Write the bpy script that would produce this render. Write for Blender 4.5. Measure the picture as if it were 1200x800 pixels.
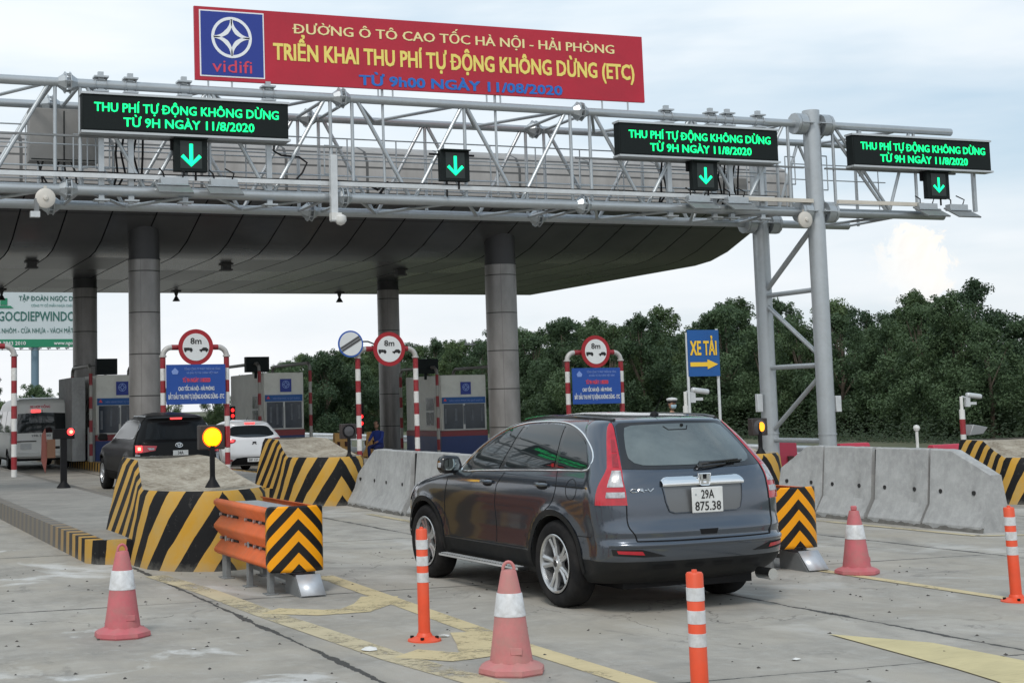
import bpy, bmesh, math, random
import numpy as np
from math import sin, cos, pi, radians, sqrt, atan2
from mathutils import Vector, Matrix, geometry

random.seed(7)
scene = bpy.context.scene
for o in list(bpy.data.objects):
    bpy.data.objects.remove(o)
COL = scene.collection

# ------------------------------------------------------------------ camera
cam_d = bpy.data.cameras.new('camera'); cam = bpy.data.objects.new('camera', cam_d); COL.objects.link(cam)
YAW, PITCH, ROLL = 0.370029506, 0.0967359225, -0.0237379958
f0 = Vector((sin(YAW), cos(YAW), 0)); r0 = Vector((cos(YAW), -sin(YAW), 0)); u0 = Vector((0, 0, 1))
f1 = f0*cos(PITCH) + u0*sin(PITCH); u1 = u0*cos(PITCH) - f0*sin(PITCH)
r2 = r0*cos(ROLL) + u1*sin(ROLL); u2 = u1*cos(ROLL) - r0*sin(ROLL)
mw = Matrix.Identity(4)
for i in range(3):
    mw[i][0] = r2[i]; mw[i][1] = u2[i]; mw[i][2] = -f1[i]
mw[2][3] = 1.7165
cam.matrix_world = mw
cam_d.sensor_width = 36; cam_d.lens = 1728.746/1200*36
cam_d.shift_x = (600-446.115)/1200; cam_d.shift_y = (308.616-400)/1200
cam_d.clip_end = 6000; cam_d.clip_start = 0.1
scene.camera = cam
scene.render.resolution_x = 1024; scene.render.resolution_y = 682
scene.render.engine = 'CYCLES'

# ------------------------------------------------------------------ light
SUN_EL, SUN_AZ = radians(48), radians(215)     # azimuth measured clockwise from +Y (behind, to the left)
scene.view_settings.view_transform = 'Standard'; scene.view_settings.look = 'None'
scene.view_settings.gamma = 1; scene.view_settings.use_curve_mapping = False
scene.view_settings.exposure = 0.29

def N(nt, t, **kw):
    n = nt.nodes.new(t)
    for k, v in kw.items():
        if k == 'inp':
            for a, b in v.items(): n.inputs[a].default_value = b
        else: setattr(n, k, v)
    return n
def L(nt, a, b): nt.links.new(a, b)
def mth(nt, op, a, b=None, c=None):
    n = nt.nodes.new('ShaderNodeMath'); n.operation = op
    for i, v in enumerate((a, b, c)):
        if v is None: continue
        if isinstance(v, (int, float)): n.inputs[i].default_value = v
        else: nt.links.new(v, n.inputs[i])
    return n.outputs[0]
def mixc(nt, fac, a, b, mode='MIX'):
    n = nt.nodes.new('ShaderNodeMix'); n.data_type = 'RGBA'; n.blend_type = mode
    for s, v in ((n.inputs[0], fac), (n.inputs[6], a), (n.inputs[7], b)):
        if isinstance(v, (int, float)): s.default_value = v
        elif isinstance(v, tuple): s.default_value = (*v[:3], 1)
        else: nt.links.new(v, s)
    return n.outputs[2]
def ramp(nt, fac, stops):
    n = nt.nodes.new('ShaderNodeValToRGB'); cr = n.color_ramp
    while len(cr.elements) < len(stops): cr.elements.new(0.5)
    for e, (p, v) in zip(cr.elements, stops):
        e.position = p; e.color = (v, v, v, 1) if isinstance(v, (int, float)) else (*v, 1)
    nt.links.new(fac, n.inputs[0]); return n.outputs[0]
def noise(nt, vec, scale, detail=4, rough=0.55, dist=0.0):
    n = nt.nodes.new('ShaderNodeTexNoise'); n.inputs['Scale'].default_value = scale
    n.inputs['Detail'].default_value = detail; n.inputs['Roughness'].default_value = rough
    n.inputs['Distortion'].default_value = dist
    if vec is not None: nt.links.new(vec, n.inputs['Vector'])
    return n.outputs['Fac']
def mapping(nt, vec, sc=(1,1,1), loc=(0,0,0), rot=(0,0,0)):
    n = nt.nodes.new('ShaderNodeMapping'); n.inputs['Scale'].default_value = sc
    n.inputs['Location'].default_value = loc; n.inputs['Rotation'].default_value = rot
    nt.links.new(vec, n.inputs['Vector']); return n.outputs[0]

world = bpy.data.worlds.new('World'); scene.world = world; world.use_nodes = True
nt = world.node_tree; nt.nodes.clear()
sky = N(nt, 'ShaderNodeTexSky'); sky.sky_type = 'NISHITA'; sky.sun_disc = False
sky.sun_elevation = SUN_EL; sky.sun_rotation = SUN_AZ; sky.air_density = 1.2; sky.dust_density = 2.5
tc = N(nt, 'ShaderNodeTexCoord')
dirv = tc.outputs['Generated']
m1 = mapping(nt, dirv, (1.0, 1.0, 3.2))
big = noise(nt, m1, 1.9, 6, 0.55, 0.3)
streak = noise(nt, mapping(nt, dirv, (1.2, 1.2, 7.0), (3, 1, 2)), 2.6, 5, 0.5, 0.2)
sep = N(nt, 'ShaderNodeSeparateXYZ'); L(nt, dirv, sep.inputs[0])
hz = sep.outputs[2]
# overcast veil: thick low down and to the left, thinner with blue showing towards the upper right
thin = mth(nt, 'ADD', mth(nt, 'MULTIPLY', sep.outputs[0], 0.45), mth(nt, 'MULTIPLY', hz, 0.7))
cov = mth(nt, 'SUBTRACT', mth(nt, 'ADD', mth(nt, 'MULTIPLY', big, 1.5), mth(nt, 'MULTIPLY', streak, 0.7)), thin)
covr = ramp(nt, cov, [(0.34, 0.15), (0.72, 0.82), (1.0, 1.0)])
shade = ramp(nt, streak, [(0.3, (5.9, 7.2, 8.15)), (0.62, (7.9, 8.4, 8.75))])
veil = mixc(nt, ramp(nt, hz, [(0.02, 0.0), (0.30, 1.0)]), (8.0, 8.15, 8.35), shade)
blue = mixc(nt, 0.62, sky.outputs[0], (4.6, 6.2, 7.6))
skyc = mixc(nt, covr, blue, veil)
# one far cumulus tower, warm lit
CD = Vector((0.6546, 0.7522, 0.0790)).normalized()
def dist_to(v, wob):
    s = N(nt, 'ShaderNodeVectorMath', operation='SUBTRACT'); L(nt, dirv, s.inputs[0]); s.inputs[1].default_value = v
    m = N(nt, 'ShaderNodeVectorMath', operation='MULTIPLY'); L(nt, s.outputs[0], m.inputs[0]); m.inputs[1].default_value = (1.0, 1.0, 0.75)
    l = N(nt, 'ShaderNodeVectorMath', operation='LENGTH'); L(nt, m.outputs[0], l.inputs[0])
    return mth(nt, 'ADD', l.outputs[1], wob)
puff = noise(nt, dirv, 34, 9, 0.68, 0.6)
dd = dist_to(CD, mth(nt, 'MULTIPLY', mth(nt, 'SUBTRACT', puff, 0.5), 0.085))
core = ramp(nt, dd, [(0.0180, 1.0), (0.0240, 0.0)])
s2 = N(nt, 'ShaderNodeVectorMath', operation='SUBTRACT'); L(nt, dirv, s2.inputs[0]); s2.inputs[1].default_value = CD
dt = N(nt, 'ShaderNodeVectorMath', operation='DOT_PRODUCT'); L(nt, s2.outputs[0], dt.inputs[0]); dt.inputs[1].default_value = (0.55, -0.48, 0.68)
fade = ramp(nt, mth(nt, 'ADD', mth(nt, 'MULTIPLY', dt.outputs[1], 14.0), 0.5), [(0.15, 0.05), (0.75, 1.0)])
cl_col = mixc(nt, ramp(nt, puff, [(0.42, 0.0), (0.60, 1.0)]), (8.9, 8.3, 7.6), (9.6, 9.2, 8.5))
skyc = mixc(nt, mth(nt, 'MULTIPLY', core, mth(nt, 'MULTIPLY', fade, 0.85)), skyc, cl_col)
bg = N(nt, 'ShaderNodeBackground'); L(nt, skyc, bg.inputs[0]); bg.inputs[1].default_value = 0.1
ow = N(nt, 'ShaderNodeOutputWorld'); L(nt, bg.outputs[0], ow.inputs[0])

sd = bpy.data.lights.new('sun', 'SUN'); sd.energy = 1.35; sd.angle = radians(14); sd.color = (1.0, 0.955, 0.9)
so = bpy.data.objects.new('sun', sd); COL.objects.link(so)
sv = Vector((sin(SUN_AZ)*cos(SUN_EL), cos(SUN_AZ)*cos(SUN_EL), sin(SUN_EL)))
so.rotation_euler = sv.to_track_quat('Z', 'Y').to_euler(); so.location = (-10, -10, 40)

# ------------------------------------------------------------------ materials
MATS = {}
def mat(name, col=(0.5,0.5,0.5), rough=0.6, metal=0.0, var=0.0, vs=3.0, bump=0.0, bs=60.0, coat=0.0, emit=None, es=1.0, spec=0.5, dirt=None, ds=1.5, da=0.0):
    if name in MATS: return MATS[name]
    m = bpy.data.materials.new(name); m.use_nodes = True; nt = m.node_tree
    b = nt.nodes['Principled BSDF']
    b.inputs['Roughness'].default_value = rough; b.inputs['Metallic'].default_value = metal
    b.inputs['Coat Weight'].default_value = coat; b.inputs['Coat Roughness'].default_value = 0.04
    b.inputs['Specular IOR Level'].default_value = spec
    b.inputs['Base Color'].default_value = (*col, 1)
    tcn = N(nt, 'ShaderNodeTexCoord'); ob = tcn.outputs['Object']
    c = None
    if var > 0:
        nn = noise(nt, ob, vs, 6, 0.6)
        c = mixc(nt, ramp(nt, nn, [(0.3, 0.0), (0.7, 1.0)]), tuple(x*(1-var) for x in col), tuple(min(1, x*(1+var)) for x in col))
        rr = mth(nt, 'ADD', mth(nt, 'MULTIPLY', nn, 0.25), max(0, rough-0.125)); L(nt, rr, b.inputs['Roughness'])
    if dirt:
        nn2 = noise(nt, ob, ds, 8, 0.65, 0.4)
        c = mixc(nt, mth(nt, 'MULTIPLY', ramp(nt, nn2, [(0.42, 0.0), (0.72, 1.0)]), da), c if c is not None else col, dirt)
    if c is not None: L(nt, c, b.inputs['Base Color'])
    if bump > 0:
        bn = N(nt, 'ShaderNodeBump', inp={'Strength': bump, 'Distance': 0.02})
        L(nt, noise(nt, ob, bs, 6, 0.6), bn.inputs['Height']); L(nt, bn.outputs[0], b.inputs['Normal'])
    if emit:
        b.inputs['Emission Color'].default_value = (*emit, 1); b.inputs['Emission Strength'].default_value = es
    MATS[name] = m; return m

GALV = mat('galvanised_steel', (0.42, 0.45, 0.47), 0.36, 0.5, 0.06, 2.5, 0.03, 40, dirt=(0.27,0.27,0.265), ds=5, da=0.3)
GALV2 = mat('galvanised_light', (0.60, 0.62, 0.63), 0.45, 0.35, 0.12, 4, dirt=(0.28,0.27,0.25), ds=2, da=0.3)
DARKM = mat('dark_housing', (0.012, 0.016, 0.016), 0.65, 0, 0.2, 6, spec=0.15)
BLACK = mat('black_plastic', (0.009, 0.009, 0.010), 0.6, 0, 0.25, 8, spec=0.2)
RUBBER = mat('tyre_rubber', (0.014, 0.014, 0.015), 0.85, 0, 0.35, 9, dirt=(0.05,0.045,0.04), ds=5, da=0.4, spec=0.15)
LED = mat('led_green', (0.0, 0.15, 0.06), 0.5, emit=(0.0, 1.0, 0.24), es=1.6)
LEDC = mat('led_cyan_green', (0.0, 0.15, 0.1), 0.5, emit=(0.0, 1.0, 0.36), es=1.5)
LEDR = mat('led_red', (0.2, 0.0, 0.0), 0.5, emit=(1.0, 0.02, 0.02), es=2.0)
AMBER = mat('amber_light', (0.8, 0.4, 0.0), 0.3, emit=(1.0, 0.60, 0.0), es=2.6)
AMBER_RIM = mat('amber_rim', (0.5, 0.1, 0.0), 0.4, emit=(1.0, 0.12, 0.0), es=1.6)
AMBER2 = mat('amber_lens_partly_lit', (0.8, 0.25, 0.0), 0.3, emit=(1.0, 0.33, 0.02), es=1.6)
LENS_DK = mat('unlit_lens', (0.06, 0.06, 0.065), 0.15)
BRAKE = mat('brake_light_lit', (0.8, 0.02, 0.02), 0.3, emit=(1.0, 0.05, 0.05), es=2.2)
BRAKEC = mat('brake_light_core', (0.9, 0.3, 0.1), 0.3, emit=(1.0, 0.42, 0.2), es=3.0)
REDL = mat('red_lens', (0.42, 0.01, 0.022), 0.12, 0, 0.18, 14, coat=0.6)
REDL2 = mat('red_lens_dark', (0.26, 0.008, 0.014), 0.16, 0, 0.25, 20, coat=0.6)
CLEARL = mat('clear_lens', (0.36, 0.37, 0.39), 0.3, 0.0, 0.45, 26, coat=0.15)
CHROME = mat('chrome', (0.82, 0.83, 0.84), 0.12, 1.0)
ALLOY = mat('alloy_rim', (0.55, 0.56, 0.57), 0.3, 0.85, 0.12, 10)
GLASS = mat('dark_car_glass', (0.012, 0.016, 0.018), 0.03, 0, spec=0.75)
GLASSR = mat('rear_glass', (0.045, 0.058, 0.058), 0.10, 0, 0.45, 1.6, spec=1.0, dirt=(0.17,0.2,0.19), ds=1.4, da=0.6)  # lighter base and pale mix stand for reflected sky, interior and dust
GLASSR.node_tree.nodes['Principled BSDF'].inputs['Coat Weight'].default_value = 1.0
GLOSSB = mat('gloss_black_trim', (0.012, 0.012, 0.013), 0.12, 0, coat=0.4)
PLATE = mat('white_plate', (0.66, 0.67, 0.66), 0.5, 0, 0.06, 10, dirt=(0.4,0.38,0.34), ds=6, da=0.3)
PLBLK = mat('plate_black', (0.015, 0.015, 0.015), 0.5)
WHITE = mat('white_paint', (0.68, 0.68, 0.66), 0.5, 0, 0.06, 5, dirt=(0.4,0.37,0.33), ds=4, da=0.4)
REDP = mat('red_paint', (0.27, 0.014, 0.022), 0.5, 0, 0.12, 5, dirt=(0.25,0.08,0.07), ds=4, da=0.4)
SIGNRED = mat('sign_red', (0.34, 0.012, 0.02), 0.45, 0, 0.05, 4)
BANNER = mat('banner_red', (0.42, 0.012, 0.032), 0.5, 0, 0.10, 1.2, 0.5, 2.2)
YELTXT = mat('banner_yellow', (0.80, 0.66, 0.16), 0.6)
CREAMTXT = mat('banner_pale_yellow', (0.80, 0.70, 0.34), 0.6)
BLUETXT = mat('banner_blue_lettering', (0.01, 0.14, 0.50), 0.5)
LOGOBL = mat('logo_blue', (0.014, 0.036, 0.26), 0.5)
LOGOWH = mat('logo_white', (0.78, 0.80, 0.82), 0.5)
LOGORED = mat('logo_red_lettering', (0.62, 0.05, 0.09), 0.5)
SIGNBL = mat('sign_blue', (0.010, 0.065, 0.31), 0.5, 0, 0.06, 3)
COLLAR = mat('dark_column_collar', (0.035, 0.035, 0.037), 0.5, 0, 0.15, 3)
SIGNBL2 = mat('sign_royal_blue', (0.005, 0.08, 0.28), 0.5, 0, 0.06, 3)
SIGNWH = mat('sign_white', (0.70, 0.72, 0.72), 0.5, 0, 0.03, 3)
SIGNYE = mat('sign_yellow', (0.80, 0.50, 0.03), 0.5, 0, 0.05, 3)
ORANGEPL = mat('orange_plastic', (0.72, 0.075, 0.022), 0.5, 0, 0.08, 6, dirt=(0.45,0.12,0.07), ds=5, da=0.35)
CONE = mat('faded_pink_red_plastic', (0.50, 0.125, 0.14), 0.65, 0, 0.12, 7, 0.1, 50, dirt=(0.36,0.17,0.155), ds=9, da=0.75)
CONE2 = mat('very_faded_pink_plastic', (0.50, 0.18, 0.175), 0.7, 0, 0.12, 7, 0.1, 50, dirt=(0.36,0.21,0.18), ds=9, da=0.75)
REFL = mat('reflective_white_band', (0.62, 0.63, 0.64), 0.4, 0, 0.10, 18, dirt=(0.36,0.35,0.33), ds=14, da=0.7)
ORANGEMET = mat('orange_painted_steel', (0.64, 0.125, 0.028), 0.5, 0.0, 0.10, 6, 0.05, 50, dirt=(0.34,0.12,0.06), ds=4, da=0.35)
GREYP = mat('grey_painted_steel', (0.20, 0.21, 0.215), 0.55, 0.2, 0.15, 6, dirt=(0.12,0.11,0.1), ds=5, da=0.4)
PALEM = mat('pale_metal', (0.55, 0.57, 0.60), 0.4, 0.4, 0.1, 6)
CREAMB = mat('booth_cream', (0.66, 0.66, 0.60), 0.55, 0, 0.05, 2, dirt=(0.3,0.29,0.25), ds=1.5, da=0.35)
BOOTHBL = mat('booth_navy', (0.015, 0.035, 0.13), 0.5, 0, 0.1, 3)
BOOTHRD = mat('booth_maroon', (0.20, 0.025, 0.03), 0.5, 0, 0.1, 3)
BGLASS = mat('booth_glass', (0.025, 0.035, 0.05), 0.06, 0, 0.3, 2, spec=0.6)
CURT = mat('pale_curtain', (0.12, 0.13, 0.145), 0.8, 0, 0.3, 8)
CREAMBAR = mat('cream_pipe', (0.56, 0.52, 0.45), 0.5, 0, 0.08, 3)
REDBARR = mat('red_water_barrier', (0.44, 0.03, 0.06), 0.55, 0, 0.1, 3)
YELBARR = mat('yellow_water_barrier', (0.80, 0.44, 0.14), 0.6, 0, 0.1, 3)
RUSTP = mat('rusty_red_plate', (0.20, 0.06, 0.045), 0.6, 0, 0.2, 5)

def ring_mat():
    m = bpy.data.materials.new('column_cladding'); m.use_nodes = True; nt = m.node_tree
    b = nt.nodes['Principled BSDF']; b.inputs['Roughness'].default_value = 0.42; b.inputs['Metallic'].default_value = 0.35
    t = N(nt, 'ShaderNodeTexCoord'); s = N(nt, 'ShaderNodeSeparateXYZ'); L(nt, t.outputs['Object'], s.inputs[0])
    z = mth(nt, 'ADD', s.outputs[2], 0.18+1.18)
    fr = mth(nt, 'FRACT', mth(nt, 'DIVIDE', z, 1.18))
    seam = mth(nt, 'LESS_THAN', mth(nt, 'MINIMUM', fr, mth(nt, 'SUBTRACT', 1.0, fr)), 0.014)
    ang = mth(nt, 'ARCTAN2', s.outputs[0], s.outputs[1])
    fa = mth(nt, 'FRACT', mth(nt, 'ADD', mth(nt, 'DIVIDE', ang, pi/1.5), 0.3))
    seam2 = mth(nt, 'LESS_THAN', fa, 0.012)
    nn = noise(nt, mapping(nt, t.outputs['Object'], (1, 1, 0.35)), 2.5, 8, 0.65)
    c = mixc(nt, ramp(nt, nn, [(0.3, 0), (0.72, 1)]), (0.19, 0.182, 0.175), (0.29, 0.28, 0.27))
    c = mixc(nt, mth(nt, 'MAXIMUM', seam, mth(nt, 'MULTIPLY', seam2, 0.5)), c, (0.05, 0.048, 0.046))
    L(nt, c, b.inputs['Base Color']); return m
COLUMN = ring_mat()

def soffit_mat():
    m = bpy.data.materials.new('soffit_panels'); m.use_nodes = True; nt = m.node_tree
    b = nt.nodes['Principled BSDF']; b.inputs['Roughness'].default_value = 0.27; b.inputs['Specular IOR Level'].default_value = 0.6
    t = N(nt, 'ShaderNodeTexCoord'); s = N(nt, 'ShaderNodeSeparateXYZ'); L(nt, t.outputs['Object'], s.inputs[0])
    fx = mth(nt, 'FRACT', mth(nt, 'DIVIDE', mth(nt, 'ADD', s.outputs[0], 100), 1.25))
    jx = mth(nt, 'LESS_THAN', fx, 0.032)
    fy = mth(nt, 'FRACT', mth(nt, 'DIVIDE', mth(nt, 'ADD', s.outputs[1], 100), 3.6))
    jy = mth(nt, 'MULTIPLY', mth(nt, 'LESS_THAN', fy, 0.01), 0.6)
    nn = noise(nt, t.outputs['Object'], 0.7, 6, 0.6)
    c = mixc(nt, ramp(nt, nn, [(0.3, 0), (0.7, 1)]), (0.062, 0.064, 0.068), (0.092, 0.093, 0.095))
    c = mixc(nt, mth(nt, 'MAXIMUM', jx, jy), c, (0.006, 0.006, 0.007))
    jj = mth(nt, 'MAXIMUM', jx, jy); L(nt, mth(nt, 'SUBTRACT', 0.5, mth(nt, 'MULTIPLY', jj, 0.5)), b.inputs['Specular IOR Level'])
    pn = N(nt, 'ShaderNodeTexWhiteNoise', noise_dimensions='2D'); cb = N(nt, 'ShaderNodeCombineXYZ')
    L(nt, mth(nt, 'FLOOR', mth(nt, 'DIVIDE', mth(nt, 'ADD', s.outputs[0], 100), 1.25)), cb.inputs[0]); L(nt, mth(nt, 'FLOOR', mth(nt, 'DIVIDE', mth(nt, 'ADD', s.outputs[1], 100), 3.6)), cb.inputs[1]); L(nt, cb.outputs[0], pn.inputs['Vector'])
    L(nt, mth(nt, 'ADD', 0.24, mth(nt, 'MULTIPLY', pn.outputs['Value'], 0.14)), b.inputs['Roughness'])
    L(nt, c, b.inputs['Base Color']); return m
SOFFIT = soffit_mat()

def fascia_mat():
    m = bpy.data.materials.new('fascia_panels'); m.use_nodes = True; nt = m.node_tree
    b = nt.nodes['Principled BSDF']; b.inputs['Roughness'].default_value = 0.5; b.inputs['Metallic'].default_value = 0.1
    t = N(nt, 'ShaderNodeTexCoord'); s = N(nt, 'ShaderNodeSeparateXYZ'); L(nt, t.outputs['Object'], s.inputs[0])
    fx = mth(nt, 'FRACT', mth(nt, 'DIVIDE', mth(nt, 'ADD', s.outputs[0], 100), 2.4)); jx = mth(nt, 'LESS_THAN', fx, 0.035)
    fz = mth(nt, 'FRACT', mth(nt, 'DIVIDE', mth(nt, 'ADD', s.outputs[2], 10.05), 0.42)); jz = mth(nt, 'LESS_THAN', fz, 0.13)
    nn = noise(nt, mapping(nt, t.outputs['Object'], (1, 1, 0.2)), 1.6, 7, 0.65)
    c = mixc(nt, ramp(nt, nn, [(0.3, 0), (0.7, 1)]), (0.24, 0.225, 0.21), (0.35, 0.335, 0.32))
    c = mixc(nt, mth(nt, 'MAXIMUM', jx, jz), c, (0.07, 0.068, 0.065))
    L(nt, c, b.inputs['Base Color']); return m
FASCIA = fascia_mat()

def stripe_mat(name, period, slope, yel=(0.50, 0.27, 0.035), blk=(0.010, 0.010, 0.011), duty=0.5, wear=0.5, phase=0.0, rough=0.6, fade_u=None):
    """diagonal stripes laid out in the mesh's own UV (u = metres round the face, v = metres up)"""
    m = bpy.data.materials.new(name); m.use_nodes = True; nt = m.node_tree
    b = nt.nodes['Principled BSDF']; b.inputs['Roughness'].default_value = rough; b.inputs['Specular IOR Level'].default_value = 0.16
    t = N(nt, 'ShaderNodeTexCoord'); s = N(nt, 'ShaderNodeSeparateXYZ'); L(nt, t.outputs['UV'], s.inputs[0])
    wob = mth(nt, 'MULTIPLY', mth(nt, 'SUBTRACT', noise(nt, t.outputs['Object'], 3.5, 3), 0.5), 0.035 if wear > 0.1 else 0.0)
    ph = mth(nt, 'ADD', mth(nt, 'ADD', mth(nt, 'ABSOLUTE', s.outputs[0]), mth(nt, 'MULTIPLY', s.outputs[1], slope)), wob)
    fr = mth(nt, 'FRACT', mth(nt, 'DIVIDE', mth(nt, 'ADD', ph, phase+period*20), period))
    st = mth(nt, 'LESS_THAN', fr, duty)
    n1 = noise(nt, t.outputs['Object'], 2.2, 8, 0.7, 0.3); n2 = noise(nt, t.outputs['Object'], 14, 8, 0.7)
    dirty = tuple(x*0.78+0.03 for x in yel)
    yc = mixc(nt, mth(nt, 'MULTIPLY', ramp(nt, n1, [(0.35, 0), (0.7, 1)]), wear), yel, (0.40, 0.30, 0.13)) if wear > 0 else mixc(nt, 0.0, yel, yel)
    c = mixc(nt, st, yc, blk)
    if wear > 0:
        low = ramp(nt, mth(nt, 'ADD', s.outputs[1], mth(nt, 'MULTIPLY', n2, 0.25)), [(0.06, 1), (0.22, 0)])
        chips = mth(nt, 'MULTIPLY', ramp(nt, n2, [(0.60, 0), (0.72, 1)]), 0.35*wear)
        k = mth(nt, 'MAXIMUM', mth(nt, 'MULTIPLY', low, 0.6*wear), chips)
        c = mixc(nt, k, c, (0.30, 0.285, 0.25))
    if fade_u:
        fd = ramp(nt, mth(nt, 'DIVIDE', s.outputs[0], fade_u), [(0.05, 0.0), (0.17, 0.88)])
        c = mixc(nt, fd, c, (0.17, 0.165, 0.155))
    L(nt, c, b.inputs['Base Color'])
    bn = N(nt, 'ShaderNodeBump', inp={'Strength': 0.25 if wear > 0 else 0.0, 'Distance': 0.01}); L(nt, n2, bn.inputs['Height']); L(nt, bn.outputs[0], b.inputs['Normal'])
    return m

def concrete_mat(name, base, dark, light, bscale=1.0, bump=0.25, streak=False):
    m = bpy.data.materials.new(name); m.use_nodes = True; nt = m.node_tree
    b = nt.nodes['Principled BSDF']; b.inputs['Roughness'].default_value = 0.85; b.inputs['Specular IOR Level'].default_value = 0.3
    t = N(nt, 'ShaderNodeTexCoord'); ob = t.outputs['Object']
    n1 = noise(nt, ob, 1.3*bscale, 8, 0.65, 0.4); n2 = noise(nt, ob, 7*bscale, 8, 0.7); n3 = noise(nt, ob, 90, 4, 0.7)
    c = mixc(nt, ramp(nt, n1, [(0.33, 0), (0.68, 1)]), dark, base)
    c = mixc(nt, mth(nt, 'MULTIPLY', ramp(nt, n2, [(0.45, 0), (0.75, 1)]), 0.6), c, light)
    c = mixc(nt, mth(nt, 'MULTIPLY', ramp(nt, n3, [(0.3, 1), (0.5, 0)]), 0.35), c, tuple(x*0.55 for x in base))
    if streak:
        n4 = noise(nt, mapping(nt, ob, (6, 6, 0.7)), 1.5, 6, 0.6)
        c = mixc(nt, mth(nt, 'MULTIPLY', ramp(nt, n4, [(0.5, 0), (0.75, 1)]), 0.45), c, tuple(x*0.6 for x in base))
    L(nt, c, b.inputs['Base Color'])
    bn = N(nt, 'ShaderNodeBump', inp={'Strength': bump, 'Distance': 0.012})
    L(nt, mth(nt, 'ADD', n2, mth(nt, 'MULTIPLY', n3, 0.4)), bn.inputs['Height']); L(nt, bn.outputs[0], b.inputs['Normal'])
    return m
CONCB = concrete_mat('barrier_concrete', (0.40, 0.405, 0.40), (0.29, 0.292, 0.29), (0.50, 0.50, 0.49), 1.7, 0.25, True)
CONCTOP = concrete_mat('weathered_block_top', (0.42, 0.375, 0.30), (0.16, 0.125, 0.085), (0.54, 0.50, 0.42), 2.6, 0.9)
CONCISL = concrete_mat('island_paving', (0.30, 0.285, 0.255), (0.20, 0.19, 0.175), (0.36, 0.345, 0.31), 0.7, 0.3)

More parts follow.
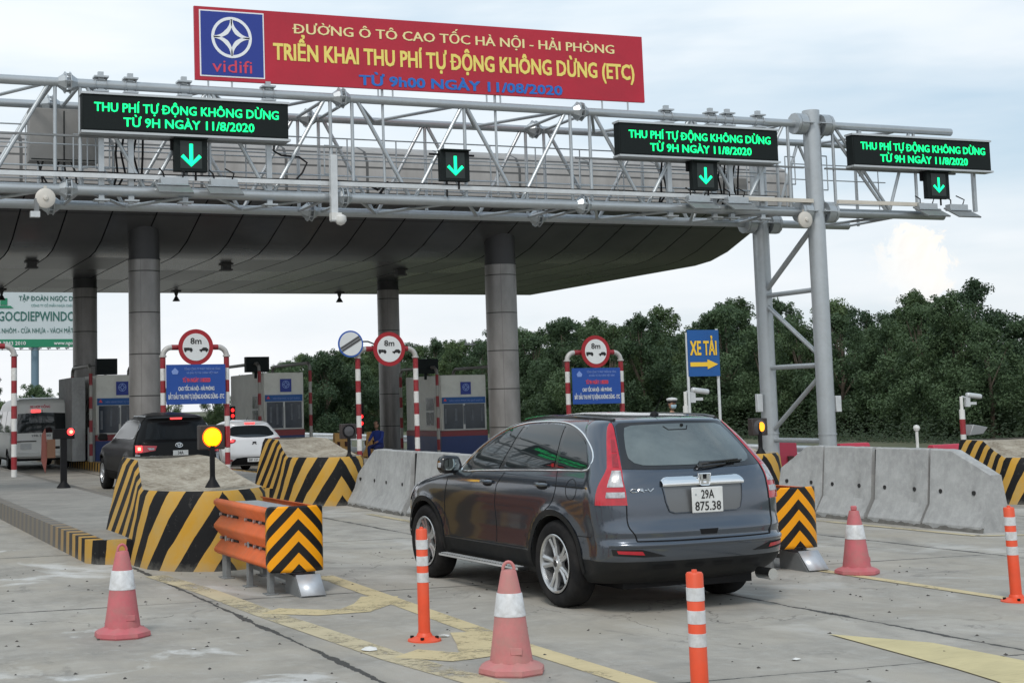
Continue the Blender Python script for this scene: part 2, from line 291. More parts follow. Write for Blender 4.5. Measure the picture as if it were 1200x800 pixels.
# ------------------------------------------------------------------ mesh helpers
class MB:
    def __init__(s): s.v = []; s.f = []; s.m = []; s.uv = {}
    def add(s, vs, fs, mi=0):
        b = len(s.v); s.v += [tuple(v) for v in vs]
        for f in fs: s.f.append([b+i for i in f]); s.m.append(mi)
        return b
    def box(s, c, d, mi=0, rot=None):
        hx, hy, hz = d[0]/2, d[1]/2, d[2]/2; c = Vector(c)
        vs = [Vector((x, y, z)) for x in (-hx, hx) for y in (-hy, hy) for z in (-hz, hz)]
        if rot is not None: vs = [rot @ v for v in vs]
        s.add([v+c for v in vs], [(0,1,3,2),(4,6,7,5),(0,4,5,1),(2,3,7,6),(0,2,6,4),(1,5,7,3)], mi)
    def box2(s, a, b, mi=0):
        s.box([(a[i]+b[i])/2 for i in range(3)], [abs(b[i]-a[i]) for i in range(3)], mi)
    def cyl(s, p0, p1, r, r2=None, n=12, mi=0, caps=True):
        p0 = Vector(p0); p1 = Vector(p1); r2 = r if r2 is None else r2
        d = (p1-p0).normalized(); a = d.orthogonal().normalized(); b = d.cross(a)
        vs = []
        for k in range(n):
            t = 2*pi*k/n; e = a*cos(t)+b*sin(t); vs += [p0+e*r, p1+e*r2]
        fs = [(2*k, 2*((k+1) % n), 2*((k+1) % n)+1, 2*k+1) for k in range(n)]
        if caps: fs += [[2*k for k in range(n)][::-1], [2*k+1 for k in range(n)]]
        s.add(vs, fs, mi)
    def tube(s, pts, r, n=8, mi=0, closed=False):
        pts = [Vector(p) for p in pts]; m = len(pts); vs = []; ref = None
        rr = r if isinstance(r, (list, tuple)) else [r]*m
        for i, p in enumerate(pts):
            if closed: d = pts[(i+1) % m]-pts[i-1]
            else: d = pts[min(i+1, m-1)]-pts[max(i-1, 0)]
            d = d.normalized() if d.length > 1e-9 else Vector((0,0,1))
            if ref is None: ref = d.orthogonal().normalized()
            ref = (ref-d*ref.dot(d))
            ref = ref.normalized() if ref.length > 1e-6 else d.orthogonal().normalized()
            b = d.cross(ref)
            vs += [p+(ref*cos(2*pi*k/n)+b*sin(2*pi*k/n))*rr[i] for k in range(n)]
        fs = []
        for i in range(m if closed else m-1):
            j = (i+1) % m
            fs += [(i*n+k, i*n+(k+1) % n, j*n+(k+1) % n, j*n+k) for k in range(n)]
        if not closed: fs += [list(range(n))[::-1], [(m-1)*n+k for k in range(n)]]
        s.add(vs, fs, mi)
    def lathe(s, prof, c=(0,0,0), axis='z', n=24, mi=0, mis=None, ang0=0.0, caps=True):
        vs = []; c = Vector(c)
        for r, h in prof:
            for k in range(n):
                t = 2*pi*k/n+ang0
                if axis == 'z': v = Vector((r*cos(t), r*sin(t), h))
                elif axis == 'x': v = Vector((h, r*cos(t), r*sin(t)))
                else: v = Vector((r*cos(t), h, r*sin(t)))
                vs.append(v+c)
        m = len(prof); b = len(s.v); s.v += [tuple(v) for v in vs]
        for i in range(m-1):
            for k in range(n):
                s.f.append([b+i*n+k, b+i*n+(k+1) % n, b+(i+1)*n+(k+1) % n, b+(i+1)*n+k]); s.m.append(mis[i] if mis else mi)
        if caps and prof[0][0] > 1e-6: s.f.append([b+k for k in range(n)][::-1]); s.m.append(mis[0] if mis else mi)
        if caps and prof[-1][0] > 1e-6: s.f.append([b+(m-1)*n+k for k in range(n)]); s.m.append(mis[-1] if mis else mi)
    def prism(s, poly, h0, h1, plane='xy', mi=0, caps=True, mside=None):
        n = len(poly)
        def P(a, h):
            if plane == 'xy': return (a[0], a[1], h)
            if plane == 'xz': return (a[0], h, a[1])
            return (h, a[0], a[1])
        vs = [P(a, h0) for a in poly]+[P(a, h1) for a in poly]; b = len(s.v); s.v += vs
        for k in range(n): s.f.append([b+k, b+(k+1) % n, b+n+(k+1) % n, b+n+k]); s.m.append(mi if mside is None else mside)
        if caps:
            s.f.append([b+k for k in range(n)][::-1]); s.m.append(mi); s.f.append([b+n+k for k in range(n)]); s.m.append(mi)
    def mesh(s, name, mats, smooth=True, ang=35):
        me = bpy.data.meshes.new(name); me.from_pydata(s.v, [], s.f)
        for m in (mats if isinstance(mats, (list, tuple)) else [mats]): me.materials.append(m)
        me.polygons.foreach_set('material_index', s.m)
        bm = bmesh.new(); bm.from_mesh(me); bmesh.ops.recalc_face_normals(bm, faces=bm.faces); bm.to_mesh(me); bm.free()
        if s.uv:
            uvl = me.uv_layers.new(name='UVMap')
            for lp in me.loops: uvl.data[lp.index].uv = s.uv.get(lp.vertex_index, (0, 0))
        if smooth:
            me.polygons.foreach_set('use_smooth', [True]*len(me.polygons)); me.set_sharp_from_angle(angle=radians(ang))
        me.update(); return me
    def build(s, name, mats, parent=None, loc=(0,0,0), smooth=True, ang=35, bevel=0, rot=None):
        o = bpy.data.objects.new(name, s.mesh(name, mats, smooth, ang)); COL.objects.link(o)
        o.location = loc
        if rot: o.rotation_euler = rot
        if parent: o.parent = parent
        if bevel:
            b = o.modifiers.new('bevel', 'BEVEL'); b.width = bevel; b.segments = 2; b.limit_method = 'ANGLE'; b.angle_limit = radians(40)
        return o

def tag(o, label, cat, group=None, kind=None):
    if label: o['label'] = label
    if cat: o['category'] = cat
    if group: o['group'] = group
    if kind: o['kind'] = kind
    return o
def thing(name, label, cat, loc=(0,0,0), rz=0, group=None):
    o = bpy.data.objects.new(name, None); COL.objects.link(o); o.empty_display_size = 0.2
    o.location = loc; o.rotation_euler = (0, 0, rz); return tag(o, label, cat, group)
def struct(o): o['kind'] = 'structure'; return o
def copy_tree(root, loc, label, rz=None, scale=None, group=None):
    r = root.copy(); COL.objects.link(r); r.location = loc; r['label'] = label
    if rz is not None: r.rotation_euler = (0, 0, rz)
    if scale: r.scale = scale
    if group: r['group'] = group
    for ch in list(root.children):
        c = ch.copy(); COL.objects.link(c); c.parent = r
        for g in list(ch.children):
            d = g.copy(); COL.objects.link(d); d.parent = c
    return r

def text_obj(s, name, mt, parent, x0, x1, z, cap, depth=0.006, bold=0.0, y=0.0, rot=None, loc=None, boldz=None):
    """lettering fitted between x0 and x1, baseline z, capital height cap; faces -Y; bold = stroke growth in em"""
    def wid(q):
        c_ = bpy.data.curves.new('t', 'FONT'); c_.body = q; t_ = bpy.data.objects.new('t', c_); COL.objects.link(t_)
        bpy.context.view_layer.update(); bb = [v[0] for v in t_.bound_box]; bpy.data.objects.remove(t_); return min(bb), max(bb)
    extra = []                       # stroke of the barred D and the horn of the horned O, drawn as little bars
    plain = s.replace('Đ', 'D').replace('Ờ', 'Ò').replace('Ợ', 'Ọ')
    for i, ch in enumerate(s):
        if ch in 'ĐỜỢ':
            right = wid(plain[:i+1])[1]; l0, r0_ = wid(plain[i]); left = right-(r0_-l0)
            if ch == 'Đ': extra.append([(left-0.11, 0.315), (left+0.30, 0.315), (left+0.30, 0.385), (left-0.11, 0.385)])
            else: extra.append([(right-0.10, 0.60), (right-0.02, 0.56), (right+0.07, 0.66), (right+0.06, 0.78), (right-0.01, 0.78), (right-0.01, 0.69)])
    cu = bpy.data.curves.new('t', 'FONT'); cu.body = plain; cu.resolution_u = 2; cu.extrude = 0.01
    to = bpy.data.objects.new('t', cu); COL.objects.link(to)
    bpy.context.view_layer.update(); dg = bpy.context.evaluated_depsgraph_get()
    me = bpy.data.meshes.new_from_object(to.evaluated_get(dg)); bpy.data.objects.remove(to)
    co = np.empty(len(me.vertices)*3); me.vertices.foreach_get('co', co); co = co.reshape(-1, 3)
    bz = bold*0.7 if boldz is None else boldz
    shifts = [(0, 0)] if bold <= 0 else ([(-bold, 0), (bold, 0), (0, 0)] if bz == 0 else [(-bold, -bz), (bold, -bz), (-bold, bz), (bold, bz), (0, 0)])
    faces = [tuple(p.vertices) for p in me.polygons]; n = len(co); bpy.data.meshes.remove(me)
    mn, mx = co[:,0].min()-bold, co[:,0].max()+bold; W = x1-x0; vs = []; fs = []
    for k, (dx, dz) in enumerate(shifts):
        X = x0+(co[:,0]+dx-mn)/(mx-mn)*W; Z = z+(co[:,1]+dz)/0.70*cap; Y = -(co[:,2]/0.01)*depth/2-k*0.0002
        vs += np.stack([X, Y, Z], 1).tolist(); fs += [tuple(i+k*n for i in f) for f in faces]
    for pg in extra:
        b0 = len(vs); q = len(pg)
        for yy in (-depth/2-0.0014, depth/2): vs += [[x0+(px_-mn)/(mx-mn)*W, yy, z+pz_/0.70*cap] for px_, pz_ in pg]
        fs += [tuple(b0+k for k in range(q)), tuple(b0+q+k for k in range(q))[::-1]]+[(b0+k, b0+(k+1) % q, b0+q+(k+1) % q, b0+q+k) for k in range(q)]
    m2 = bpy.data.meshes.new(name); m2.from_pydata(vs, [], fs); m2.materials.append(mt); m2.update()
    o = bpy.data.objects.new(name, m2); COL.objects.link(o); o.location = loc or (0, y, 0)
    if rot: o.rotation_euler = rot
    if parent: o.parent = parent
    return o

def smoothstep(a, b, x):
    t = min(1, max(0, (x-a)/(b-a))); return t*t*(3-2*t)
def gz(x):
    """ground height: flat lanes, falling gently to the right of the third lane"""
    if x <= 15: return 0.0
    return -0.20*smoothstep(15, 19, x)-0.08*smoothstep(19, 24, x)
# ------------------------------------------------------------------ ground
def ground_mat():
    m = bpy.data.materials.new('slab_concrete'); m.use_nodes = True; nt = m.node_tree
    b = nt.nodes['Principled BSDF']; b.inputs['Specular IOR Level'].default_value = 0.35
    t = N(nt, 'ShaderNodeTexCoord'); ob = t.outputs['Object']
    s = N(nt, 'ShaderNodeSeparateXYZ'); L(nt, ob, s.inputs[0])
    X, Y = s.outputs[0], s.outputs[1]
    n0 = noise(nt, ob, 0.22, 6, 0.6, 0.5); n1 = noise(nt, ob, 0.9, 8, 0.68, 0.6); n2 = noise(nt, ob, 6, 8, 0.72); n3 = noise(nt, ob, 140, 3, 0.7)
    n4 = noise(nt, mapping(nt, ob, (2.2, 0.28, 1), (5, 2, 0)), 1.0, 7, 0.65, 0.3)
    c = mixc(nt, ramp(nt, n0, [(0.36, 0), (0.64, 1)]), (0.315, 0.29, 0.25), (0.43, 0.405, 0.36))
    c = mixc(nt, mth(nt, 'MULTIPLY', ramp(nt, n1, [(0.38, 1), (0.56, 0)]), 0.6), c, (0.205, 0.196, 0.175))
    c = mixc(nt, mth(nt, 'MULTIPLY', ramp(nt, n2, [(0.5, 0), (0.72, 1)]), 0.45), c, (0.46, 0.45, 0.42))
    # tyre-polished darker tracks along the lanes
    c = mixc(nt, mth(nt, 'MULTIPLY', ramp(nt, n4, [(0.5, 0), (0.68, 1)]), 0.35), c, (0.20, 0.194, 0.18))
    # chalky pale patches, mostly in the left lane
    patch = ramp(nt, noise(nt, mapping(nt, ob, (1, 0.75, 1), (1.3, 4.2, 0)), 0.75, 7, 0.62, 0.8), [(0.56, 0), (0.63, 1)])
    leftm = ramp(nt, mth(nt, 'DIVIDE', X, 10.0), [(0.26, 1.0), (0.40, 0.30)])
    c = mixc(nt, mth(nt, 'MULTIPLY', mth(nt, 'MULTIPLY', patch, leftm), 0.85), c, (0.60, 0.60, 0.585))
    c = mixc(nt, mth(nt, 'MULTIPLY', ramp(nt, n3, [(0.32, 1), (0.48, 0)]), 0.4), c, (0.12, 0.115, 0.105))
    # brownish dust patches
    dust = ramp(nt, noise(nt, mapping(nt, ob, (1, 1, 1), (9, 9, 0)), 0.5, 6, 0.6, 0.4), [(0.48, 0), (0.66, 1)])
    c = mixc(nt, mth(nt, 'MULTIPLY', dust, 0.5), c, (0.36, 0.32, 0.255))
    # oil drips and damp stains
    st1 = ramp(nt, noise(nt, mapping(nt, ob, (1.6, 0.9, 1), (3, 7, 0)), 0.9, 9, 0.7, 1.0), [(0.60, 0.0), (0.67, 1.0)])
    c = mixc(nt, mth(nt, 'MULTIPLY', st1, 0.45), c, (0.13, 0.125, 0.115))
    # slab joints
    wob = mth(nt, 'MULTIPLY', mth(nt, 'SUBTRACT', noise(nt, ob, 1.6, 5, 0.7), 0.5), 0.10)
    wob2 = mth(nt, 'MULTIPLY', mth(nt, 'SUBTRACT', noise(nt, ob, 9, 5, 0.7), 0.5), 0.035)
    xs = mth(nt, 'ADD', mth(nt, 'ADD', X, wob), wob2)
    fx = mth(nt, 'ABSOLUTE', mth(nt, 'SUBTRACT', mth(nt, 'MODULO', mth(nt, 'ADD', xs, 41.8-3.18+2.1), 4.2), 2.1))
    ys = mth(nt, 'ADD', mth(nt, 'ADD', mth(nt, 'ADD', Y, mth(nt, 'MULTIPLY', X, 0.085)), wob2), mth(nt, 'MULTIPLY', wob, 0.5))
    fy = mth(nt, 'ABSOLUTE', mth(nt, 'SUBTRACT', mth(nt, 'MODULO', mth(nt, 'ADD', ys, 50.0-11.56+2.6), 5.2), 2.6))
    wid = mth(nt, 'ADD', mth(nt, 'MULTIPLY', ramp(nt, noise(nt, ob, 1.1, 5, 0.75), [(0.42, 0), (0.62, 1)]), 0.034), 0.008)
    jx = mth(nt, 'LESS_THAN', fx, wid); jy = mth(nt, 'LESS_THAN', fy, mth(nt, 'ADD', mth(nt, 'MULTIPLY', wid, 0.55), 0.002))
    j = mth(nt, 'MAXIMUM', jx, jy)
    halo = mth(nt, 'MAXIMUM', ramp(nt, fx, [(0.0, 1), (0.13, 0)]), ramp(nt, fy, [(0.0, 0.7), (0.09, 0)]))
    c = mixc(nt, mth(nt, 'MULTIPLY', halo, mth(nt, 'MULTIPLY', n1, 0.5)), c, (0.14, 0.135, 0.12))
    c = mixc(nt, mth(nt, 'MULTIPLY', j, 0.92), c, (0.035, 0.034, 0.032))
    # a few thin wandering cracks
    vo = N(nt, 'ShaderNodeTexVoronoi', feature='DISTANCE_TO_EDGE'); vo.inputs['Scale'].default_value = 0.33
    wv = N(nt, 'ShaderNodeVectorMath', operation='ADD'); L(nt, ob, wv.inputs[0])
    nv = N(nt, 'ShaderNodeTexNoise'); nv.inputs['Scale'].default_value = 1.4; nv.inputs['Detail'].default_value = 6; L(nt, ob, nv.inputs['Vector'])
    L(nt, nv.outputs['Color'], wv.inputs[1]); L(nt, wv.outputs[0], vo.inputs['Vector'])
    ck = mth(nt, 'MULTIPLY', mth(nt, 'LESS_THAN', vo.outputs['Distance'], 0.0022), ramp(nt, n0, [(0.5, 0), (0.6, 0.6)]))
    c = mixc(nt, ck, c, (0.07, 0.066, 0.06))
    L(nt, c, b.inputs['Base Color'])
    L(nt, mth(nt, 'SUBTRACT', 0.92, mth(nt, 'MULTIPLY', n1, 0.28)), b.inputs['Roughness'])
    bn = N(nt, 'ShaderNodeBump', inp={'Strength': 0.35, 'Distance': 0.01})
    hgt = mth(nt, 'SUBTRACT', mth(nt, 'ADD', mth(nt, 'MULTIPLY', n2, 0.5), mth(nt, 'MULTIPLY', n3, 0.25)), mth(nt, 'MULTIPLY', j, 1.0))
    L(nt, hgt, bn.inputs['Height']); L(nt, bn.outputs[0], b.inputs['Normal'])
    return m
GROUND = ground_mat()
g = MB()
xs = [-60, -30, -10, 0, 5, 10, 13, 14.9]+[15+i*0.5 for i in range(21)]+[27, 30, 40]
ys = [-40, -10, 0, 5, 10, 20, 40, 80, 160, 500]
vs = [(x, y, gz(x)) for y in ys for x in xs]; nx = len(xs)
g.add(vs, [(j*nx+i, j*nx+i+1, (j+1)*nx+i+1, (j+1)*nx+i) for j in range(len(ys)-1) for i in range(nx-1)])
struct(g.build('road', GROUND))
GRASS = mat('verge_soil_grass', (0.075, 0.085, 0.04), 0.95, 0, 0.35, 0.8, 0.4, 8, dirt=(0.13, 0.11, 0.075), ds=0.5, da=0.6)
g = MB(); g.add([(25.5,-200,-0.262),(3000,-200,-0.262),(3000,4000,-0.262),(25.5,4000,-0.262)], [(0,1,2,3)])
g.add([(-3000,500.5,-0.262),(25,500.5,-0.262),(25,4000,-0.262),(-3000,4000,-0.262)], [(0,1,2,3)])
g.add([(-3000,-200,-0.262),(-60.5,-200,-0.262),(-60.5,500,-0.262),(-3000,500,-0.262)], [(0,1,2,3)])
struct(g.build('ground', GRASS))

# painted markings: worn thermoplastic, 4 mm above the slabs
def paint_mat(name, col, wear):
    m = bpy.data.materials.new(name); m.use_nodes = True; nt = m.node_tree; b = nt.nodes['Principled BSDF']
    b.inputs['Roughness'].default_value = 0.75
    t = N(nt, 'ShaderNodeTexCoord'); ob = t.outputs['Object']
    n1 = noise(nt, ob, 1.8, 8, 0.7, 0.4); n2 = noise(nt, ob, 22, 7, 0.75); n3 = noise(nt, mapping(nt, ob, (5, 40, 1)), 1, 4, 0.6)
    c = mixc(nt, ramp(nt, n1, [(0.35, 0), (0.65, 1)]), col, tuple(x*0.82 for x in col))
    c = mixc(nt, mth(nt, 'MULTIPLY', ramp(nt, n3, [(0.55, 0), (0.7, 1)]), 0.3), c, (0.2, 0.16, 0.08))
    L(nt, c, b.inputs['Base Color'])
    gone = ramp(nt, mth(nt, 'ADD', mth(nt, 'MULTIPLY', n1, 0.6), mth(nt, 'MULTIPLY', n2, 0.4)), [(wear-0.03, 0.0), (wear+0.05, 0.92)])
    L(nt, mth(nt, 'SUBTRACT', 1.0, gone), b.inputs['Alpha'])
    return m
PY = paint_mat('worn_yellow_paint', (0.57, 0.47, 0.27), 0.555)
PY2 = paint_mat('faded_yellow_paint', (0.50, 0.43, 0.28), 0.53)
PY3 = paint_mat('fresh_pale_yellow_paint', (0.56, 0.48, 0.26), 0.66)
_mk = [0]
def marking(polys, m):
    g = MB(); _mk[0] += 1
    for p in polys: g.add([(x, y, gz(x)+0.003+0.0004*_mk[0]) for x, y in p], [list(range(len(p)))])
    return struct(g.build('road_marking', m, smooth=False))
def strip(pts, w):
    out = []
    for (x0, y0), (x1, y1) in zip(pts[:-1], pts[1:]):
        d = Vector((x1-x0, y1-y0)).normalized(); n = Vector((-d.y, d.x))*w/2
        out.append([(x0+n.x, y0+n.y), (x1+n.x, y1+n.y), (x1-n.x, y1-n.y), (x0-n.x, y0-n.y)])
    return out
marking(strip([(4.95, 14.6), (4.86, 12.4), (4.74, 9.6), (4.76, 6.5)], 0.20), PY)
marking(strip([(3.42, 15.6), (3.56, 14.0), (3.62, 12.2), (3.78, 9.6), (4.08, 7.4), (4.35, 6.0)], 0.23), PY2)
def bent(pts, w):      # one mitred band along a bent line
    P_ = [Vector(q) for q in pts]; lft = []; rgt = []
    for i, q in enumerate(P_):
        d = (P_[min(i+1, len(P_)-1)]-P_[max(i-1, 0)]).normalized(); n = Vector((-d.y, d.x))*w/2
        lft.append((q.x+n.x, q.y+n.y)); rgt.append((q.x-n.x, q.y-n.y))
    return [lft+rgt[::-1]]
marking(bent([(3.70, 12.35), (4.05, 12.02), (4.35, 12.0), (4.62, 12.3), (4.86, 12.75)], 0.34), PY)
marking(bent([(3.90, 9.75), (4.15, 9.45), (4.38, 9.5), (4.55, 9.9), (4.72, 10.4)], 0.36), PY)
marking(bent([(4.25, 7.1), (4.45, 6.95), (4.7, 7.5)], 0.3), PY)
marking(strip([(9.36, 12.3), (9.34, 9.8), (9.30, 4.0)], 0.13), PY)
marking(strip([(13.05, 19.0), (13.12, 14.2), (13.9, 13.9), (14.4, 14.4)], 0.13), PY2)
marking(strip([(8.42, 22.5), (8.30, 15.0)], 0.13), PY2)
marking(strip([(8.35, 24.6), (8.0, 26.0)], 0.12), PY2)
marking([[(6.90, 9.0), (7.26, 8.35), (7.27, 7.4), (7.0, 6.2), (6.45, 6.5), (6.62, 7.1), (6.70, 7.5)]], PY3)

# ------------------------------------------------------------------ toll islands (raised pavements)
KERB = stripe_mat('kerb_stripes', 0.44, 0.12, wear=0.75, fade_u=25.0)
KERB2 = stripe_mat('kerb_stripes_faded', 0.44, 0.12, wear=0.9)
def island(xl, xr, y0, y1, base, h, m):
    r = 0.35
    path = [(xl, y1), (xl, y0+8), (xl, y0+r), (xl+0.1, y0+0.12), (xl+r, y0), ((xl+xr)/2, y0), (xr-r, y0), (xr-0.1, y0+0.12), (xr, y0+r), (xr, y0+8), (xr, y1)]
    g = MB(); u = 0; us = []
    for i in range(len(path)):
        if i: u += (Vector(path[i])-Vector(path[i-1])).length
        us.append(u)
    tot = us[-1]; n = len(path)
    top = [(x, y, base+h) for x, y in path]
    b0 = g.add([(x, y, base-0.3) for x, y in path]+top, [(i, i+1, n+i+1, n+i) for i in range(n-1)], 0)
    mid = us[n//2]
    for i in range(n):
        g.uv[b0+i] = (abs(us[i]-mid), 0-0.3); g.uv[b0+n+i] = (abs(us[i]-mid), h)
    inx = [(min(max(x, xl+0.18), xr-0.18), max(y, y0+0.18) if y < y1 else y, base+h+0.001) for x, y in path]
    b1 = g.add(top+inx, [(i, i+1, n+i+1, n+i) for i in range(n-1)], 0)
    for i in range(n):
        g.uv[b1+i] = (abs(us[i]-mid), h); g.uv[b1+n+i] = (abs(us[i]-mid)+0.02, h+0.15)
    g.add(inx, [list(range(n))], 1)
    return struct(g.build('traffic_island', [m, CONCISL], ang=30))
island(3.0, 5.05, 17.0, 75, 0, 0.27, KERB)
island(7.98, 9.95, 26.4, 75, 0, 0.25, KERB2)
island(12.95, 15.1, 20.6, 75, 0, 0.25, KERB2)
island(19.0, 21.9, 21.3, 75, -0.2, 0.25, KERB2)

# ------------------------------------------------------------------ striped concrete nose blocks
BLOCKM = stripe_mat('hazard_stripes_block', 0.46, 0.70, wear=0.7, phase=0.10)
def block_mesh(ws=1.0):
    halfw = 0.765*ws; cx = 0
    lp = [(-halfw, 3.1), (-halfw, 2.2), (-halfw, 1.6), (-halfw, 1.05), (-halfw*0.93, 0.65), (-halfw*0.74, 0.33), (-halfw*0.42, 0.1), (-halfw*0.15, 0.0)]
    pts = lp+[(-x, y) for x, y in lp[::-1]]
    def zt(y): return 0.85+0.31*smoothstep(1.05, 2.4, y)
    g = MB(); n = len(pts); us = [0]
    for i in range(1, n): us.append(us[-1]+(Vector(pts[i])-Vector(pts[i-1])).length)
    mid = us[-1]/2
    rows = [0.0, 0.3, 0.6, 0.93, 1.0]
    vs = []; uv = []
    for k, f in enumerate(rows):
        for i, (x, y) in enumerate(pts):
            z = zt(y)*f; ins = 0.20*f*(zt(y)/1.16)*smoothstep(0.8, 2.2, y)+0.05*f + (0.03 if k == 4 else 0)
            sx = x*(1-ins/halfw) ; sy = y+0.07*f*(1-smoothstep(0.4, 1.3, y)) + (0.03 if k == 4 and y < 1 else 0)
            vs.append((sx, sy, z)); uv.append((us[i]-mid, z))
    b = g.add(vs, [(k*n+i, k*n+i+1, (k+1)*n+i+1, (k+1)*n+i) for k in range(4) for i in range(n-1)], 0)
    for i, q in enumerate(uv): g.uv[b+i] = q
    top = [vs[4*n+i] for i in range(n)]; h = n//2
    # top deck, a strip of quads between opposite rim points with a slight sag
    tv = []; 
    for i in range(h):
        a = Vector(top[i]); c = Vector(top[n-1-i])
        for t in (0, 0.06, 0.3, 0.5, 0.7, 0.94, 1):
            p = a.lerp(c, t); p.z -= 0.035*min(1, 4*t*(1-t))*(1 if 0 < t < 1 else 0); tv.append(p)
    g.add(tv, [(i*7+j, i*7+j+1, (i+1)*7+j+1, (i+1)*7+j) for i in range(h-1) for j in range(6)], 1)
    g.add([vs[k*n] for k in range(5)]+[vs[k*n+n-1] for k in range(5)], [(k, k+1, 6+k, 5+k) for k in range(4)], 0)
    return g
def block(loc, label, ws=1.0, me=None):
    if me is None:
        o = block_mesh(ws).build('striped_nose_block', [BLOCKM, CONCTOP], ang=50)
    else:
        o = bpy.data.objects.new('striped_nose_block', me); COL.objects.link(o)
    o.location = loc; return tag(o, label, 'concrete block', 'black and yellow striped blocks at the island ends')
bA = block((4.20, 15.65, 0), 'nearest striped concrete nose block, carrying the large lit amber lamp')
block((8.78, 24.75, 0), 'striped concrete nose block behind the left row of grey barriers, carrying the unlit lamp', me=bA.data)
block((13.85, 19.35, 0), 'striped concrete nose block right behind the grey car, carrying the half lit amber lamp', me=bA.data)
bD = block((20.5, 19.45, -0.2), 'wide striped concrete nose block at the right edge of the photo, behind the barriers', 1.75)
bD.scale = (1, 0.6, 0.93)

# ------------------------------------------------------------------ canopy
can = thing('toll_canopy', 'huge toll plaza roof with grey clad columns and dark underside spanning the lanes', 'canopy', (9, 47, 0))
ox, oy = 9, 47
prof = [(38.62, 7.74), (39.2, 7.66), (40.0, 7.46), (41.0, 7.08), (42.2, 6.66), (43.2, 6.45), (44.2, 6.38), (57.0, 6.36)]
XL, XR = -30, 29.0
g = MB()
def xr_at(y): return XR
vs = []
for y, z in prof: vs += [(XL-ox, y-oy, z), (XR-ox, y-oy, z)]
g.add(vs, [(2*i, 2*i+1, 2*i+3, 2*i+2) for i in range(len(prof)-1)])
top = [(57.0, 6.36), (57.25, 6.6), (57.0, 8.3), (54, 9.0), (44, 9.3)]
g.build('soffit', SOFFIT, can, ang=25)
g = MB()
side = prof + [(57.25, 6.5), (57.2, 7.8), (56.3, 8.7), (54, 9.0), (40.6, 9.25), (39.5, 9.2), (38.85, 8.95), (38.62, 8.6)]
n = len(side)
vs = [(XR-ox, y-oy, z) for y, z in side]+[(XL-ox, y-oy, z) for y, z in side]
g.add(vs, [(i, i+1, n+i+1, n+i) for i in range(len(prof), n-1)]+[(n-1, 0, n, 2*n-1), (len(prof)-1, len(prof), n+len(prof), n+len(prof)-1)])
# rounded end nose on the right
g.add([(XR-ox+0.002, y-oy, z) for y, z in side], [list(range(n))])
g.build('fascia', FASCIA, can, ang=50)
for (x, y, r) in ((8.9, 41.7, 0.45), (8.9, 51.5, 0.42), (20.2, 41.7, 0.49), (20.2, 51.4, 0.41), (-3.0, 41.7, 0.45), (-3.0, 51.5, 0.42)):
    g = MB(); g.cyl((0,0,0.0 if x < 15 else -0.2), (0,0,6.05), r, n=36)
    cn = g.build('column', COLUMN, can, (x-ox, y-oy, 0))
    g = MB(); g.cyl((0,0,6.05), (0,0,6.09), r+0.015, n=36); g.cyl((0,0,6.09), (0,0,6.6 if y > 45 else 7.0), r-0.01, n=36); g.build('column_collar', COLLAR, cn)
LAMPM = mat('flood_lamp_grey', (0.05, 0.05, 0.05), 0.5)
def flood(x, y, label):
    g = MB(); g.box((0,0,-0.03), (0.34,0.3,0.06)); g.cyl((0,0,-0.05), (0,0,-0.26), 0.1, 0.035, 10); g.cyl((0,0,-0.24), (0,0,-0.42), 0.05, 0.15, 12)
    o = g.build('ceiling_lamp', LAMPM, None, (x, y, 6.37)); return tag(o, label, 'lamp', 'lamps hanging from the canopy')
def flood2(x, y, label):
    g = MB(); g.box((0,0,-0.02), (0.40,0.36,0.04)); g.box((0,0,-0.11), (0.28,0.26,0.16)); g.box((0,0,-0.2), (0.36,0.34,0.05))
    o = g.build('ceiling_lamp', LAMPM, None, (x, y, 6.37)); return tag(o, label, 'lamp', 'lamps hanging from the canopy')
flood2(6.25, 45.5, 'small square lamp flush under the canopy above the white billboard')
flood(6.55, 55.6, 'hanging lamp at the far left edge of the photo, touching the top of the billboard')
flood(13.15, 55.8, 'hanging lamp under the canopy just right of the big left column')
flood2(12.35, 45.5, 'small square lamp flush under the canopy right of the big left column')
flood(19.9, 56.0, 'hanging lamp above the blue rimmed round sign in the middle')
flood2(18.75, 46.5, 'small square lamp flush under the canopy beside the thin middle column')

# ------------------------------------------------------------------ gantry
GY, GR = 26.0, 28.0
ga = thing('lane_gantry', 'galvanised steel lattice gantry on tubular posts spanning above all the toll lanes', 'gantry', (20.16, 27, -0.2))
bx, by, bz = 20.16, 27.0, -0.2
def P(x, y, z): return (x-bx, y-by, z-bz)
X0 = -14.0
TZ, BZ = 7.57, 5.66
for y, z, xe, nm, r in ((GY, TZ, 23.95, 'top_chord', 0.085), (GR, TZ, 23.0, 'top_chord', 0.08), (GY, BZ, 23.6, 'bottom_chord', 0.095), (GR, BZ, 22.6, 'bottom_chord', 0.09)):
    g = MB(); g.cyl(P(X0, y, z), P(xe, y, z), r, n=16); g.build(nm, GALV, ga)
for y, h in ((GY, 7.87), (GR, 7.8)):
    g = MB(); g.cyl(P(20.16, y, -0.25), P(20.16, y, h), 0.185, n=24); g.cyl(P(20.16, y, 0.9), P(20.16, y, 0.93), 0.20, n=24)
    g.build('post', GALV, ga)
    g = MB(); g.cyl(P(-9, y, 0), P(-9, y, h), 0.185, n=24); g.build('post', GALV, ga)
joints = [-0.95-5.14, -0.95, 4.2, 9.35, 14.48]
